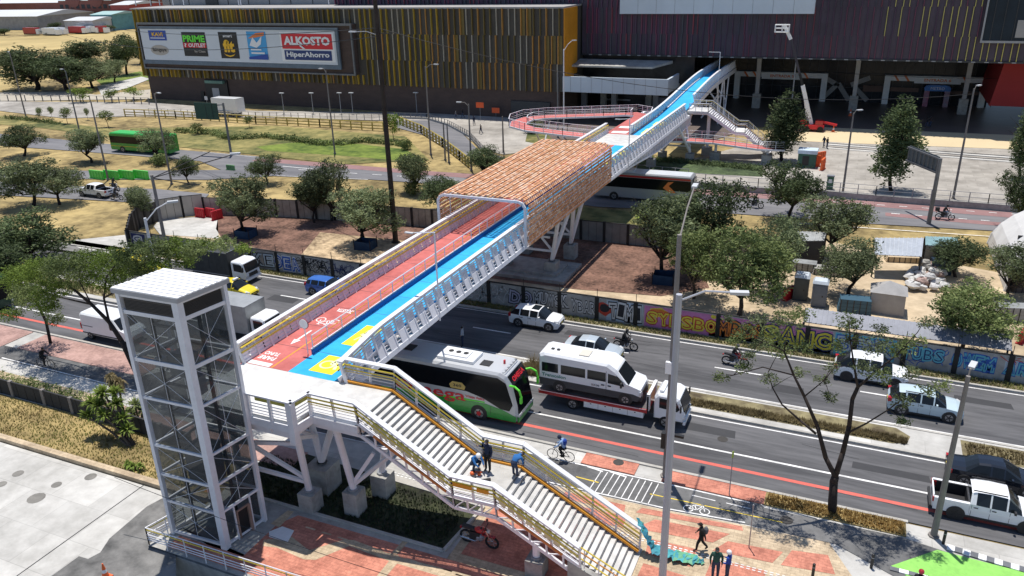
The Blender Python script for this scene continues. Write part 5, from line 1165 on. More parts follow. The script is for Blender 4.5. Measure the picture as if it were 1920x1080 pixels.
for s in (-1, 1):
    mb = MB(); mb.box(4.8, 4.96, min(s*.6, s*.95), max(s*.6, s*.95), .75, .95, lamp_w); mb.build('headlight', tw)
    mb = MB(); mb.path([(4.6, s*1.03, 1.9), (4.75, s*1.3, 1.9)], .02, trim_k, 4); mb.box(4.7, 4.78, min(s*1.22, s*1.42), max(s*1.22, s*1.42), 1.5, 1.95, trim_k); mb.build('mirror', tw)
mb = MB(); mb.box(4.85, 5.0, -1.0, 1.0, .42, .66, p_white); mb.box(4.9, 4.95, -.55, .55, .95, 1.15, trim_k); mb.build('bumper', tw)
mb = MB(); mb.obox((3.35, 0, 2.42), (.25, 1.4, .14), p_white, rz=.0); mb.build('roof_light_bar', tw)
wheels(tw, (3.75, -2.55), 1.04, .41, .26, rim_m)
mv = thing('minibus', 'white minibus with grey skirt standing on the tow truck bed', 'minibus', (-14.25, 44.95, 1.1)); W = 2.0
mb = MB(); prof = [(-3.65, .45), (3.25, .42), (3.42, .75), (3.35, 1.15), (2.55, 1.42), (1.75, 2.35), (1.2, 2.68), (-3.3, 2.74), (-3.62, 2.6)]
prof_body(mb, prof, W, p_white, .14); mb.build('body', mv)
sk = M('minibus_grey', (.055, .055, .06), .6, 0, .1)
sidep(mv, 'skirt', [(-3.6, .40), (3.22, .38), (3.40, .72), (2.9, .86), (-3.6, .92)], W/2+.002, sk, .014)
for x0, x1 in ((-3.4, -2.25), (-2.05, -.35), (-.2, 1.05)): sidep(mv, 'side_window', [(x0, 1.42), (x1, 1.42), (x1, 2.08), (x0, 2.08)], W/2+.001, veh_glass, .012)
sidep(mv, 'door_window', [(1.2, 1.36), (2.3, 1.30), (2.2, 1.6), (1.85, 1.95), (1.2, 2.05)], W/2+.001, veh_glass, .012)
mb = MB(); mb.hexa([(2.3, -.88, 1.5), (2.58, -.88, 1.44), (2.58, .88, 1.44), (2.3, .88, 1.5)], [(1.66, -.8, 2.24), (1.86, -.8, 2.26), (1.86, .8, 2.26), (1.66, .8, 2.24)], veh_glass); mb.build('windscreen', mv)
for s in (-1, 1):
    mb = MB(); mb.box(2.95, 3.40, min(s*.66, s*.97), max(s*.66, s*.97), .85, 1.05, lamp_w); mb.build('headlight', mv)
    mb = MB(); mb.box(2.1, 2.2, min(s*1.02, s*1.3), max(s*1.02, s*1.3), 1.3, 1.62, trim_k); mb.build('mirror', mv)
    mb = MB(); mb.box(1.08, 1.1, min(s*1.0, s*1.02), max(s*1.0, s*1.02), .5, 2.2, trim_k); mb.build('door_gap', mv)
    for x in (.75, 1.2): mb = MB(); mb.box(x, x+.22, min(s*1.01, s*1.04), max(s*1.01, s*1.04), 1.12, 1.2, trim_k); mb.build('door_handle', mv)
mb = MB(); mb.box(3.3, 3.46, -.85, .85, .36, .7, sk); mb.box(3.36, 3.44, -.5, .5, .74, .98, trim_k); mb.build('bumper', mv)
flat_text(mv, 'Transcolon', 1.7, .24, (-2.55, -W/2-.02, 1.18), M('text_green', (.03, .22, .16), .5, 0, 0)); flat_text(mv, 'GUX-246', .55, .15, (.35, -W/2-.02, 1.05), trim_k)
mb = MB(); mb.box(-1.0, -.3, -.45, .45, 2.73, 2.77, M('hatch_cream', (.6, .56, .48), .6, 0, 0)); mb.box(-3.0, -2.8, -.3, -.1, 2.74, 2.80, trim_k); mb.box(-2.6, -2.4, -.3, -.1, 2.74, 2.80, trim_k); mb.build('roof_hatch', mv)
for x in (2.4, -2.15):
    mb = MB()
    for s in (-1, 1): mb.tube((x, s*.8, .40), (x, s*(W/2+.018), .40), .46, trim_k, 18)
    mb.build('wheel_arch', mv)
wheels(mv, (2.4, -2.15), W/2+.005, .36, .22, rim_m)

def truck(name, label, loc, L, W, H, cabL, cabm, boxm, rz=0, boxz=.75, cabH=2.25, dark=False):
    t = thing(name, label, 'truck', loc, rz); a = L/2
    mb = MB(); x1 = a-cabL-.15; mb.box(-a, x1, -W/2, W/2, boxz, H, boxm); mb.build('cargo_box', t)
    mb = MB()
    for s in (-1, 1):
        for z0, z1 in ((boxz, boxz+.08), (H-.08, H)): mb.box(-a, x1, min(s*W/2, s*(W/2+.02)), max(s*W/2, s*(W/2+.02)), z0, z1, galv)
    for x in (-a, x1-.06): mb.box(x, x+.06, -W/2-.02, W/2+.02, H-.02, H+.02, galv)
    k = int(L/1.1)
    for i in range(k): 
        x = -a+(x1+a)*(i+.5)/k; mb.box(x, x+.03, -W/2-.012, -W/2, boxz+.1, H-.1, boxm)
    mb.build('box_frame', t)
    mb = MB(); mb.box(-a+.2, a-.5, -.4, .4, .45, boxz-.02, trim_k); mb.build('chassis', t)
    w2 = W-.25; mb = MB(); prof_body(mb, [(a-cabL, .5), (a-.1, .5), (a, .85), (a-.04, 1.3), (a-.3, cabH-.15), (a-.6, cabH), (a-cabL+.1, cabH), (a-cabL, cabH-.2)], w2, cabm, .1); mb.build('cab', t)
    mb = MB(); mb.hexa([(a-.2, -w2/2+.1, 1.32), (a+.02, -w2/2+.1, 1.28), (a+.02, w2/2-.1, 1.28), (a-.2, w2/2-.1, 1.32)], [(a-.4, -w2/2+.15, cabH-.2), (a-.25, -w2/2+.15, cabH-.2), (a-.25, w2/2-.15, cabH-.2), (a-.4, w2/2-.15, cabH-.2)], veh_glass); mb.build('windscreen', t)
    sidep(t, 'side_window', [(a-cabL+.35, 1.32), (a-.35, 1.25), (a-.2, 1.45), (a-.45, cabH-.25), (a-cabL+.35, cabH-.2)], w2/2+.001, veh_glass, .012)
    for s in (-1, 1):
        mb = MB(); mb.box(a-.1, a+.03, min(s*w2*.3, s*w2*.46), max(s*w2*.3, s*w2*.46), .72, .9, lamp_w); mb.build('headlight', t)
        mb = MB(); mb.box(a-.2, a-.12, min(s*(w2/2+.08), s*(w2/2+.26)), max(s*(w2/2+.08), s*(w2/2+.26)), 1.4, 1.85, trim_k); mb.build('mirror', t)
    mb = MB(); mb.box(a-.08, a+.06, -w2/2, w2/2, .42, .64, cabm); mb.box(a-.02, a+.04, -w2*.28, w2*.28, .75, 1.1, trim_k); mb.build('bumper', t)
    wheels(t, (a-cabL*.55, -a+1.3), W/2-.06, .40, .26, rim_m); return t
alu = M('box_aluminium', (.33, .34, .34), .45, .3, .15, 2)
truck('box_truck', 'box truck with pale roof and white cab beside the bridge', (-44.9, 45.3, 0) if False else (-44.55, 45.35, 0), 6.6, 2.3, 3.15, 1.7, p_white, alu)
truck('canvas_truck', 'truck with dark canvas cargo box and white cab near the graffiti', (-55.7, 55.1, 0), 7.6, 2.3, 3.1, 1.75, p_white, M('dark_canvas', (.035, .037, .037), .85, 0, .3, 2))
c = (G(395, 215)+G(450, 218))/2; truck('box_truck', 'white lorry parked at the brown mall wall behind the green sign', (c.x, c.y+.2, .05), 8.5, 2.5, 3.6, 1.9, p_white, p_white, rz=math.pi)

# white panel van at left
vn = thing('panel_van', 'white panel van partly hidden behind the lift tower', 'van', (-54.4, 41.0, 0)); W = 1.95
mb = MB(); prof_body(mb, [(-2.6, .4), (2.5, .38), (2.65, .8), (2.45, 1.1), (1.85, 1.35), (1.15, 2.15), (.8, 2.3), (-2.4, 2.32), (-2.6, 2.15)], W, p_white, .13); mb.build('body', vn)
sidep(vn, 'side_window', [(.75, 1.25), (1.7, 1.22), (1.2, 1.85), (.75, 1.9)], W/2+.001, veh_glass, .012)
sidep(vn, 'rub_strip', [(-2.5, .55), (1.7, .55), (1.7, .64), (-2.5, .64)], W/2+.001, trim_k, .015); sidep(vn, 'rub_strip', [(-2.45, 1.2), (-1.2, 1.2), (-1.2, 1.25), (-2.45, 1.25)], W/2+.001, trim_k, .012)
mb = MB(); mb.hexa([(1.6, -.85, 1.4), (1.88, -.85, 1.36), (1.88, .85, 1.36), (1.6, .85, 1.4)], [(1.05, -.8, 2.1), (1.2, -.8, 2.1), (1.2, .8, 2.1), (1.05, .8, 2.1)], veh_glass); mb.build('windscreen', vn)
for s in (-1, 1):
    mb = MB(); mb.box(2.3, 2.62, min(s*.6, s*.93), max(s*.6, s*.93), .8, 1.0, lamp_w); mb.build('headlight', vn)
    mb = MB(); mb.box(-2.63, -2.5, min(s*.85, s*.98), max(s*.85, s*.98), .9, 1.4, lamp_r); mb.build('tail_light', vn)
wheels(vn, (1.75, -1.7), W/2+.004, .34, .22, rim_m)

def citybus(name, label, loc, rz, L, H, m, mroof, band, deco=None, skirt=None):
    b = thing(name, label, 'bus', loc, rz); a = L/2; W = 2.5
    mb = MB(); prof_body(mb, [(-a, .35), (a, .35), (a+.03, 1.2), (a-.1, H-.2), (a-.3, H), (-a+.2, H), (-a, H-.15)], W, m, .12); mb.build('body', b)
    mb = MB(); mb.box(-a+.3, a-.4, -W/2+.15, W/2-.15, H, H+.03, mroof); mb.box(-a+2.5, -a+5.2, -.8, .8, H+.03, H+.22, mroof); mb.build('roof', b)
    sidep(b, 'side_window', [(-a+.25, band[0]), (a-.2, band[0]), (a-.25, band[1]), (-a+.25, band[1])], W/2+.001, dark_b, .012)
    mb = MB(); mb.box(a+.0, a+.05, -1.1, 1.1, 1.1, H-.35, dark_b); mb.build('windscreen', b)
    for s in (-1, 1): mb = MB(); mb.box(a+.02, a+.06, min(s*.8, s*1.15), max(s*.8, s*1.15), .6, .8, lamp_w); mb.build('headlight', b)
    wheels(b, (a-2.6, -a+2.9), W/2+.006, .48, .3, rim_m)
    mb = MB()
    for x in (a-2.6, -a+2.9):
        for s in (-1, 1): mb.tube((x, s*1.0, .5), (x, s*(W/2+.014), .5), .58, trim_k, 16)
    mb.build('wheel_arch', b)
    for q_ in (deco or []): q_(b, a, W)
    return b
def dk(b, a, W):
    sidep(b, 'stripe', [(-a+.1, 1.02), (a-.1, 1.02), (a-.1, 1.08), (-a+.1, 1.08)], W/2+.002, s_y, .012)
p = G(262, 287); gb = citybus('city_bus', 'bright green city bus on the far busway behind small trees', (-109.6, 96.1, .02), math.pi+.04, 12.5, 3.2, p_green, M('bus_roof_green', (.03, .42, .05), .4, 0, .05), (1.55, 2.7), [dk])
def dc(b, a, W):
    for y in (-1,): mb = MB(); mb.extr([(a-3.6, 2.0), (a-3.0, 2.75), (a-2.3, 2.85), (a-2.9, 2.3), (a-2.0, 1.5), (a-2.7, 1.45)], -W/2-.035, -W/2-.02, s_o); mb.build('emblem', b)
    sidep(b, 'stripe', [(-a+.2, 3.05), (a-.3, 3.05), (a-.3, 3.28), (-a+.2, 3.28)], W/2+.002, p_red, .012)
citybus('coach', 'silver coach with dark windows and orange emblem beneath the far bridge end', (-24.1, 94.6, .02), .03, 12.6, 3.55, p_grey, M('coach_roof_silver', (.62, .64, .66), .35, .1, .05), (1.7, 3.0), [dc])
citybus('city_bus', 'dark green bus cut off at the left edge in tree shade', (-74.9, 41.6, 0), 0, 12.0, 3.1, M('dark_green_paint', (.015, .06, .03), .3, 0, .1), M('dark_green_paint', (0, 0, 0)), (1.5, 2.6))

# ---- motorcycles and bicycles ----
def motorbike(label, loc, rz, tank, scale=1.0, box=False, group=None, scooter=False):
    r = thing('scooter' if scooter else 'motorcycle', label, 'scooter' if scooter else 'motorcycle', loc, rz, group)
    for x in (.68, -.62):
        mb = MB(); mb.path([(x+.31*math.cos(k*.5236), 0, .31+.31*math.sin(k*.5236)) for k in range(13)], .055, rubber, 6); o = mb.build('wheel', r)
        mb = MB(); mb.tube((x, -.04, .31), (x, .04, .31), .07, chrome, 8)
        for k in range(6): mb.tube((x, 0, .31), (x+.28*math.cos(k*1.047), 0, .31+.28*math.sin(k*1.047)), .012, rim_m, 4)
        mb.build('rim', o)
    mb = MB(); mb.tube((.68, -.09, .31), (.42, -.09, .95), .025, chrome); mb.tube((.68, .09, .31), (.42, .09, .95), .025, chrome); mb.path([(.42, 0, .9), (.1, 0, .75), (-.35, 0, .72), (-.75, 0, .85)], .04, trim_k); mb.path([(.38, 0, .85), (.15, 0, .35), (-.3, 0, .32), (-.62, 0, .31)], .035, trim_k); mb.box(.2, .85, -.07, .07, .62, .66, tank); mb.build('frame', r)
    mb = MB(); mb.ball((.12, 0, .86), (.32, .18, .17), tank, 10, 6); mb.build('fuel_tank', r)
    mb = MB(); mb.hexa([(-.78, -.12, .82), (-.05, -.12, .78), (-.05, .12, .78), (-.78, .12, .82)], [(-.8, -.10, .93), (-.1, -.11, .86), (-.1, .11, .86), (-.8, .10, .93)], trim_k); mb.build('seat', r)
    mb = MB(); mb.ball((.05, 0, .45), (.26, .2, .22), galv, 8, 5); mb.box(-.4, .12, -.16, .16, .3, .74, trim_k); mb.build('engine', r)
    mb = MB(); mb.path([(.1, -.16, .4), (-.1, -.18, .28), (-.85, -.2, .36)], .045, chrome, 7); mb.build('exhaust', r)
    mb = MB(); mb.tube((.36, -.36, 1.03), (.36, .36, 1.03), .018, trim_k, 5); mb.tube((.4, 0, .95), (.36, 0, 1.03), .03, trim_k); 
    for s in (-1, 1): mb.tube((.36, s*.25, 1.03), (.32, s*.3, 1.22), .01, trim_k, 4); mb.ball((.32, s*.31, 1.24), .06, trim_k, 6, 4)
    mb.build('handlebar', r)
    mb = MB(); mb.ball((.52, 0, .88), (.09, .1, .1), lamp_w, 8, 5); mb.build('headlight', r)
    mb = MB(); mb.box(-.92, -.84, -.06, .06, .72, .80, lamp_r); mb.build('tail_light', r)
    if box: mb = MB(); mb.box(-1.05, -.62, -.24, .24, .95, 1.32, trim_k); mb.build('top_box', r)
    return r
def bicycle(label, loc, rz, m=trim_k, rimc=trim_k, scale=1.0):
    r = thing('bicycle', label, 'bicycle', loc, rz)
    for x in (.52, -.52):
        mb = MB(); mb.path([(x+.34*math.cos(k*.3927), 0, .34+.34*math.sin(k*.3927)) for k in range(17)], .024, rubber, 5); o = mb.build('wheel', r)
        mb = MB(); mb.tube((x, -.03, .34), (x, .03, .34), .03, chrome, 6)
        for k in range(8): mb.tube((x, 0, .34), (x+.32*math.cos(k*.785), 0, .34+.32*math.sin(k*.785)), .004, chrome, 3)
        mb.build('spokes', o)
    mb = MB()
    for a_, b_ in (((-.52, .34), (-.14, .30)), ((-.14, .3), (-.22, .80)), ((-.52, .34), (-.22, .78)), ((-.14, .3), (.34, .78)), ((-.21, .76), (.34, .84)), ((.33, .92), (.52, .34))): mb.tube((a_[0], 0, a_[1]), (b_[0], 0, b_[1]), .018, m, 5)
    mb.build('frame', r)
    mb = MB(); mb.hexa([(-.36, -.08, .84), (-.12, -.03, .84), (-.12, .03, .84), (-.36, .08, .84)], [(-.36, -.08, .89), (-.12, -.03, .88), (-.12, .03, .88), (-.36, .08, .89)], trim_k); mb.tube((-.22, 0, .78), (-.23, 0, .85), .014, trim_k, 5); mb.build('saddle', r)
    mb = MB(); mb.tube((.36, -.28, .98), (.36, .28, .98), .014, trim_k, 5); mb.tube((.33, 0, .9), (.36, 0, .98), .016, trim_k, 5); mb.build('handlebar', r)
    mb = MB(); mb.tube((-.14, -.05, .3), (-.02, -.05, .18), .01, trim_k, 4); mb.tube((-.14, .05, .3), (-.26, .05, .42), .01, trim_k, 4); mb.box(-.07, .03, -.13, -.05, .16, .19, trim_k); mb.box(-.31, -.21, .05, .13, .40, .43, trim_k); mb.tube((-.14, -.02, .3), (-.14, .02, .3), .09, trim_k, 10); mb.build('pedals', r)
    return r
motorbike('red and black motorcycle with crash guard parked beneath the stairs', (-15.45, 29.4, .06), .0, p_red).scale = (1.12,)*3
motorbike('dark motorcycle carrying a rider in black next to the silver sedan', (-14.65, 53.8, 0), .0, trim_k)
motorbike('red motorcycle ridden under the branches before the yellow graffiti', (-6.4, 54.1, 0), .0, p_red)
motorbike('white scooter parked on the far road beside the overhead sign post', (9.7, 97.3, .03), .0, p_white, box=True, scooter=True)
for i, (px, py, lab) in enumerate(((1415, 390, 'small dark motorcycle on the far road right of the coach'), (1458, 379, 'dark motorcycle riding behind the round tree on the far road'), (1521, 398, 'small motorcycle between two trees on the far road'))):
    p = G(px, py); motorbike(lab, (p.x, p.y, .03), .05, trim_k, group='motorcycles on the far road')
p = G(212, 373); motorbike('dark motorcycle stopped behind the old white pickup', (-89.6, 72.4, .05), .2, trim_k)
p = G(192, 352); motorbike('motorcycle stopped beside the old white pickup and green barriers', (-94.0, 76.0, .05), 0, trim_k)
# ================= PEOPLE =================
skin = M('skin', (.34, .20, .14), .6, 0, 0)
def cloth(n, c): return M('cloth_'+n, c, .9, 0, .15, 9)
def person(label, loc, rz, pose, top, trousers, hair=(.02, .015, .012), helmet=None, scale=1.0, name='person', extra=None, shoes=(.02, .02, .02), cap=None):
    """one continuous skinned body; pose gives joint places in metres, x ahead, y left, z up"""
    r = thing(name, label, 'person', loc, rz)
    J = dict(pelvis=(0, 0, .95), waist=(0, 0, 1.10), chest=(.0, 0, 1.32), neck=(.0, 0, 1.48), head=(.02, 0, 1.60), crown=(.01, 0, 1.72),
             shL=(0, .19, 1.42), elL=(-.02, .24, 1.15), waL=(.08, .25, .92), haL=(.12, .24, .84), shR=(0, -.19, 1.42), elR=(-.02, -.24, 1.15), waR=(.08, -.25, .92), haR=(.12, -.24, .84),
             hiL=(0, .10, .90), knL=(.02, .11, .50), anL=(0, .11, .09), toL=(.17, .12, .04), hiR=(0, -.10, .90), knR=(.02, -.11, .50), anR=(0, -.11, .09), toR=(.17, -.12, .04))
    J.update(pose)
    rad = dict(pelvis=(.155, .165), waist=(.145, .14), chest=(.175, .135), neck=(.058, .058), head=(.085, .095), crown=(.06, .065), shL=(.085, .08), elL=(.062, .058), waL=(.04, .036), haL=(.036, .022), hiL=(.11, .11), knL=(.078, .078), anL=(.058, .058), toL=(.045, .035))
    for k in list(rad):
        if k.endswith('L'): rad[k[:-1]+'R'] = rad[k]
    names = list(J); idx = {n: i for i, n in enumerate(names)}
    E_ = [('pelvis', 'waist'), ('waist', 'chest'), ('chest', 'neck'), ('neck', 'head'), ('head', 'crown')]
    for s in 'LR': E_ += [('chest', 'sh'+s), ('sh'+s, 'el'+s), ('el'+s, 'wa'+s), ('wa'+s, 'ha'+s), ('pelvis', 'hi'+s), ('hi'+s, 'kn'+s), ('kn'+s, 'an'+s), ('an'+s, 'to'+s)]
    me = bpy.data.meshes.new('body'); me.from_pydata([J[n] for n in names], [(idx[a], idx[b]) for a, b in E_], [])
    o = bpy.data.objects.new('body', me); col.objects.link(o)
    sk_ = o.modifiers.new('skin', 'SKIN'); sk_.use_smooth_shade = True
    for n in names:
        v = me.skin_vertices[0].data[idx[n]]; v.radius = rad[n]; v.use_root = (n == 'pelvis')
    su = o.modifiers.new('sub', 'SUBSURF'); su.levels = 1; su.render_levels = 1
    dg = bpy.context.evaluated_depsgraph_get(); m2 = bpy.data.meshes.new_from_object(o.evaluated_get(dg)); bpy.data.objects.remove(o)
    for m in (skin, top, trousers, M('shoes', shoes, .7, 0, 0)): m2.materials.append(m)
    mats = []
    zp = Vector(J['pelvis'])
    segs = [(a, b) for a, b in E_]
    def clos(p):
        best = None
        for a, b in segs:
            A = Vector(J[a]); B = Vector(J[b]); d = B-A; t = max(0, min(1, (p-A).dot(d)/d.length_squared)); q_ = (p-(A+d*t)).length-rad[a][0]*.5
            if best is None or q_ < best[0]: best = (q_, a, b, t)
        return best
    for pl in m2.polygons:
        _, a, b, t = clos(pl.center)
        k = a[:2]
        if b in ('head', 'crown') or k == 'he': m = 0
        elif b[:2] == 'ha': m = 0
        elif b[:2] == 'to' or (b[:2] == 'an' and t > .85): m = 3
        elif b[:2] in ('hi', 'kn', 'an') or (a == 'pelvis' and b != 'waist'): m = 2
        elif a == 'pelvis': m = 2 if t < .5 else 1
        else: m = 1
        mats.append(m)
    m2.polygons.foreach_set('material_index', mats); m2.name = 'body'
    bo = bpy.data.objects.new('body', m2); col.objects.link(bo); bo.parent = r
    hd = Vector(J['head']); cr_ = Vector(J['crown']); up_ = (cr_-Vector(J['neck'])).normalized(); fw = Vector((1, 0, 0))-up_*up_.x; fw = fw.normalized() if fw.length > .1 else Vector((0, 0, -1)); lf = up_.cross(fw)
    # face: nose, brow, eyes, mouth, ears
    mb = MB(); mb.ball(hd+fw*.095-up_*.0, (.018, .014, .022), skin, 6, 4)
    for s in (-1, 1): mb.ball(hd+lf*s*.088, (.02, .012, .03), skin, 6, 4)
    mb.build('nose_and_ears', r)
    mb = MB()
    for s in (-1, 1): mb.ball(hd+fw*.082+lf*s*.032+up_*.03, .011, trim_k, 6, 4)
    mb.ball(hd+fw*.084-up_*.045, (.008, .026, .007), M('lips', (.3, .12, .1), .6, 0, 0), 6, 4); mb.build('face', r)
    if helmet is None:
        mb = MB(); mb.ball(hd+up_*.065-fw*.022, (.102, .098, .085), M('hair', hair, .9, 0, 0), 10, 6); mb.build('hair' if cap is None else 'cap', r)
        if cap is not None: mb = MB(); mb.ball(hd+up_*.075+fw*.06, (.10, .08, .03), M('cap_dark', (.015, .02, .03), .8, 0, 0), 10, 4); mb.build('cap_peak', r)
    else:
        mb = MB(); mb.ball(hd+up_*.055-fw*.01, (.135, .125, .13), helmet, 12, 7); mb.build('helmet', r)
    # fingers and thumb on each hand
    for s in 'LR':
        w0 = Vector(J['wa'+s]); h0 = Vector(J['ha'+s]); d = (h0-w0).normalized(); sd = d.cross(Vector((0, 1, 0))); sd = sd.normalized() if sd.length > .1 else Vector((1, 0, 0))
        nrm = d.cross(sd); mb = MB()
        for i, L_ in enumerate((.062, .072, .068, .052)):
            b0 = h0+sd*(i-1.5)*.02+d*.005; mid = b0+d*L_*.55; mb.tube(b0, mid, .0095, skin, 5, .009); mb.tube(mid, mid+(d*.7+nrm*.7*(1 if s == 'L' else -1)).normalized()*L_*.5, .009, skin, 5, .007)
        b0 = h0-d*.04-sd*.03; mb.tube(b0, b0-sd*.03+d*.03, .011, skin, 5, .009); mb.build('fingers', r)
    if scale != 1: r.scale = (scale,)*3
    for e in (extra or []): e(r, J)
    return r
navy = cloth('navy', (.012, .02, .05)); blk = cloth('black', (.012, .011, .012)); blue_c = cloth('blue', (.02, .13, .36)); royal = cloth('royal', (.015, .06, .32)); gcloth = cloth('green', (.015, .07, .055)); jean = cloth('denim', (.03, .045, .09)); brown_c = cloth('brown', (.05, .03, .025)); white_c = cloth('white', (.5, .52, .55)); grey_c = cloth('grey', (.12, .12, .13))
walk = dict(hiL=(.02, .09, .9), knL=(.18, .10, .52), anL=(.22, .1, .11), toL=(.40, .11, .06), hiR=(-.02, -.09, .9), knR=(-.08, -.1, .5), anR=(-.36, -.1, .16), toR=(-.22, -.11, .05), elL=(-.12, .24, 1.18), waL=(-.18, .24, .95), haL=(-.18, .23, .87), elR=(.06, -.24, 1.18), waR=(.20, -.22, 1.02), haR=(.26, -.2, .97), chest=(.03, 0, 1.32), neck=(.05, 0, 1.47), head=(.09, 0, 1.58), crown=(.09, 0, 1.71))
def backpack(m):
    def f(r, J): mb = MB(); mb.ball((-.2, 0, 1.28), (.13, .16, .23), m, 10, 6); mb.build('backpack', r)
    return f
def lanyard(r, J): mb = MB(); mb.tube((.13, .08, 1.42), (.17, 0, 1.12), .008, white_c, 4); mb.tube((.13, -.08, 1.42), (.17, 0, 1.12), .008, white_c, 4); mb.box(.155, .165, -.03, .03, 1.05, 1.12, white_c); mb.build('lanyard', r)
c = G(1313, 1034); person('person in black walking left past the tall lamp post', (c.x, c.y, .06), R(195), walk, blk, blk, extra=[backpack(grey_c)], cap=1)
c = G(1340, 1086); person('person in green jacket and dark cap facing the camera', (c.x-.0, c.y, .06), R(-75), dict(elL=(.0, .27, 1.16), elR=(0, -.27, 1.16)), gcloth, jean, cap=1, scale=1.06)
c = G(1362, 1090); person('person in blue vest and white helmet beside the green jacket', (c.x, c.y+.1, .06), R(170), dict(waR=(.22, -.2, 1.1), haR=(.3, -.18, 1.13), waL=(.2, .2, 1.05), haL=(.28, .18, 1.07)), royal, jean, helmet=white_paint, scale=.98)
# three workers on the stairs
zl_ = ZD-3.05
c = G(912, 882, zl_); person('worker in black with dark cap standing on the mid stair landing', (c.x+.1, c.y, zl_), R(-100), dict(elR=(-.08, -.32, 1.2), waR=(.05, -.45, 1.28), haR=(.1, -.5, 1.3)), navy, blk, cap=1, scale=1.08)
bend = dict(pelvis=(-.12, 0, .88), waist=(.02, 0, 1.0), chest=(.26, 0, 1.08), neck=(.40, 0, 1.08), head=(.52, 0, 1.06), crown=(.62, 0, 1.02), shL=(.30, .19, 1.05), shR=(.30, -.19, 1.05), elL=(.38, .22, .80), elR=(.38, -.22, .80), waL=(.46, .16, .55), waR=(.46, -.16, .55), haL=(.48, .14, .46), haR=(.48, -.14, .46), hiL=(-.1, .1, .84), hiR=(-.1, -.1, .84), knL=(.02, .12, .47), knR=(.02, -.12, .47))
c = G(966, 893, zl_); person('worker in blue jacket bending over the lower landing edge', (c.x, c.y, zl_), R(75), bend, blue_c, jean)
squat = dict(pelvis=(-.15, 0, .38), waist=(-.05, 0, .52), chest=(.1, 0, .72), neck=(.2, 0, .84), head=(.30, 0, .92), crown=(.36, 0, 1.02), shL=(.12, .19, .80), shR=(.12, -.19, .80), elL=(.32, .22, .62), elR=(.32, -.22, .62), waL=(.5, .14, .5), waR=(.5, -.14, .5), haL=(.57, .12, .45), haR=(.57, -.12, .45), hiL=(-.12, .1, .36), hiR=(-.12, -.1, .36), knL=(.24, .17, .52), knR=(.24, -.17, .52), anL=(.02, .14, .1), anR=(.02, -.14, .1), toL=(.2, .16, .04), toR=(.2, -.16, .04))
c = G(884, 878, zl_); person('worker in blue with white hat squatting beside orange tools', (c.x+.25, c.y-.05, zl_), R(-30), squat, blue_c, jean, helmet=white_paint, scale=1.1)
# riders
def rideup(px=-.2, pz=.95, hx=.33, hz=1.02, fx=.05, fz=.25):
    return dict(pelvis=(px, 0, pz), waist=(px+.06, 0, pz+.16), chest=(px+.18, 0, pz+.38), neck=(px+.26, 0, pz+.52), head=(px+.32, 0, pz+.63), crown=(px+.32, 0, pz+.75), shL=(px+.18, .18, pz+.46), shR=(px+.18, -.18, pz+.46), elL=(px+.32, .26, pz+.24), elR=(px+.32, -.26, pz+.24), waL=(hx-.06, .26, hz+.02), waR=(hx-.06, -.26, hz+.02), haL=(hx, .26, hz), haR=(hx, -.26, hz), hiL=(px, .1, pz-.04), hiR=(px, -.1, pz-.04), knL=(px+.38, .17, pz-.12), knR=(px+.38, -.17, pz-.12), anL=(fx, .15, fz+.1), anR=(fx, -.15, fz+.1), toL=(fx+.17, .15, fz+.05), toR=(fx+.17, -.15, fz+.05))
person('motorcyclist in black jacket and helmet beside the silver sedan', (-14.65, 53.8, 0), 0, rideup(), blk, blk, helmet=trim_k)
person('motorcyclist with black top and dark helmet on the red motorcycle', (-6.4, 54.1, 0), 0, rideup(), blk, grey_c, helmet=M('helmet_grey', (.08, .08, .09), .3, 0, 0))
person('scooter rider in dark clothes on the far road', (9.7, 97.3, .03), 0, rideup(), blk, grey_c, helmet=trim_k, extra=None)
for px, py, lab in ((1415, 390, 'motorcyclist in black on the far road right of the coach'), (1458, 379, 'motorcyclist behind the round tree on the far road'), (1521, 398, 'motorcyclist between two trees on the far road')):
    p = G(px, py); person(lab, (p.x, p.y, .03), .05, rideup(), blk, grey_c, helmet=trim_k)
person('motorcyclist in dark jacket waiting behind the old white pickup', (-89.6, 72.4, .05), .2, rideup(), blk, grey_c, helmet=trim_k)
person('motorcyclist beside the old white pickup near green barriers', (-94.0, 76.0, .05), 0, rideup(), blk, grey_c, helmet=trim_k)
c = (G(1035, 862)+G(1068, 866))/2; CYC = (c.x, c.y, .06)
bicycle('black bicycle ridden by a cyclist with blue backpack', CYC, R(183))
def bp2(r, J): mb = MB(); mb.ball(Vector(J['chest'])+Vector((-.2, 0, .02)), (.13, .17, .22), royal, 10, 6); mb.build('backpack', r)
cyc = rideup(px=-.24, pz=.93, hx=.36, hz=.99, fx=-.1, fz=.2); cyc.update(anL=(-.25, .1, .5), toL=(-.1, .1, .44), knL=(.10, .12, .86), anR=(-.03, -.1, .27), toR=(.12, -.1, .2))
person('cyclist with blue backpack and dark helmet on the cycle path', CYC, R(183), cyc, cloth('pale_blue', (.25, .38, .6)), blk, helmet=navy, extra=[bp2])
c = G(88, 690); C2 = (c.x, c.y, .06); bicycle('black bicycle under tree shadow on the left sidewalk', C2, R(8)); person('cyclist in black riding through the tree shade at left', C2, R(8), cyc, blk, blk, helmet=None)
c = G(868, 650); person('person in white top crossing the shaded road with arms spread', (c.x, c.y, 0), R(200), dict(elL=(.0, .42, 1.36), waL=(.02, .64, 1.30), haL=(.03, .72, 1.28), elR=(0, -.42, 1.36), waR=(.02, -.64, 1.42), haR=(.03, -.72, 1.44)), white_c, jean, hair=(.03, .02, .02))
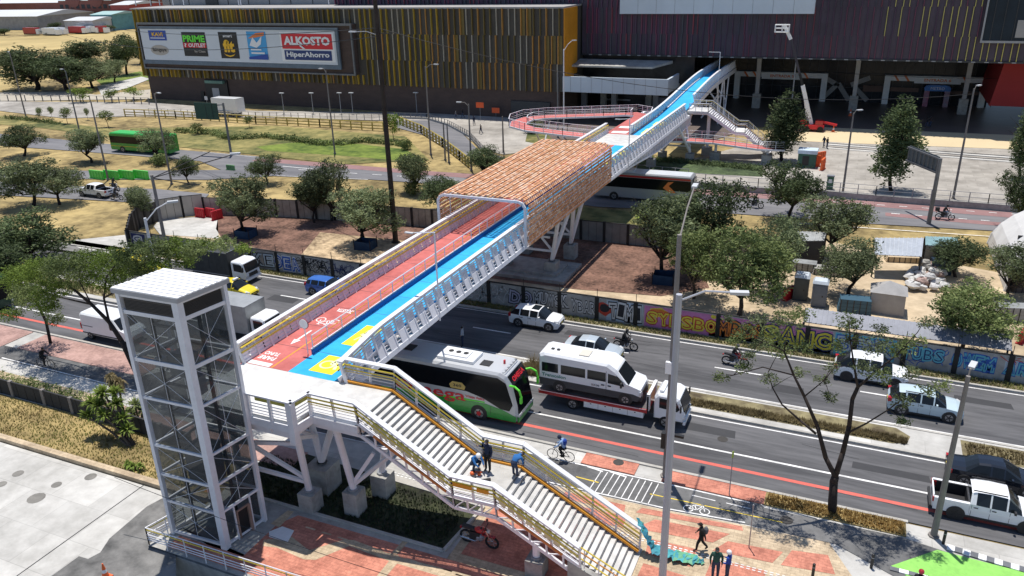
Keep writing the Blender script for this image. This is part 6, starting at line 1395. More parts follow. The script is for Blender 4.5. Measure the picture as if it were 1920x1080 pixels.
for px, py, lab, tp in ((1737, 240, 'dark clothed person standing under the mall overhang', blk), (1743, 239, 'second dark clothed person beside the first under the mall overhang', brown_c), (1544, 277, 'person in dark clothes by the plaza steps', navy), (1550, 279, 'person in black right of the other by the plaza steps', blk), (868, 222, 'person in dark clothes walking by the mall wall near orange signs', blk), (889, 235, 'person walking on the pale corner plaza', navy), (855, 224, 'person pushing a cart near the service lane', grey_c), (902, 252, 'person on the corner plaza by the railing', brown_c)):
    c = G(px, py); person(lab, (c.x, c.y, .06), R(rnd.random()*360), walk if px != 1550 else {}, tp, jean)
c = G(1716, 1128); person('person with red hard hat at the bottom edge of the green paving', (c.x, c.y, .1), R(90), {}, blk, jean, helmet=M('helmet_red', (.35, .02, .03), .3, 0, 0))
# ================= TREES AND PLANTS =================
def leafmat(name, c1, c2, sc_=.9):
    m = M(name, c1, .75, 0, .25, sc_, c2=c2, det=6, spec=.25, rand=.22)
    n = m.node_tree.nodes; l = m.node_tree.links; b = n['Principled BSDF']
    t = n.new('ShaderNodeBsdfTranslucent'); mx = n.new('ShaderNodeMixShader'); mx.inputs[0].default_value = .22
    src = b.inputs['Base Color'].links[0].from_socket; l.new(src, t.inputs[0]); l.new(b.outputs[0], mx.inputs[1]); l.new(t.outputs[0], mx.inputs[2]); l.new(mx.outputs[0], n['Material Output'].inputs[0]); return m
lf_olive = leafmat('leaf_olive', (.062, .085, .036), (.20, .235, .115))
lf_dark = leafmat('leaf_dark', (.035, .055, .022), (.11, .145, .06))
lf_green = leafmat('leaf_green', (.065, .10, .03), (.21, .25, .09))
lf_bright = leafmat('leaf_bright', (.08, .13, .015), (.20, .27, .05))
bark = M('bark', (.05, .036, .028), .95, 0, .3, 6, c2=(.09, .07, .055), bump=.5)
bark_dk = M('bark_dark', (.028, .02, .017), .95, 0, .3, 6, bump=.5)
def leaves(mb, c, rad, n, size, m, r_, hollow=.55, flat=1.0):
    """leaf faces scattered through an ellipsoid, thicker towards its skin, gathered in sprigs"""
    c = Vector(c)
    while n > 0:
        d = Vector((r_.gauss(0, 1), r_.gauss(0, 1), r_.gauss(0, 1)))
        if d.length < .01: continue
        d.normalize(); rr = (hollow+(1-hollow)*r_.random()**.6)*(.86+.28*r_.random())
        p = c+Vector((d.x*rad[0], d.y*rad[1], d.z*rad[2]))*rr
        k = r_.randint(5, 11)
        for _ in range(k):
            q_ = p+Vector((r_.gauss(0, 1), r_.gauss(0, 1), r_.gauss(0, .7)))*size*1.3
            a = Vector((r_.gauss(0, 1), r_.gauss(0, 1), r_.gauss(0, .5)*flat)).normalized(); b = a.cross(Vector((r_.gauss(0, 1), r_.gauss(0, 1), r_.gauss(0, 1)))).normalized()
            s = size*(.6+.8*r_.random()); mb.face([q_-a*s, q_-b*s*.38, q_+a*s, q_+b*s*.38], m)
        n -= k
def make_tree(H, lobes, trunk_r, m, bk, n, size, seed, fork=.35, bend=.3, hollow=.5, multi=1, spread=.9):
    r_ = random.Random(seed); cr_mb = MB(); tr = MB(); tot = sum(a*b*c for _, (a, b, c) in lobes)
    f0 = Vector((r_.gauss(0, .05)*H, r_.gauss(0, .05)*H, H*fork))
    for k in range(multi):
        o = Vector((0, 0, 0)) if multi == 1 else Vector((r_.gauss(0, .1), r_.gauss(0, .1), 0))
        mid = (o+f0)/2+Vector((r_.gauss(0, bend*.4), r_.gauss(0, bend*.4), 0)); tr.path([o-Vector((0, 0, .15)), mid, f0], trunk_r, bk, 7, trunk_r*.7)
    for c, rad in lobes:
        c = Vector(c); leaves(cr_mb, c, rad, int(n*rad[0]*rad[1]*rad[2]/tot), size, m, r_, hollow)
        mid = f0.lerp(c, .5)+Vector((r_.gauss(0, bend), r_.gauss(0, bend), r_.gauss(0, bend*.5)))
        tr.path([f0, mid, c], trunk_r*.55, bk, 5, trunk_r*.2)
        for _ in range(4):
            e = c+Vector((r_.gauss(0, 1)*rad[0]*.6, r_.gauss(0, 1)*rad[1]*.6, r_.gauss(.3, .6)*rad[2]*.6)); tr.path([mid, mid.lerp(e, .5)+Vector((0, 0, .1)), e], trunk_r*.25, bk, 4, trunk_r*.06)
    return cr_mb, tr
def rlobes(r_, H, Rr, k, z0=.38, z1=.82, rr=.5):
    L = [((0, 0, H*.64), (Rr*.6, Rr*.6, H*.30))]
    for i in range(k):
        a = 2*math.pi*i/k+r_.gauss(0, .35); d = Rr*(.40+.3*r_.random()); s = Rr*rr*(.6+.6*r_.random())
        L.append(((d*math.cos(a), d*math.sin(a), H*(z0+(z1-z0)*r_.random())), (s, s, s*.75)))
    return L
PROTO = {}
def proto(key):
    if key in PROTO: return PROTO[key]
    kind, v = key; r_ = random.Random(hash(v)*17+len(kind)*3+v)
    if kind == 'round': cm, tm = make_tree(5, rlobes(r_, 5, 2.5, 9, rr=.42), .15, [lf_olive, lf_olive, lf_dark, lf_olive][v % 4], bark_dk, 9000, .10, 10+v, fork=.22)
    elif kind == 'green': cm, tm = make_tree(5, rlobes(r_, 5, 2.5, 10, rr=.4), .14, lf_green if v < 2 else lf_bright, bark, 9000, .10, 30+v, fork=.22)
    elif kind == 'dense': cm, tm = make_tree(5, rlobes(r_, 5, 2.5, 9, .3, .85, .55), .2, lf_dark, bark_dk, 8000, .12, 50+v, fork=.2)
    elif kind == 'column':
        L = [((r_.gauss(0, .12), r_.gauss(0, .12), z), (w_, w_, .75)) for z, w_ in ((1.3, .95), (1.9, 1.2), (2.6, 1.25), (3.3, 1.1), (4.0, .85), (4.55, .5))]
        cm, tm = make_tree(5, L, .12, lf_dark, bark_dk, 8000, .095, 70+v, fork=.18, bend=.1, hollow=.3)
    elif kind == 'small': cm, tm = make_tree(3, rlobes(r_, 3, 1.2, 4), .05, lf_bright if v else lf_green, bark, 900, .12, 90+v, bend=.1)
    elif kind == 'shrub':
        L = [((r_.gauss(0, .3), r_.gauss(0, .3), .5), (.6, .6, .45)) for _ in range(4)]; cm, tm = make_tree(1, L, .03, lf_green if v else lf_bright, bark, 1300, .09, 110+v, fork=.1, bend=.05)
    cme = cm.mesh('crown'); tme = tm.mesh('trunk', smooth=True)
    if kind == 'column': hgt_, wid = 5.1, 2.6
    elif kind == 'small': hgt_, wid = 3.0, 2.3
    elif kind == 'shrub': hgt_, wid = 1.0, 2.0
    else: hgt_, wid = 5.0, 5.0
    PROTO[key] = (cme, tme, hgt_, wid); return PROTO[key]
def place_tree(kind, v, base, height, width, label, group=None, name='tree', cat='tree', rz=None):
    cme, tme, h0, w0 = proto((kind, v)); r = thing(name, label, cat, (base[0], base[1], 0), rnd.random()*6.28 if rz is None else rz, group)
    r.scale = (width/w0, width/w0, height/h0)
    for me, nm in ((cme, 'crown'), (tme, 'trunk')):
        o = bpy.data.objects.new(nm, me); col.objects.link(o); o.parent = r
    return r
def tree_px(kind, v, base, topy, w_px, label, group=None, topx=None, name='tree', cat='tree', bz=0):
    p = G(*base); d = p.length if False else math.sqrt(p.x**2+p.y**2+CH**2)
    tx = base[0] if topx is None else topx
    ray = lv2w(ray0(tx, topy)); t = math.hypot(p.x, p.y)/math.hypot(ray.x, ray.y); h = CH+ray.z*t
    depth = lv2w(fwd0).dot(Vector((p.x, p.y, -CH)))
    return place_tree(kind, v, p, max(.4, h), w_px*depth/F, label, group, name, cat)
yard = 'trees in the construction yards'; verge = 'trees along the busway verges'
T = [
 ('round', 0, (688, 458), 343, 138, 'round olive-green tree with blue mesh guard left of the bridge canopy', yard),
 ('round', 1, (622, 415), 290, 92, 'taller grey-green tree behind the guarded tree', yard),
 ('round', 3, (590, 418), 325, 84, 'olive tree overlapping the fence left of the guarded tree', yard),
 ('round', 0, (462, 440), 318, 118, 'bushy tree with blue guard near the red barriers', yard),
 ('round', 2, (500, 345), 287, 66, 'small dark tree beyond the fence on the verge', verge),
 ('round', 3, (776, 362), 283, 78, 'loose grey-green tree right of the big black pole', verge),
 ('round', 2, (828, 398), 325, 92, 'dark tree half hidden by the left of the canopy', verge),
 ('dense', 0, (908, 330), 275, 80, 'dark bushy tree behind the canopy next to the curved road', verge),
 ('round', 0, (62, 385), 288, 118, 'wide spreading olive tree at the far left', verge),
 ('round', 1, (112, 383), 305, 100, 'spreading olive tree left of the old white pickup', verge),
 ('round', 2, (45, 292), 232, 86, 'dark spreading tree on the upper left verge', verge),
 ('round', 3, (172, 304), 238, 84, 'pale twisted tree left of the green bus', verge),
 ('round', 1, (296, 300), 236, 70, 'round tree in front of the green bus', verge),
 ('round', 2, (355, 345), 288, 52, 'small round tree right of the green barriers', verge),
 ('round', 3, (268, 420), 343, 62, 'small olive tree at the corner of the panel fence', verge),
 ('dense', 0, (60, 500), 395, 150, 'dark dense tree below the dry lawn at left', None),
 ('dense', 1, (-10, 560), 440, 140, 'dark tree cut by the left edge above the dark green bus', None),
 ('round', 0, (1243, 520), 352, 150, 'olive tree with blue guard right of the bridge piers', yard),
 ('round', 2, (1320, 500), 328, 150, 'dark tree behind the guarded tree and the silver coach', yard),
 ('green', 1, (1385, 595), 418, 175, 'big fresh-green tree behind the street lamps and yellow graffiti', yard),
 ('green', 0, (1300, 560), 420, 130, 'fresh-green tree left of the big lamp-side tree', yard),
 ('round', 1, (1450, 545), 395, 120, 'grey-green tree right of the big green tree', yard),
 ('round', 2, (1476, 412), 298, 120, 'round dark tree on the far verge below the plaza', verge),
 ('round', 3, (1562, 480), 362, 130, 'wide olive tree between road and sheds', yard),
 ('round', 1, (1590, 552), 440, 126, 'olive tree with thin forked trunks by the portable toilet', yard),
 ('round', 2, (1792, 520), 440, 110, 'low dark tree right of the corrugated roof', yard),
 ('round', 0, (1890, 560), 445, 110, 'grey-green tree beneath the white arched roof', yard),
 ('green', 0, (1800, 672), 522, 178, 'light green tree behind the blue graffiti wall', yard),
 ('round', 2, (1905, 425), 312, 84, 'olive tree at the right edge by the far road', verge),
 ('column', 0, (1465, 302), 172, 78, 'dark columnar tree in front of the boom lift', 'columnar trees on the plaza'),
 ('column', 1, (1672, 360), 183, 86, 'dark columnar tree between the two plaza lamp posts', 'columnar trees on the plaza'),
 ('column', 0, (1912, 335), 192, 62, 'dark columnar tree at the right edge of the plaza', 'columnar trees on the plaza'),
]
for kind, v, b, ty, wp, lab, grp in T: tree_px(kind, v, b, ty, wp, lab, grp)
FAR = [('dense', 0, (70, 168), 85, 130), ('dense', 1, (130, 172), 100, 110), ('dense', 0, (165, 130), 72, 95), ('dense', 1, (238, 140), 58, 62), ('round', 0, (175, 165), 106, 95), ('round', 1, (215, 155), 108, 60), ('round', 3, (15, 140), 92, 60), ('dense', 1, (262, 120), 70, 40)]
labs = ['largest dark tree of the far left clump', 'dark tree in the middle of the far left clump', 'dark tree at the top of the far left clump', 'dark tree against the left end of the brown mall', 'pale grey-green tree on the right of the clump', 'pale tree beside the bare track', 'thin tree at the far left of the clump', 'dark tree touching the billboard corner']
for (k, v, b, ty, wp), lab in zip(FAR, labs): tree_px(k, v, b, ty, wp, lab, 'trees beyond the service road')
SM = [((152, 192), 160, 40, 1), ((212, 192), 163, 26, 1), ((252, 188), 158, 30, 1), ((127, 232), 198, 24, 0), ((203, 238), 204, 30, 0), ((98, 222), 197, 14, 0), ((77, 228), 198, 14, 0), ((371, 252), 228, 24, 0), ((468, 240), 215, 20, 0), ((738, 262), 205, 34, 1), ((165, 225), 200, 12, 0)]
lb = ['bright young tree by the bare track', 'small bright tree right of the bright young tree', 'small bright tree by the mall corner', 'small tree left of the service railing', 'small dark tree above the green bus', 'sapling left of the small verge tree', 'leftmost sapling on the verge', 'small tree under the big green road sign', 'sapling by the yellow service railing', 'bright upright bush at the foot of the big black pole', 'thin sapling between lamp posts at left']
for (b, ty, wp, v), lab in zip(SM, lb): tree_px('small', v, b, ty, wp, lab, 'young trees on the service lawn')
for i, (b, ty, wp, v) in enumerate((((1000, 250), 220, 40, 0), ((1012, 244), 222, 30, 1), ((296, 308), 288, 46, 1), ((775, 366), 340, 40, 1), ((760, 282), 262, 26, 1))):
    tree_px('shrub', v, b, ty, wp, ['low bright shrub at the corner of the loop ramp', 'second low shrub beside the loop ramp', 'dark shrub at the foot of the tree before the green bus', 'shrub under the loose tree right of the black pole', 'shrub near the curved yellow railing'][i], None, name='shrub', cat='shrub')

# hedge rows
def hedge(pts, h, w_, n, m, label, name='hedge', z0=0, size=.09):
    mb = MB(); r_ = random.Random(len(label))
    P_ = [Vector((p[0], p[1], 0)) for p in pts]; L = sum((b-a).length for a, b in zip(P_[:-1], P_[1:]))
    for a, b in zip(P_[:-1], P_[1:]):
        k = max(1, int((b-a).length/(w_*.6)))
        for i in range(k):
            c = a.lerp(b, (i+.5)/k); leaves(mb, (c.x+r_.gauss(0, .08), c.y+r_.gauss(0, .08), z0+h*.5), (w_*.6, w_*.5, h*.5*(.8+.4*r_.random())), int(n*(b-a).length/L/k)+6, size, m, r_, .4)
    c = P_[0]; o = mb.build(name, None, tuple(c)); o.location = c; return tag(o, label, 'hedge')
hp = lambda L: [tuple(G(x, y))[:2] for x, y in L]
hedge(hp([(330, 248), (400, 252), (430, 262), (500, 258), (540, 262), (600, 272), (640, 272), (680, 266), (760, 274)]), .8, 1.4, 5000, lf_green, 'winding low green hedge across the service lawn', size=.2)
hedge(hp([(10, 222), (60, 226), (110, 233)]), .6, 1.2, 900, lf_green, 'low hedge at the left end of the service lawn', size=.2)
hedge([(-75, 32.0), (-60, 32.0), (-46, 31.9), (-41.5, 31.7)], 1.2, 1.1, 9000, lf_green, 'leafy hedge behind the dark fence at left')
hedge(hp([(1210, 300), (1300, 306), (1425, 318)]), .5, 2.4, 5000, lf_dark, 'dark ivy bed at the foot of the far bridge pier', size=.14)
hedge(hp([(1715, 212), (1850, 212), (1990, 215)]), .9, 1.5, 900, lf_dark, 'dark hedge by the red mall wall', size=.2) if False else None
# dry bushes on the median, grass tufts as ground cover
def tufts(areas, n, h, m, name, z=.1, seed=1, wd=.02):
    mb = MB(); r_ = random.Random(seed)
    for (x0, x1, y0, y1, f) in areas:
        for _ in range(int(n*f)):
            x = x0+(x1-x0)*r_.random(); y = y0+(y1-y0)*r_.random()
            for k in range(4):
                a = r_.random()*6.28; hh = h*(.5+r_.random()); dx, dy = math.cos(a), math.sin(a); e = .5*hh
                mb.face([(x-dy*wd, y+dx*wd, z), (x+dy*wd, y-dx*wd, z), (x+dx*e, y+dy*e, z+hh)], m)
    o = mb.build(name); return tag(o, kind='stuff')
drym = leafmat('dry_leaf', (.10, .075, .035), (.30, .24, .12), 2)
o = tufts([(-20.5, -18.6, 47.0, 48.9, 1.0)], 300, .7, drym, 'dry_reeds', .11, 3); tag(o, 'dry reeds on the median behind the coach', 'reeds')
o = tufts([(-8.5, 5, 47.1, 47.9, 1), (8.2, 30, 47.1, 48.6, .8), (-28, -12, 47.1, 48.7, .4), (-80, -30, 47.1, 48.7, 1)], 2600, .18, drym, 'median_brush', .11, 4, .03); tag(o, 'brown dry brush on the median strip', 'brush')
o = tufts([(-2.2, 4.7, 38.15, 39.2, 1)], 1400, .14, M('straw_leaf', (.34, .22, .07), 1, 0, .3, 3), 'dry_grass', .1, 5, .03); tag(o, 'dry orange grass around the sparse tree foot', 'grass')
struct(MB().box(-2.3, 4.8, 38.1, 39.28, .02, .1, dry_grass), 'tree_bed_soil')
o = tufts([(-60, -33, 27.3, 30.8, 1)], 5000, .10, M('lawn_blade', (.34, .25, .09), 1, 0, .35, 1.5, c2=(.22, .24, .06)), 'lawn_grass', .04, 6, .025); tag(o, 'dry lawn grass by the parking lot kerb', 'grass')
o = tufts([(-60, 30, 57.0, 58.1, 1)], 5000, .16, M('verge_blade', (.13, .12, .05), 1, 0, .4, 1.2, c2=(.2, .2, .06)), 'verge_grass', .03, 7, .03); tag(o, 'patchy grass along the graffiti wall', 'grass')
o = tufts([(-31, -17.2, 28.5, 32, 1)], 2600, .14, M('ground_cover', (.03, .045, .015), 1, 0, .4, 2), 'ground_cover', .05, 8, .03); tag(o, 'dark ground cover plants under the stairs', 'plants')

# sparse forked tree in the foreground at right
def limb_tree():
    b = G(1560, 962); Yp = b.y; r = thing('tree', 'bare-limbed forked tree with sparse leaf tufts in front of the road', 'tree', (b.x, b.y, .05)); off = (b.x, b.y, 0)
    def P(px, py, dy=0): 
        v = onY(px, py, Yp+dy); return v
    tr = MB(); r_ = random.Random(21)
    tr.path([Vector((b.x, b.y, -.1)), P(1563, 905), P(1566, 895)], .24, bark_dk, 8, .19)
    br_ = [([(1566, 895), (1548, 860), (1532, 800), (1508, 745), (1488, 705), (1470, 660)], .15, .04, -.3), ([(1530, 815), (1500, 790), (1466, 760), (1448, 728), (1440, 700)], .07, .02, .4),
           ([(1566, 895), (1580, 850), (1592, 800), (1598, 750), (1608, 728)], .16, .10, .2), ([(1608, 728), (1600, 680), (1594, 640), (1592, 610)], .07, .02, 0), ([(1608, 728), (1640, 700), (1680, 668), (1712, 650)], .07, .02, .6),
           ([(1592, 812), (1625, 795), (1665, 770), (1690, 752)], .06, .02, -.5), ([(1470, 660), (1430, 640), (1400, 625)], .035, .012, 0), ([(1488, 705), (1430, 690), (1375, 705), (1352, 710)], .04, .012, .2), ([(1508, 745), (1545, 715), (1565, 690)], .04, .014, -.3), ([(1680, 668), (1720, 625), (1735, 600)], .03, .01, .2), ([(1690, 752), (1740, 735), (1765, 725)], .03, .01, 0), ([(1470, 660), (1478, 620), (1500, 590)], .035, .012, .3)]
    ends = []
    for pts, r0_, r1_, dy in br_:
        pp = [P(x, y, dy*i/len(pts)*2) for i, (x, y) in enumerate(pts)]; tr.path(pp, r0_, bark_dk, 6, r1_); ends += [pp[-1], pp[-2]]
    cr_ = MB()
    cl = [(1478, 600, 1.0), (1505, 590, .7), (1445, 628, .9), (1400, 622, .8), (1425, 650, .7), (1380, 640, .6), (1352, 708, .5), (1395, 690, .5), (1440, 712, .5), (1462, 660, .8), (1500, 650, .6), (1592, 605, .9), (1600, 640, .6), (1570, 650, .6), (1640, 650, .8), (1680, 655, .9), (1620, 690, .8), (1655, 705, .7), (1715, 645, .7), (1735, 605, .6), (1705, 700, .6), (1690, 752, .7), (1740, 730, .6), (1770, 725, .5), (1690, 790, .45), (1560, 690, .5), (1540, 715, .5), (1500, 700, .5), (1420, 600, .6), (1555, 745, .5), (1405, 670, .5), (1650, 620, .5), (1365, 600, .35)]
    for x, y, s in cl:
        c = P(x, y, r_.uniform(-1.2, 1.2)); near = min(ends, key=lambda e: (e-c).length); tr.path([near, near.lerp(c, .5)+Vector((0, 0, .08)), c], .025, bark_dk, 4, .008)
        for _ in range(5): e = c+Vector((r_.gauss(0, .35), r_.gauss(0, .35), r_.gauss(.1, .25)))*s; tr.tube(c, e, .008, bark_dk, 3)
        leaves(cr_, c, (.85*s, .85*s, .5*s), int(450*s*s+90), .075, lf_green if r_.random() < .45 else lf_olive, r_, .2)
    tr.build('trunk', r, off, smooth=True); cr_.build('crown', r, off)
limb_tree()
# leafy tree behind the lift tower, leaning left
def left_tree():
    b = G(262, 712); r = thing('tree', 'leaning green tree behind the lift tower spreading to the left edge', 'tree', (b.x, b.y, .05)); off = (b.x, b.y, 0); r_ = random.Random(33)
    def P(px, py, dy=0): return onY(px, py, b.y+dy)
    tr = MB(); tr.path([Vector((b.x, b.y, -.1)), P(228, 640), P(205, 605), P(172, 572), P(140, 545)], .2, bark_dk, 8, .09)
    for pts, a, c in (([(205, 605), (195, 560), (200, 520), (215, 500)], .1, .03), ([(172, 572), (120, 560), (60, 545), (20, 540)], .07, .02), ([(140, 545), (110, 520), (60, 505)], .06, .02), ([(195, 560), (250, 530), (300, 505)], .07, .02), ([(172, 572), (150, 530), (150, 500)], .06, .02), ([(110, 565), (60, 552), (10, 575)], .04, .015)):
        tr.path([P(x, y, r_.uniform(-1, 1)) for x, y in pts], a, bark_dk, 6, c)
    cr_ = MB(); 
    for x, y, s in ((30, 520, 1.5), (75, 505, 1.6), (120, 500, 1.6), (165, 492, 1.6), (210, 490, 1.5), (250, 478, 1.5), (290, 470, 1.4), (330, 465, 1.2), (365, 470, .9), (50, 555, 1.3), (95, 545, 1.4), (140, 530, 1.2), (20, 590, .9), (85, 575, 1.1), (180, 525, 1.0), (225, 520, 1.0), (265, 505, 1.0), (345, 490, .8), (385, 462, .9), (420, 458, .8), (455, 468, .6), (300, 495, .8), (240, 505, 1.0), (105, 600, .7), (200, 540, .6)):
        c = P(x, y, r_.uniform(-1.6, 1.6)); leaves(cr_, c, (s, s, s*.6), int(1300*s*s), .08, lf_green if r_.random() < .5 else lf_bright, r_, .25)
    tr.build('trunk', r, off, smooth=True); cr_.build('crown', r, off)
left_tree()
p = G(95, 645); tr = make_tree(6.3, [((-.6, 0, 5.2), (1.5, 1.4, .9)), ((.7, .3, 5.6), (1.2, 1.2, .8)), ((0, -.6, 4.6), (1.0, 1.0, .6))], .13, lf_green, bark_dk, 2600, .085, 77, fork=.62)
r = thing('tree', 'slim dark-trunked tree standing on the left sidewalk', 'tree', (p.x, p.y, .05)); tr[0].build('crown', r); tr[1].build('trunk', r, smooth=True)

# sword-leaved dracaenas and a dry palm beside the lift
def rosette(mb, c, L, n, m, r_, droop=.3, wd=.05):
    c = Vector(c)
    for i in range(n):
        a = r_.random()*6.28; e = r_.uniform(-.1, 1.35); d = Vector((math.cos(a)*math.cos(e), math.sin(a)*math.cos(e), math.sin(e))); l_ = L*(.7+.5*r_.random()); s = d.cross(Vector((0, 0, 1))).normalized()*wd
        m1 = c+d*l_*.55; t = c+d*l_-Vector((0, 0, droop*l_*(.5+r_.random()))); mb.face([c-s*.5, m1-s, t, m1+s, c+s*.5], m)
def dracaena(base, heads, label, m=lf_bright, trunkm=bark, L=.6, droop=.2, n=60, name='dracaena', skirt=None):
    r = thing(name, label, 'plant', (base[0], base[1], .04)); r_ = random.Random(len(label)*7); lm = MB(); tm = MB()
    for hx, hy, hz in heads:
        tm.path([Vector((r_.gauss(0, .1), r_.gauss(0, .1), 0)), Vector((hx*.45+r_.gauss(0, .08), hy*.45, hz*.5)), Vector((hx, hy, hz))], .09, trunkm, 6, .06); rosette(lm, (hx, hy, hz), L, n, m, r_, droop)
        if skirt: rosette(lm, (hx, hy, hz-.35), L*.8, 90, skirt, r_, 1.3, .03)
    lm.build('leaves', r); tm.build('stem', r); return r
b = G(246, 835)
dracaena((b.x, b.y), [(-1.9, .4, 3.2), (-2.5, .5, 2.9), (-1.5, .8, 3.0), (-3.0, .2, 2.3), (-2.2, 0, 2.4), (-1.1, .5, 2.5), (-3.2, -.2, 1.5), (-1.6, -.2, 1.9), (-.6, .3, 1.6), (-.2, .1, 1.0)], 'big bright dracaena clump leaning over the lawn beside the lift', n=75, L=.72)
b = G(236, 800); dracaena((b.x, b.y), [(-.3, 0, 3.6), (.15, .1, 3.3)], 'dry brown headed palm pair by the lift tower', m=drym, trunkm=bark_dk, L=.6, droop=1.0, n=90, name='palm', skirt=drym)
b = G(262, 800); dracaena((b.x, b.y), [(0, 0, 1.6), (.3, .3, 1.1), (-.4, -.2, .8)], 'dark green spiky plant right behind the lift tower corner', m=lf_green, L=.7, n=70)
b = G(250, 882); dracaena((b.x, b.y), [(0, 0, .25), (.5, .1, .3), (-.5, .1, .2)], 'low grassy plants at the lot kerb near the lift', m=lf_bright, L=.4, n=40, droop=.5)
# ================= STREET FURNITURE, WALLS, SIGNS =================
def topz(base, top):
    p = G(*base); d = lv2w(ray0(*top)); t = math.hypot(p.x, p.y)/math.hypot(d.x, d.y); return CH+d.z*t
def lamp_post(label, base, top, lamps, m=pole_conc, r0_=.16, r1_=.09, group=None, name='street_lamp', cat='street lamp', basez=0, H=None):
    "lamps: list of arm end offsets (dx, dy, dz) from the top"
    p = G(base[0], base[1], basez); H = topz(base, top) if H is None else H
    r = thing(name, label, cat, (p.x, p.y, basez), 0, group); H -= basez
    mb = MB(); mb.tube((0, 0, -.05), (0, 0, H), r0_, m, 10, r1_); mb.tube((0, 0, 0), (0, 0, .12), r0_*1.6, m, 8); mb.build('pole', r)
    for dx, dy, dz in lamps:
        mb = MB(); e = Vector((dx, dy, H+dz)); s = Vector((0, 0, H-.3)); mb.path([s, s.lerp(e, .5)+Vector((0, 0, .25)), e], .045, m if m is not wood_pole else galv, 6); mb.build('arm', r)
        mb = MB(); a = math.atan2(dy, dx); mb.obox((e.x+.3*math.cos(a), e.y+.3*math.sin(a), e.z), (.75, .28, .12), lamp_body, rz=a); mb.obox((e.x+.35*math.cos(a), e.y+.35*math.sin(a), e.z-.075), (.5, .2, .03), lamp_w, rz=a); mb.build('lamp_head', r)
    return r
lamp_body = M('lamp_body', (.55, .56, .57), .5, 0, .05, 3)
lp_grp = 'lamp posts along the roads'
lp = lamp_post('tall smooth grey lamp post rising in front of the avenue', (1241, 1100), (1277, 552), [(2.0, .55, .15)], M('grey_paint', (.42, .43, .47), .4, 0, .05, 2), .19, .13)
lp = lamp_post('old concrete pole with camera box and long lamp arm over the avenue', (1248, 894), (1275, 440), [(-.2, 4.2, 1.4)], pole_conc, .2, .12)
mb = MB(); mb.box(-.3, .1, -.3, -.1, 6.9, 7.6, p_white); mb.build('camera_box', lp); mb = MB(); mb.box(-.35, -.12, -.2, .2, 2.0, 3.0, black_m); mb.box(.15, .9, -.1, .1, 2.85, 3.0, black_m); mb.build('signal_box', lp)
lp = lamp_post('concrete lamp post on the sidewalk before the white pickup', (1750, 1006), (1815, 705), [(.1, .35, .3)], pole_conc, .17, .1)
lamp_post('white lamp post with angled arm behind the lift tower', (326, 668), (277, 408), [(1.3, 1.2, 1.0)], white_steel, .14, .1)
gp = lamp_post('concrete utility pole with crossed arms behind the lift tower', (320, 505), (286, 328), [], pole_conc, .2, .14, name='utility_pole', cat='utility pole')
mb = MB(); H = topz((320, 505), (286, 328))
for e in ((5.5, 5.5, 1.2), (2.6, 3.2, -1.6), (1.5, 6.5, 1.0)): mb.tube((0, 0, H-.3), (e[0], e[1], H+e[2]), .05, dark_m, 5)
mb.obox((5.6, 5.6, H+1.25), (1.0, .35, .18), lamp_body, rz=.6); mb.build('cross_arms', gp)
for lab, b, t, L in (('lamp post standing behind the old white pickup', (203, 337), (170, 190), []), ('lamp post in the verge right of the green bus', (322, 345), (297, 175), [(1.0, -.3, .2)]), ('concrete lamp post on the service lawn below the ALKOSTO sign', (628, 288), (604, 133), [(-.6, 0, .3)]), ('tall plaza lamp post right of the columnar tree', (1787, 373), (1822, 166), [(.3, .4, .3)]), ('shorter plaza lamp post left of the columnar tree', (1580, 362), (1606, 212), [(.4, .3, .3)]), ('leaning lamp post at the upper left corner', (49, 220), (30, 100), [(-.6, .3, .3)]), ('dark pole on the service lawn at left', (150, 250), (124, 133), [(-.6, 0, .3)]), ('lamp post at the end of the curved yellow railing', (808, 290), (799, 125), [(1.6, 0, .4)]), ('grey lamp post between curved road and corner plaza', (884, 320), (880, 195), [(-1.2, 0, .2)]), ('dark pole in front of the orange mall end wall', (1046, 258), (1044, 135), []), ('plain pole on the corner plaza', (944, 286), (944, 218), []), ('plain dark pole left of the curved road', (835, 300), (833, 230), []), ('plain dark pole beside the yellow railing', (842, 305), (840, 232), [])):
    lamp_post(lab, b, t, L, pole_conc if 'dark' not in lab else steel_grey, .15, .09, lp_grp)
lamp_post('white lamp post rising behind the canopy before the terrace', (1057, 258), (1057, 92), [(1.2, .9, 1.3)], white_steel, .13, .09, lp_grp)
lamp_post('grey double armed lamp post behind the dark columnar tree', (1481, 225), (1497, 82), [(5.5, 0, .2)], galv, .16, .1, lp_grp)
b = lamp_post('huge dark wooden pole rising out of the picture', (742, 455), (708, -15), [], wood_pole, .30, .22, name='utility_pole', cat='utility pole')
mb = MB(); mb.path([(0, 0, 21.6), (-1.0, -.5, 22.0), (-2.0, -.8, 22.0)], .05, galv); mb.obox((-2.3, -.9, 22.0), (.8, .3, .12), lamp_body); mb.tube((0, 0, 21.8), (1.6, 0, 21.8), .04, dark_m); mb.build('lamp_arm', b)
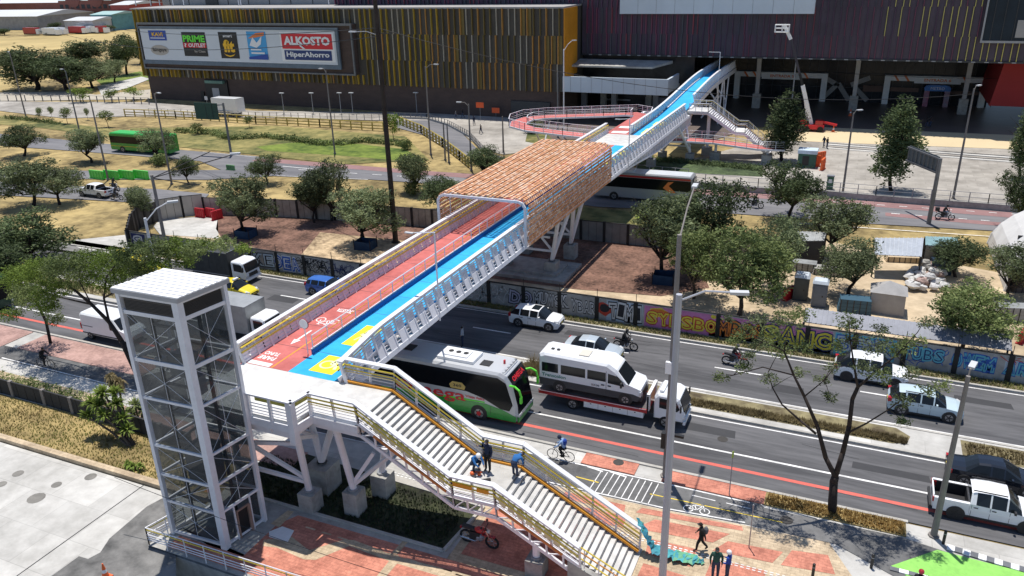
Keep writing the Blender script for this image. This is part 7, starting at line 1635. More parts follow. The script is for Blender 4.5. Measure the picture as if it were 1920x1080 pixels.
# poles fixed to the bridge
for lab, px, pz, y, h, arm in (('thin white lamp post fixed to the near bridge girder', -24.25, 5.9, 42.2, 6.2, (-1.5, -.6, .05)), ('thin white lamp post fixed to the far bridge girder', -23.85, 5.9, 86.5, 5.6, (-1.2, -.6, .05)), ('white lamp post with square arm beside the blue ramp top', -23.6, 6.5, 141.0, 6.5, (-1.6, 0, .0))):
    r = thing('street_lamp', lab, 'street lamp', (px, y, pz)); mb = MB(); mb.tube((0, 0, 0), (0, 0, h), .055, white_steel, 8); mb.build('pole', r)
    mb = MB(); mb.tube((0, 0, h), arm[:2]+(h,), .035, white_steel, 6); mb.obox((arm[0], arm[1], h), (.6, .2, .07), lamp_body); mb.build('lamp_head', r)
for i, (px, py) in enumerate(((533, 214), (588, 214), (640, 214), (662, 214), (782, 214))):
    b = G(px, py); r = thing('street_lamp', ['low lamp by the mall wall left of the black pole', 'second low lamp along the mall wall', 'third low lamp along the mall wall', 'fourth low lamp along the mall wall', 'low lamp by the mall wall right of the black pole'][i], 'street lamp', (b.x, b.y, 0), 0, 'low lamps along the mall wall'); mb = MB(); mb.tube((0, 0, 0), (0, 0, 4.2), .07, galv); mb.build('pole', r); mb = MB(); mb.box(-.5, .5, -.2, .2, 4.2, 4.35, lamp_body); mb.build('lamp_head', r)

# ---- graffiti wall ----
wl = thing('graffiti_wall', 'long low concrete wall covered in graffiti along the avenue', 'wall', (-20, 58.3, 0)); off = (-20, 58.3, 0)
wall_c = M('wall_concrete', (.27, .26, .25), .9, 0, .2, 1.2, c2=(.36, .35, .33))
post_m = M('wall_post', (.018, .017, .016), .8, 0, .3, 4)
WY0 = 58.22; WH = 2.05
mb = MB(); mb.box(-72, 45, WY0, WY0+.1, 0, WH, wall_c); mb.build('panels', wl, off)
mb = MB(); mb.box(-72, 45, WY0-.03, WY0+.13, WH, WH+.07, post_m); mb.build('coping', wl, off)
PW = 3.32; x = -71.5; k = 0
while x < 45:
    mb = MB(); mb.box(x-.17, x+.17, WY0-.06, WY0+.16, 0, WH+.02, post_m); mb.box(x-.02, x+.02, WY0+.03, WY0+.07, WH+.05, WH+.75, dark_m); mb.build('post', wl, off); x += PW
gm = {n: M('spray_'+n, c, .85, 0, .12, 2) for n, c in dict(white=(.55, .55, .55), lilac=(.42, .40, .50), black=(.02, .02, .025), yellow=(.62, .52, .05), orange=(.60, .18, .03), blue=(.03, .10, .38), cyan=(.12, .40, .50), pink=(.5, .18, .35), red=(.45, .05, .03), navy=(.02, .03, .12), green=(.08, .25, .06), pale=(.40, .48, .55)).items()}
gf = MB(); r_ = random.Random(12)
def blob(cx, cz, rx, rz_, m, y, n=14, wob=.18):
    gf.face([(cx+rx*math.cos(t*2*math.pi/n)*(1+r_.uniform(-wob, wob)), y, cz+rz_*math.sin(t*2*math.pi/n)*(1+r_.uniform(-wob, wob))) for t in range(n)], m)
def tagtext(txt, x0, x1, z0, z1, fill, line, y=WY0-.01, shear=.15):
    w_, h_ = x1-x0, z1-z0; c = ((x0+x1)/2, (z0+z1)/2); n = len(txt); lw = w_/n
    for i, ch in enumerate(txt):
        cx = x0+lw*(i+.5); cz = c[1]+r_.uniform(-.06, .06)*h_; a = r_.uniform(-.12, .12)
        for off_, m, dy in ((.15, line, 0), (.085, fill, -.004), (-.01, line, -.008)):
            t = fit(text_mesh(ch, 1, m, offset=off_), lw*(1.12 if off_ > .1 else 1.0 if off_ > 0 else .55), h_*(1.1 if off_ > .1 else .96 if off_ > 0 else .6))
            if off_ < 0: continue
            t.xf(Matrix.Translation((cx, y+dy, cz)) @ Matrix.Rotation(R(90), 4, 'X') @ Matrix.Rotation(a, 4, 'Z')); gf.add(t)
        t = fit(text_mesh(ch, 1, line, offset=-.012), lw*.72, h_*.72); t.xf(Matrix.Translation((cx, y-.012, cz)) @ Matrix.Rotation(R(90), 4, 'X') @ Matrix.Rotation(a, 4, 'Z')); gf.add(t)
def X(px): 
    return onY(px, 560+(px-960)*.13 if px > 900 else 500+(px-600)*.16, WY0).x
def scribble(x0, x1, z0, z1, m, n=10):
    for _ in range(n):
        xa = r_.uniform(x0, x1); za = r_.uniform(z0, z1); a = r_.uniform(0, 3.14); pts = [Vector((xa, WY0-.012, za))]
        for k in range(6): a += r_.uniform(-1.1, 1.1); pts.append(pts[-1]+Vector((math.cos(a)*.22, 0, math.sin(a)*.22)))
        for p, q_ in zip(pts[:-1], pts[1:]):
            if not (z0-.1 < q_.z < z1+.1): break
            d = (q_-p).normalized(); nn = Vector((-d.z, 0, d.x))*.028; gf.face([p-nn, q_-nn, q_+nn, p+nn], m)
def base_paint(x0, x1, z0, z1, m): gf.face([(x0, WY0-.004, z0), (x1, WY0-.004, z0), (x1, WY0-.004, z1), (x0, WY0-.004, z1)], m)
base_paint(X(246), X(272), .1, 1.9, gm['navy']); tagtext('S', X(248), X(268), .2, 1.8, gm['white'], gm['navy'])
tagtext('DOKE', X(440), X(513), .3, 1.7, gm['pale'], gm['black']); tagtext('OEA', X(514), X(561), .3, 1.8, gm['blue'], gm['white'])
scribble(X(563), X(610), .3, 1.8, gm['black'], 60); scribble(X(616), X(665), .4, 1.7, gm['navy'], 40)
scribble(X(890), X(945), .3, 1.8, gm['white'], 60); tagtext('DO', X(955), X(998), .4, 1.7, gm['lilac'], gm['black']); tagtext('MUWSK', X(1000), X(1066), .6, 1.8, gm['white'], gm['black'], y=WY0-.014)
tagtext('VBAR', X(1070), X(1118), .45, 1.6, gm['white'], gm['black']); blob(X(1133), 1.1, .6, .6, gm['red'], WY0-.012); blob(X(1133), 1.15, .42, .42, gm['black'], WY0-.018)
base_paint(X(1137), X(1205), .15, 1.95, gm['pale']); tagtext('TIMI', X(1142), X(1203), .3, 1.85, gm['white'], gm['black'], y=WY0-.014)
base_paint(X(1208), X(1560), .1, 1.95, gm['pink']); base_paint(X(1330), X(1560), .1, 1.2, gm['orange'])
blob(X(1235), 1.5, .85, .38, gm['yellow'], WY0-.010); blob(X(1235), 1.5, .75, .28, gm['orange'], WY0-.013); 
tagtext('SYESBO', X(1212), X(1345), .3, 1.5, gm['yellow'], gm['red'], y=WY0-.016); tagtext('MBOS', X(1345), X(1438), .3, 1.7, gm['orange'], gm['black'], y=WY0-.016); tagtext('SANC', X(1430), X(1560), .35, 1.85, gm['yellow'], gm['navy'], y=WY0-.018)
for i in range(22): blob(r_.uniform(X(1210), X(1560)), r_.uniform(.2, 1.8), r_.uniform(.08, .25), r_.uniform(.08, .22), gm[r_.choice(['orange', 'red', 'pink', 'green', 'yellow'])], WY0-.007)
base_paint(X(1565), X(1680), .2, 1.95, gm['cyan']); tagtext('BENK', X(1570), X(1678), .4, 1.7, gm['pale'], gm['blue'], y=WY0-.014)
tagtext('TUBS', X(1690), X(1772), .6, 1.7, gm['cyan'], gm['navy']); tagtext('OWEM', X(1786), X(1868), .5, 1.7, gm['cyan'], gm['blue'])
for i in range(14): blob(r_.uniform(X(1785), X(1870)), r_.uniform(.5, 1.7), r_.uniform(.08, .18), .1, gm['blue'], WY0-.02)
scribble(X(1690), X(1770), .3, 1.7, gm['blue'], 25); base_paint(X(1885), X(1990), .6, 1.7, gm['pale']); tagtext('ARO', X(1885), X(1960), .6, 1.6, gm['cyan'], gm['blue'], y=WY0-.014); scribble(X(1885), X(1960), 1.4, 1.9, gm['red'], 10)
gf.build('graffiti', wl, off)

# panel fence at the back of the yard
def panel_fence(pts, h, label, m, step=2.6, name='panel_fence', postm=post_m, group=None):
    P_ = [Vector((p[0], p[1], 0)) for p in pts]; r = thing(name, label, 'fence', tuple(P_[0]), 0, group); off = tuple(P_[0])
    mb = MB(); 
    for a, b in zip(P_[:-1], P_[1:]):
        d = (b-a).normalized(); n = Vector((-d.y, d.x, 0))*.04
        mb.hexa([a-n, b-n, b+n, a+n], [v+Vector((0, 0, h)) for v in (a-n, b-n, b+n, a+n)], m)
        k = max(1, int((b-a).length/.85))
        for i in range(k): c = a.lerp(b, i/k); mb.beam(c-n*1.2+Vector((0, 0, .02)), c-n*1.2+Vector((0, 0, h-.02)), .03, .02, dark_m)
        mb.beam(a+Vector((0, 0, h+.02)), b+Vector((0, 0, h+.02)), .12, .06, dark_m)
    mb.build('panels', r, off)
    for a, b in zip(P_[:-1], P_[1:]):
        k = max(1, round((b-a).length/step))
        for i in range(k): mb = MB(); c = a.lerp(b, i/k); mb.box(c.x-.14, c.x+.14, c.y-.12, c.y+.12, 0, h+.1, postm); mb.build('post', r, off)
    return r
gw = lambda L: [tuple(G(x, y))[:2] for x, y in L]
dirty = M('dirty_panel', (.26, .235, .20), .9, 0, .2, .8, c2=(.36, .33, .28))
panel_fence(gw([(385, 403), (480, 405), (560, 409), (700, 418), (812, 428), (900, 441)]), 2.2, 'pale panel fence with black posts behind the red mulch yard', dirty)
panel_fence([(-31.5, 77.2), (-16, 77.6), (-3, 77.9)], 2.2, 'dirty panel fence with black posts in shade under the bridge', M('painted_shade_panel', (.20, .20, .19), .9, 0, .25, .8))  # panel grey darkened, bridge shade put into the colour
panel_fence(gw([(246, 468), (252, 440), (262, 428), (300, 414)]), 2.4, 'dark corrugated fence at the left yard corner', M('dark_sheet', (.07, .065, .06), .7, .2, .3, 2), step=1.2)
panel_fence(gw([(300, 414), (345, 407), (385, 403)]), 2.6, 'pale sheet gate with crossed braces beside the red barriers', M('gate_pale', (.42, .39, .34), .8, 0, .12, .8), step=3)

# railings
def railing(pts, label, m, h=1.1, step=2.0, rails=(1.0, .55), pw=.05, base=None, group=None, thick=.03, name='railing', z0=0):
    P_ = [Vector((p[0], p[1], z0)) for p in pts]; r = thing(name, label, 'railing', tuple(P_[0]), 0, group); off = tuple(P_[0])
    pm = MB(); rm = MB()
    for a, b in zip(P_[:-1], P_[1:]):
        k = max(1, round((b-a).length/step))
        for i in range(k+1): c = a.lerp(b, i/k); pm.box(c.x-pw, c.x+pw, c.y-pw, c.y+pw, z0, z0+h, m)
        for q_ in rails:
            mm = m if not isinstance(q_, tuple) else q_[1]; zz = (q_ if not isinstance(q_, tuple) else q_[0])*h; rm.tube(a+Vector((0, 0, zz)), b+Vector((0, 0, zz)), thick, mm, 5)
        if base: rm.hexa([a+Vector((0, -.15, 0)), b+Vector((0, -.15, 0)), b+Vector((0, .15, 0)), a+Vector((0, .15, 0))], [a+Vector((0, -.15, base)), b+Vector((0, -.15, base)), b+Vector((0, .15, base)), a+Vector((0, .15, base))], concrete)
    rm.build('rails', r, off); pm.build('posts', r, off); return r
yel = M('railing_ochre', (.42, .33, .08), .7, 0, .15, 2); rust = M('post_brown', (.09, .06, .04), .8, 0, .2, 2)
railing(gw([(235, 218), (330, 222), (480, 232), (600, 238), (740, 247)]), 'long low ochre railing along the service lawn', yel, 1.5, 2.4, (1, .6, .25), .09, thick=.09)
railing(gw([(280, 214), (480, 221), (740, 226)]), 'white railing at the edge of the mall service lane', M('railing_white', (.5, .48, .43), .7, 0, .1), 1.2, 1.6, (1, .5), .05, thick=.05)
railing(gw([(750, 234), (790, 250), (830, 275), (862, 300), (884, 318)]), 'curved ochre railing beside the curved service road', yel, 1.5, 1.8, (1, .6, .25), .12, thick=.1)
railing(gw([(740, 222), (800, 224), (840, 236), (880, 258), (910, 290), (945, 300)]), 'dark railing along the outer side of the curved road', steel_grey, 1.1, 1.2, (1, .5), .05, base=.4)
railing(gw([(0, 190), (130, 190), (280, 196)]), 'dark post fence at the far left service lane', steel_grey, 1.5, 2.2, (1, .1), .08)
railing(gw([(1290, 350), (1420, 362), (1540, 368), (1640, 377), (1850, 393), (1990, 405)]), 'grey railing on low concrete base along the far road', galv, 1.9, 2.0, (1, .7, .45), .045, base=.75)
railing(gw([(1170, 325), (1290, 336)]), 'grey railing by the shaded bus stop platform', galv, 1.4, 2, (1, .6), .05)
railing([(-33.6+1.95, 22.75), (-33.6+1.95, 24.8), ], 'short return of the platform railing', white_steel, 1.1, 1.0, (1, .66, .5, .36, (.86, yellow_rail)), .025, z0=.1) if False else None
r = railing([(-31.0, 24.9), (-31.55, 22.85), (-21.3, 23.0), (-14, 23.0)], 'white railing with yellow handrail around the lift platform corner', white_steel, 1.1, 1.25, (1, .62, .46, .32, (.88, yellow_rail)), .022, z0=.1, thick=.028)
# dark mesh fence with hedge, left
panel_fence([(-75, 31.1), (-60, 31.15), (-50, 31.1), (-41.5, 30.9), (-36, 30.6)], 1.2, 'dark mesh fence with grey posts in front of the left hedge', M('mesh_dark', (.035, .035, .035), .9, 0, .2, 2), step=2.9, name='mesh_fence', postm=pole_conc)

# ---- barriers, cones, bollards, bins ----
def barrier(label, p, rz, m, L=2.0, h=1.0, group=None, wht=True):
    mb = MB(); mb.extr([(-L/2, 0), (L/2, 0), (L/2, .12), (L/2-.05, .2), (L/2-.03, h-.1), (L/2-.1, h), (-L/2+.1, h), (-L/2+.03, h-.1), (-L/2+.05, .2), (-L/2, .12)], -.1, .1, m)
    mb.box(-L/2, L/2, -.25, .25, 0, .1, m)
    for i in range(5): x = -L/2+L*(i+.5)/5; mb.box(x-.05, x+.05, -.16, .16, .12, h-.12, m)
    return single(mb, 'plastic_barrier', label, 'barrier', (p.x, p.y, 0), rz, group)
gbar = M('barrier_green', (.12, .62, .10), .5, 0, .1, 3); rbar = M('barrier_red', (.5, .02, .03), .5, 0, .1, 3); obar = M('barrier_orange', (.80, .14, .03), .5, 0, .1, 3)
for i, px in enumerate((183, 210, 238, 266)):
    barrier('green plastic barrier, number %d from the left of the row by the inner road' % (i+1) if False else ['leftmost green plastic barrier of the row above the pickup', 'second green plastic barrier of the row, behind the lamp post', 'third green plastic barrier from the left in the row', 'rightmost green plastic barrier of the row'][i], G(px, 335), 0, gbar, 2.9, 1.25, 'green barriers along the inner road')
barrier('single green plastic barrier in the slip road gore', G(433, 319), 0, M('barrier_pale_green', (.16, .34, .14), .6, 0, .3, 3), 1.6, .8)
for i, (px, py) in enumerate(((376, 408), (396, 408), (408, 412))): barrier(['left red plastic barrier before the pale gate', 'middle red plastic barrier before the pale gate', 'end-on red barrier right of the pale gate'][i], G(px, py), 0 if i < 2 else 1.3, rbar, 1.5, 1.2, 'red barriers at the yard gate', False)
for i, (px, py, a) in enumerate(((1525, 312, .1), (1538, 305, .9), (1542, 318, 1.4))): barrier(['orange barrier left of the kiosk pile', 'orange barrier behind the kiosk pile', 'orange barrier right of the kiosk pile'][i], G(px, py), a, obar, 1.8, 1.6, 'orange barriers on the plaza', False)
def cone(label, p, z=0, s=1.0):
    mb = MB(); mb.box(-.22, .22, -.22, .22, 0, .05, obar); mb.tube((0, 0, .05), (0, 0, .32), .16, obar, 12, .11); mb.tube((0, 0, .32), (0, 0, .48), .11, s_w, 12, .085); mb.tube((0, 0, .48), (0, 0, .8), .085, obar, 12, .03)
    o = single(mb, 'traffic_cone', label, 'traffic cone', (p.x, p.y, z)); o.scale = (s, s, s)
cone('traffic cone on the dark asphalt at the bottom left', G(199, 1083), 0, 1.1); cone('striped cone at the corner of the grey tent', G(1683, 590), 0, 1.2); cone('small cone left of the boom lift area', G(1562, 248), 0, 1.4); cone('small cone in front of the mall columns', G(1594, 217), 0, 1.6)
for i, (px, py) in enumerate(((1768, 1021), (1633, 1066), (1523, 1084))):
    p = G(px, py); mb = MB(); mb.tube((0, 0, 0), (0, 0, .78), .075, black_m, 10); mb.ball((0, 0, .78), (.075, .075, .05), black_m, 10, 4); mb.tube((0, 0, .6), (0, 0, .64), .078, galv, 10); single(mb, 'bollard', ['black bollard at the foot of the concrete lamp post', 'black bollard left of the green paving', 'black bollard nearest the bottom edge'][i], 'bollard', (p.x, p.y, .06), 0, 'black bollards on the pavement')
# thin street sign posts
def post_sign(label, base, top, m, w_, h_, face=0, pm=galv, name='street_sign', bz=0):
    p = G(*base); H = topz(base, top); r = thing(name, label, 'sign', (p.x, p.y, bz)); mb = MB(); mb.tube((0, 0, 0), (0, 0, H), .03, pm, 6); mb.build('post', r); mb = MB(); mb.obox((0, -.04, H-h_/2), (w_, .03, h_), m, rz=face); mb.build('plate', r)
post_sign('small lime street sign on a thin post by the pink kerb strip', (1367, 930), (1369, 845), M('lime', (.35, .5, .05), .5, 0, 0), .16, .4, 1.2)
post_sign('thin grey post on the pavement before the sparse tree', (1404, 1028), (1408, 945), galv, .08, .2)
post_sign('orange sign by the mall wall, left of two', (901, 226), (901, 192), M('orange_sign', (.75, .1, .02), .5, 0, 0), 1.6, 1.0); post_sign('orange sign by the mall wall, right of two', (930, 222), (930, 202), M('orange_sign', (0, 0, 0)), 1.6, 1.0)
# big road signs
p = G(434, 292); H = topz((434, 292), (421, 195)); r = thing('road_sign', 'large dark green road sign seen from behind on a grey post', 'road sign', (p.x, p.y, 0)); mb = MB(); mb.tube((0, 0, 0), (0, 0, H+.2), .2, steel_grey, 8, .16); mb.beam((0, 0, H-.1), (-5.2, -.3, H-.5), .14, .14, steel_grey); mb.beam((0, 0, H-1.0), (-5.2, -.3, H-1.4), .1, .1, steel_grey); mb.build('post', r)
mb = MB(); mb.obox((-3.35, -.35, H-1.2), (4.5, .12, 2.6), M('sign_dark_green', (.008, .05, .035), .5, 0, .15), rz=.06, ry=-.0)
for i in range(3): mb.obox((-4.7+i*1.3, -.42, H-1.2), (.05, .03, 2.5), dark_m, rz=.06)
mb.build('board', r)
p = G(1741, 420); H = topz((1741, 420), (1764, 297)); r = thing('road_sign', 'grey cantilever sign board on a leaning post beyond the far road', 'road sign', (p.x, p.y, 0)); mb = MB(); mb.tube((0, 0, 0), (0, 0, H), .24, steel_grey, 8, .2); mb.build('post', r)
e = onYd = None
d = Vector((-3.6, 6.5, 0)).normalized(); mb = MB(); a0 = Vector((0, 0, H-.1)); 
for zz in (0, -1.5): mb.beam(a0+Vector((0, 0, zz)), a0+d*6.2+Vector((0, 0, zz)), .15, .15, steel_grey)
for i in range(8): mb.beam(a0+d*(.5+i*.78), a0+d*(.5+i*.78)+Vector((0, 0, -1.6)), .08, .08, steel_grey)
mb.build('bracket', r); mb = MB(); c = a0+d*3.2+Vector((.12, .06, -.75)); mb.obox(tuple(c), (5.8, .06, 1.9), M('sign_back', (.10, .12, .13), .5, .2, .1), rz=math.atan2(d.y, d.x)); mb.build('board', r)

# boom lift
p = G(1525, 246); bl = thing('boom_lift', 'red based white boom lift raised in front of the mall', 'boom lift', (p.x, p.y, 0)); off = (p.x, p.y, 0)
mb = MB(); mb.box(-1.6, 1.6, -1.0, 1.0, .5, 1.2, s_r); mb.box(-2.6, -1.2, -.7, .7, 1.1, 1.9, s_r); mb.box(.2, 1.4, -.8, .8, 1.2, 1.9, p_red); mb.beam((1.4, 0, 1.6), (3.6, 0, 1.2), .3, .35, s_r); mb.build('base', bl)
for x in (-1.1, 1.1):
    for s in (-1, 1): mb = MB(); mb.tube((x, s*.8, .5), (x, s*1.15, .5), .5, rubber, 14); mb.build('wheel', bl)
Q = lambda px, py: onY(px, py, p.y)-Vector(off)
mb = MB(); mb.beam(Q(1522, 234), Q(1505, 160), .5, .6, white_paint); mb.beam(Q(1513, 225), Q(1508, 180), .2, .25, white_paint); mb.beam(Q(1505, 160), Q(1499, 137), .34, .4, black_m); mb.build('lower_boom', bl)
mb = MB(); mb.beam(Q(1499, 137), Q(1483, 72), .28, .34, M('boom_dark', (.04, .035, .045), .5, 0, .1)); mb.beam(Q(1483, 74), Q(1470, 46), .42, .5, white_paint); mb.build('upper_boom', bl)
c = Q(1466, 60); mb = MB()
for zz in (0, .6, 1.15):
    for a, b in (((-1.1, -.5), (1.1, -.5)), ((1.1, -.5), (1.1, .5)), ((1.1, .5), (-1.1, .5)), ((-1.1, .5), (-1.1, -.5))): mb.tube(c+Vector((a[0], a[1], zz)), c+Vector((b[0], b[1], zz)), .06, white_paint, 5)
for x in (-1.1, 0, 1.1):
    for y in (-.5, .5): mb.tube(c+Vector((x, y, 0)), c+Vector((x, y, 1.15)), .06, white_paint, 5)
mb.box(c.x-1.1, c.x+1.1, c.y-.5, c.y+.5, c.z-.08, c.z, galv); mb.build('basket', bl)
# plaza clutter
p = G(1512, 312); mb = MB(); mb.box(-1.2, 1.2, -1, 1, 0, 2.0, M('kiosk_green', (.03, .10, .07), .6)); mb.box(-1.3, 1.3, -1.1, 1.1, 2.0, 2.5, M('kiosk_blue_white', (.5, .6, .7), .6)); mb.box(-.6, .3, -1.02, -.99, .4, 1.7, dark_m); single(mb, 'kiosk', 'small green kiosk with pale roof beside the orange barriers', 'kiosk', (p.x, p.y, 0))
p = G(1555, 355); mb = MB(); mb.box(-.4, .4, -.3, .3, .1, 1.7, M('bin_green', (.05, .14, .09), .5)); mb.box(-.45, .45, -.35, .35, 1.7, 1.85, galv); mb.box(-.2, .2, -.32, -.3, .9, 1.4, s_w); single(mb, 'bin', 'green utility box at the plaza railing', 'bin', (p.x, p.y, 0))
for i, (px, py) in enumerate(((1145, 745), )): pass

# ---- construction yard at right ----
def shed_roof(pts, z0, z1, label, m, walls=None, name='shed'):
    "pts: four ground points; roof slopes from z0 (front) to z1 (back)"
    P_ = [Vector((x, y, 0)) for x, y in pts]; r = thing(name, label, 'shed', tuple(P_[0])); off = tuple(P_[0]); zz = (z0, z0, z1, z1)
    mb = MB(); mb.hexa([P_[i]+Vector((0, 0, zz[i])) for i in range(4)], [P_[i]+Vector((0, 0, zz[i]+.05)) for i in range(4)], m)
    n = max(4, int((P_[1]-P_[0]).length/.35))
    for i in range(n): f = (i+.5)/n; a = P_[0].lerp(P_[1], f); b = P_[3].lerp(P_[2], f); mb.beam(a+Vector((0, 0, z0+.07)), b+Vector((0, 0, z1+.07)), .09, .04, m)
    mb.build('roof', r, off)
    mb = MB()
    for i, p_ in enumerate(P_): mb.tube(p_, p_+Vector((0, 0, zz[i])), .07, dark_m, 6)
    if walls:
        for i, j in ((0, 1), (3, 2)): a, b = P_[i], P_[j]; mb.hexa([a, b, b+Vector((0, .05, 0)), a+Vector((0, .05, 0))], [a+Vector((0, 0, zz[i])), b+Vector((0, 0, zz[j])), b+Vector((0, .05, zz[j])), a+Vector((0, .05, zz[i]))], walls)
    mb.build('frame', r, off); return r
zinc = M('corrugated_zinc', (.40, .43, .47), .4, .3, .12, 3); zincd = M('corrugated_old', (.26, .27, .27), .6, .2, .3, 2)
shed_roof([(-2.2, 58.75), (11.5, 58.75), (11.5, 60.1), (-2.2, 60.1)], 2.15, 2.75, 'long pale corrugated lean-to roof behind the yellow and blue graffiti', M('lean_to_pale', (.20, .21, .245), .6, .1, .15, 2))
shed_roof([(14.2, 58.75), (24, 58.75), (24, 60.4), (14.2, 60.4)], 2.15, 2.7, 'white sheet roof behind the wall at the right edge', M('sheet_white', (.45, .46, .48), .5, 0, .06, 2))
a = gw([(1640, 505), (1740, 508), (1728, 452+40), (1640, 490)])
def gz(px, py, z): return tuple(G(px, py, z))[:2]
shed_roof([gz(1640, 478, 2.2), gz(1728, 482, 2.2), gz(1732, 447, 3.0), gz(1640, 447, 3.0)], 2.2, 3.0, 'open shed with blue-grey corrugated roof in the right yard', zinc)
shed_roof([gz(1470, 453, 2.4), gz(1545, 452, 2.4), gz(1550, 436, 2.8), gz(1468, 434, 2.8)], 2.4, 2.8, 'dark open shed with old corrugated roof behind the olive trees', zincd, dark_m)
shed_roof([gz(1735, 460, 2.4), gz(1800, 466, 2.4), gz(1795, 446, 2.6), gz(1735, 444, 2.6)], 2.4, 2.6, 'pale blue flat roofed site cabin beside the corrugated shed', M('cabin_teal', (.20, .33, .35), .6), M('cabin_wall', (.33, .30, .24), .8))
# white arched roof
r = thing('arched_roof', 'large white arched tent roof at the right edge', 'roof', tuple(G(1880, 520))); off = tuple(r.location); tent = M('tent_white', (.58, .57, .55), .7, 0, .12, .6)
mb = MB(); c0 = Vector((23.5, 79.0, 0)); n = 16; ra, rb = 10.2, 5.6
pts = [(c0.x-ra*math.cos(math.pi*i/n), rb*math.sin(math.pi*i/n)) for i in range(n+1)]
for i in range(n):
    (xa, za), (xb, zb) = pts[i], pts[i+1]; mb.hexa([(xa, 76.5, za), (xb, 76.5, zb), (xb, 90, zb), (xa, 90, za)], [(xa*1.0, 76.5, za+.12), (xb, 76.5, zb+.12), (xb, 90, zb+.12), (xa, 90, za+.12)], tent)
mb.build('fabric', r, off)
mb = MB()
for y in (76.4, 83, 90): 
    for i in range(n): mb.tube((pts[i][0], y, pts[i][1]), (pts[i+1][0], y, pts[i+1][1]), .12, white_paint, 5)
mb.box(14.6, 30, 83, 83.2, 0, 3.2, dark_m); mb.build('hoops', r, off)
# portable toilets, tent, rubble
def toilet(label, p, c):
    r = thing('portable_toilet', label, 'portable toilet', (p.x, p.y, 0)); m = M('toilet_'+str(c)[:6], c, .5, 0, .1, 3); mb = MB(); mb.box(-.6, .6, -.6, .6, 0, 2.15, m); mb.box(-.62, .62, -.62, .62, .3, .36, m); mb.box(-.62, .62, -.62, .62, 1.7, 1.76, m); mb.build('cabin', r)
    mb = MB(); mb.hexa([(-.65, -.65, 2.15), (.65, -.65, 2.15), (.65, .65, 2.15), (-.65, .65, 2.15)], [(-.5, -.5, 2.38), (.5, -.5, 2.38), (.5, .5, 2.38), (-.5, .5, 2.38)], M('toilet_roof', (.5, .55, .6), .5)); mb.build('roof', r)
    mb = MB(); mb.box(-.42, .42, -.635, -.605, .1, 2.0, m); mb.box(.2, .3, -.66, -.636, 1.0, 1.15, trim_k); mb.build('door', r)
toilet('blue-grey portable toilet with pale roof in the sandy yard', G(1534, 572), (.10, .13, .18)); toilet('darker portable toilet left of the olive tree trunk', G(1500, 560), (.06, .075, .08))
p = G(1660, 582); mb = MB(); w_ = M('tarpaulin_grey', (.36, .35, .34), .8, 0, .12, 1.5)
mb.hexa([(-1.35, -1.0, 0), (1.35, -1.2, 0), (1.35, 1.0, 0), (-1.35, 1.0, 0)], [(-1.25, -.95, 1.9), (1.3, -1.1, 1.9), (1.3, .95, 1.9), (-1.25, .95, 1.9)], w_); mb.faces([(-1.4, -1.1, 1.9), (1.45, -1.2, 1.9), (1.45, 1.1, 1.9), (-1.4, 1.1, 1.9), (.0, 0, 2.7)], [(0, 1, 4), (1, 2, 4), (2, 3, 4), (3, 0, 4)], w_); single(mb, 'tent', 'grey tarpaulin tent with pointed roof behind the wall', 'tent', (p.x, p.y, 0))
r_ = random.Random(4); bagm = [M('bag_white', (.55, .54, .52), .8, 0, .1, 4), M('bag_pinkish', (.42, .30, .26), .85, 0, .15, 4), M('bag_grey', (.33, .32, .30), .85, 0, .15, 4)]
for i in range(42):
    t = r_.random(); px = 1700+r_.random()*70; py = 508+r_.random()*40; p = G(px, py); s = r_.uniform(.32, .6); zz = max(0, .9-abs(px-1735)/40)*r_.random()*1.2
    mb = MB(); mb.ball((0, 0, s*.5), (s*r_.uniform(.8, 1.2), s*r_.uniform(.7, 1.1), s*.6), bagm[0 if r_.random() < .6 else r_.randint(1, 2)], 7, 4)
    mb.v = [(x+r_.gauss(0, .05), y+r_.gauss(0, .05), max(0, z+r_.gauss(0, .04))) for x, y, z in mb.v]
    o = single(mb, 'rubble_sack', 'white and dusty pink sacks heaped in the right yard beside the grey tent', 'sack', (p.x, p.y, zz), r_.random()*6, 'heaped rubble sacks')
for i, (px, py, w_, h_, m, lab) in enumerate(((1490, 505, 4, .9, zincd, 'stack of grey formwork panels left of the portable toilet'), (1560, 515, 3.5, .7, bagm[2], 'pale stacked boards behind the portable toilets'), (1600, 585, 2.6, 1.3, M('water_tank_blue', (.03, .09, .14), .6, 0, .1), 'dark blue crate between toilet and tent'), (1760, 512, 1.8, 1.4, M('skip_navy', (.02, .05, .09), .6, 0, .2), 'dark navy skip by the heaped sacks'), (1700, 490, 4.0, .6, sand, 'low pallet row in front of the corrugated shed'), (1900, 600, 3.2, 1.3, zincd, 'grey slatted crates at the right edge of the yard'), (1905, 545, 1.0, .5, brown_floor, 'small brown box on the sandy track at right'))):
    p = G(px, py); mb = MB()
    for k in range(4): mb.box(-w_/2+.04*k, w_/2-.03*k, -.6, .6, h_*k/4+.02, h_*(k+1)/4, m)
    for k in range(int(w_*2)): mb.box(-w_/2+.15+k*.5, -w_/2+.22+k*.5, -.62, -.6, .02, h_, dark_m)
    single(mb, 'material_stack', lab, 'building materials', (p.x, p.y, 0), .05*i)
for i, (px, py) in enumerate(((1478, 560), (1915, 640))):
    barrier(['red barrier at the left edge of the sandy yard', 'red barrier at the right picture edge in the yard'][i], G(px, py), 1.2, rbar, 1.6, 1.1, None, False)
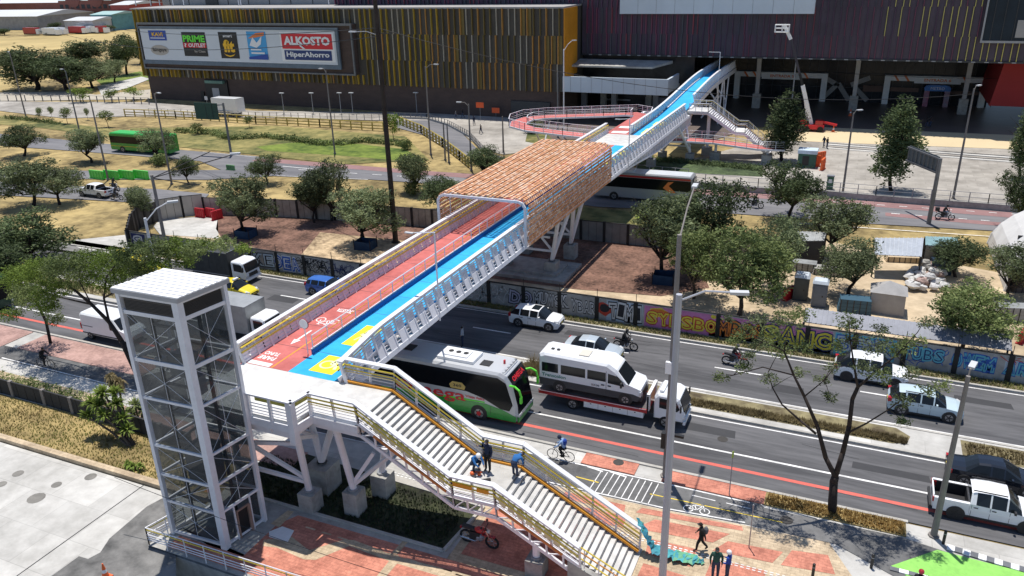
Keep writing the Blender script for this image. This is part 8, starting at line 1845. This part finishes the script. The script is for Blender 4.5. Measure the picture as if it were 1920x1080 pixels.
# blue mesh tree guards
for i, (px, py) in enumerate(((462, 445), (686, 466), (1244, 530))):
    p = G(px, py); mb = MB(); n = 5
    for k in range(4): a, b = [(-.95, -.8), (.95, -.8), (.95, .8), (-.95, .8)][k], [(-.95, -.8), (.95, -.8), (.95, .8), (-.95, .8)][(k+1) % 4]; mb.face([(a[0], a[1], 0), (b[0], b[1], 0), (b[0]*.97, b[1]*.97, .95), (a[0]*.97, a[1]*.97, 1.0)], M('guard_mesh_blue', (.012, .04, .09), .9, 0, .25, 3)); mb.tube((a[0], a[1], 0), (a[0], a[1], 1.25), .04, bark_dk, 5)
    single(mb, 'tree_guard', ['dark blue mesh guard around the tree near the red barriers', 'dark blue mesh guard around the tree left of the canopy', 'dark blue mesh guard around the tree right of the bridge'][i], 'tree guard', (p.x, p.y, 0), .1, 'blue mesh tree guards')
# teal tarpaulin at the stair foot
r_ = random.Random(8); mb = MB(); tq = M('tarp_teal', (.03, .20, .30), .7, 0, .2, 3, c2=(.06, .32, .34)); tq2 = M('tarp_green', (.13, .36, .20), .6, 0, .15, 3)
A_ = [Vector((-7.9, 32.3, 1.7)), Vector((-7.3, 31.95, 1.2)), Vector((-6.9, 31.9, .5)), Vector((-6.2, 32.0, .35)), Vector((-5.5, 32.15, .25)), Vector((-4.8, 32.3, .15)), Vector((-4.4, 32.35, .1))]
rows = []
for i in range(31):
    t = i/5; k = min(5, int(t)); p = A_[k].lerp(A_[k+1], t-k); w_ = .12+.22*math.sin(min(1, i/12)*1.57)+r_.gauss(0, .05); w_ *= 1 if i < 26 else .6; rows.append([p+Vector((r_.gauss(0, .05), (j-2)/2*w_+r_.gauss(0, .03), max(-.02, .07*math.cos((j-2)*.8)+r_.gauss(0, .03)))) for j in range(5)])
for i in range(len(rows)-1):
    for j in range(4): mb.face([rows[i][j], rows[i+1][j], rows[i+1][j+1], rows[i][j+1]], tq if r_.random() > (.15 if i < 18 else .5) else tq2)
o = mb.build('tarpaulin', None, (-6, 32, 0)); o.location = (-6, 32, 0); tag(o, 'crumpled teal and green tarpaulin at the foot of the stairs', 'tarpaulin')
# orange tools, debris on the stair landing
zl_ = ZD-3.05
mb = MB(); mb.ball((0, 0, .1), (.14, .1, .1), obar, 8, 5); mb.ball((.35, .1, .08), (.1, .1, .08), obar, 8, 5); mb.tube((-.1, .2, .04), (.4, .35, .04), .03, obar, 6); mb.box(.1, .3, -.3, -.15, 0, .12, trim_k)
o = single(mb, 'power_tools', 'orange power tools scattered beside the squatting worker', 'tools', (-16.0, 30.1, zl_))
mb = MB(); mb.box(-.22, .22, -.06, .06, 0, .08, trim_k); mb.box(.1, .3, -.1, .02, 0, .12, trim_k); single(mb, 'drill', 'dark drill lying on the mid stair landing', 'tools', (-15.2, 29.9, zl_), .6)
p = onY(808+0, 0, 30); 
# big round sign posts near the mall and cart
post_sign('small white round sign by the white lorry', (390, 205), (393, 180), M('round_white', (.5, .5, .5), .5, 0, 0), .8, .8)
# lamp stuff far, wires
wires = [((710, 22), 22.5, (742, 452), (300, 165), (203, 335), 14, 'overhead cable from the big wooden pole towards the left mall corner'), ]
def cable(label, a, b, sag=1.2, r_c=.02):
    mb = MB(); pts = []
    for i in range(17): t = i/16; p = a.lerp(b, t); p.z -= sag*4*t*(1-t); pts.append(p-a)
    mb.path(pts, r_c, black_m, 4); o = mb.build('cable'); o.location = a; return tag(o, label, 'cable')
big = G(742, 455); bigp = Vector((big.x, big.y, 22.3))
cable('upper overhead cable from the black pole across the billboard', bigp, Vector((-150, 120, 19)), 1.5, .035); cable('lower overhead cable from the black pole across the billboard', bigp-Vector((0, 0, .8)), Vector((-150, 118, 16.5)), 2.0, .035); cable('overhead cable from the black pole to the plaza lamp post', bigp, Vector((11.2, 106.9, 12.5)), 3.0, .03)
cable('sagging cable crossing the lower pavement', Vector((-34, 23.6, 3.2)), Vector((-9, 25.2, .8)), .5, .018); cable('loose cable in front of the mall entrance', Vector((-30, 168, 9.0)), Vector((30, 160, 8.0)), 1.5, .03)
# wall below the lower stair, extra short railing
mb = MB(); mb.hexa([(-10.2, 28.35, 0), (-7.2, 28.6, 0), (-7.2, 28.9, 0), (-10.2, 28.65, 0)], [(-10.2, 28.35, 1.5), (-7.2, 28.6, .15), (-7.2, 28.9, .15), (-10.2, 28.65, 1.5)], concrete); mb.build('base_wall', st, so_)
mb = MB(); mg = MB()
for h, m_ in ((1.1, yellow_rail), (.8, orange_trim), (.45, yellow_rail)): mg.tube((-9.6, 28.45, zs(-9.6)+h), (-7.2, 28.6, zs(-7.2)+h), .035, m_, 5)
for i in range(4): x = -9.4+i*.72; mb.tube((x, 28.47, zs(x)), (x, 28.47, zs(x)+1.1), .035, white_steel, 5)
mb.build('end_posts', st, so_); mg.build('end_rails', st, so_)
# ---- far background, top left ----
br_m = M('warehouse_brick', (.22, .085, .065), .9, 0, .15, .15); rf_w = M('roof_pale', (.55, .56, .56), .6, 0, .1, .03); rf_t = M('roof_teal', (.33, .48, .46), .6, 0, .08, .03)
def shedfar(label, px0, px1, py, h, depth, wm, rm, wins=0, gable=False):
    a = G(px0, py); b = G(px1, py); d = b-a; L = d.length; rz = math.atan2(d.y, d.x); r = thing('warehouse', label, 'warehouse', tuple(a), rz, 'warehouses on the far left horizon'); mb = MB(); mb.box(0, L, 0, depth, 0, h, wm); mb.build('wall', r)
    mb = MB(); mb.hexa([(-.5, -.5, h+.01), (L+.5, -.5, h+.01), (L+.5, depth, h+.01), (-.5, depth, h+.01)], [(-.5, depth*.45, h+depth*.06), (L+.5, depth*.45, h+depth*.06), (L+.5, depth*.55, h+depth*.06), (-.5, depth*.55, h+depth*.06)], rm); mb.build('roof', r)
    mb = MB()
    for rr_ in range(2):
        for i in range(wins): x = L*(i+.5)/wins; mb.box(x-L/wins*.3, x+L/wins*.3, -.12, -.02, h*(.3+.35*rr_), h*(.48+.35*rr_), dark_m)
    if wins: mb.build('windows', r)
    if gable:
        for i in range(3): mb = MB(); x = L*(.2+.3*i); mb.tube((x, -.3, h+2), (x, 8, h+2), 6, wm, 14); mb.build('arched_gable', r)
shedfar('long red brick warehouse with arched gables left of the billboard', 118, 262, 44, 13, 90, br_m, rf_t, 14, True)
shedfar('red brick warehouse with pale roof at the far left', -40, 118, 44, 12, 110, br_m, rf_w)
shedfar('pale roofed low shed at the far left edge', -60, 75, 56, 7, 40, M('shed_pale', (.3, .3, .3), .8), rf_w); shedfar('white roofed shed row behind the tan field', 125, 178, 62, 6, 20, M('shed_white', (.5, .5, .5), .8), rf_w); shedfar('teal shed at the edge of the tan field', 176, 215, 58, 8, 20, M('shed_teal', (.12, .28, .30), .8), rf_t); shedfar('red shed beside the billboard corner', 215, 250, 54, 12, 25, M('shed_red', (.35, .06, .05), .8), rf_w)
for i in range(26):
    px = -20+i*11.5; a = G(px, 24-(i % 3)*5, 0)
    r_i = random.Random(i); L = r_i.uniform(60, 160); mb = MB(); mb.box(0, L, 0, 60, 0, r_i.uniform(9, 20), M('city_wall_%d' % (i % 3), [(.35, .3, .28), (.28, .16, .13), (.45, .43, .4)][i % 3], .9, 0, .1, .05)); r = thing('city_building', 'low pale building of the hazy city at the top left horizon', 'building', (a.x, a.y, 0), r_i.uniform(-.1, .1), 'city buildings on the horizon'); h = mb.v[4][2]; mb.build('wall', r)
    mb = MB(); mb.box(-1, L+1, -1, 61, h, h+1.5, [rf_w, roof_grey, rf_t][i % 3]); mb.build('roof', r)
for i, (px, py) in enumerate(((8, 66), (62, 62), (95, 66), (150, 60), (205, 60), (105, 55))): tree_px('dense', i % 2, (px, py), py-14, 26, ['dark tree by the far left sheds', 'dark tree before the pale shed', 'dark tree at the middle of the far sheds', 'tree before the red brick warehouse', 'tree by the teal shed', 'tree tight against the warehouse corner'][i], 'trees by the far warehouses')
for i, (px, py) in enumerate(((45, 66), (80, 67), (92, 66), (130, 64), (140, 63), (155, 63), (170, 63))):
    p = G(px, py); mb = MB(); mb.box(0, 9, 0, 2.6, .8, 3.6, p_white if i % 3 else p_red); mb.box(9.2, 11, 0, 2.5, .6, 2.9, p_white); mb.box(0, 10.5, .2, 2.4, .3, .8, trim_k); single(mb, 'parked_lorry', 'small pale lorry parked in the row beyond the tan field', 'lorry', (p.x, p.y, 0), 0, 'lorries parked beyond the tan field')
# haze
hz = MB(); hz.box(-1500, 1500, -450, 2100, -5, 60, None) if False else None
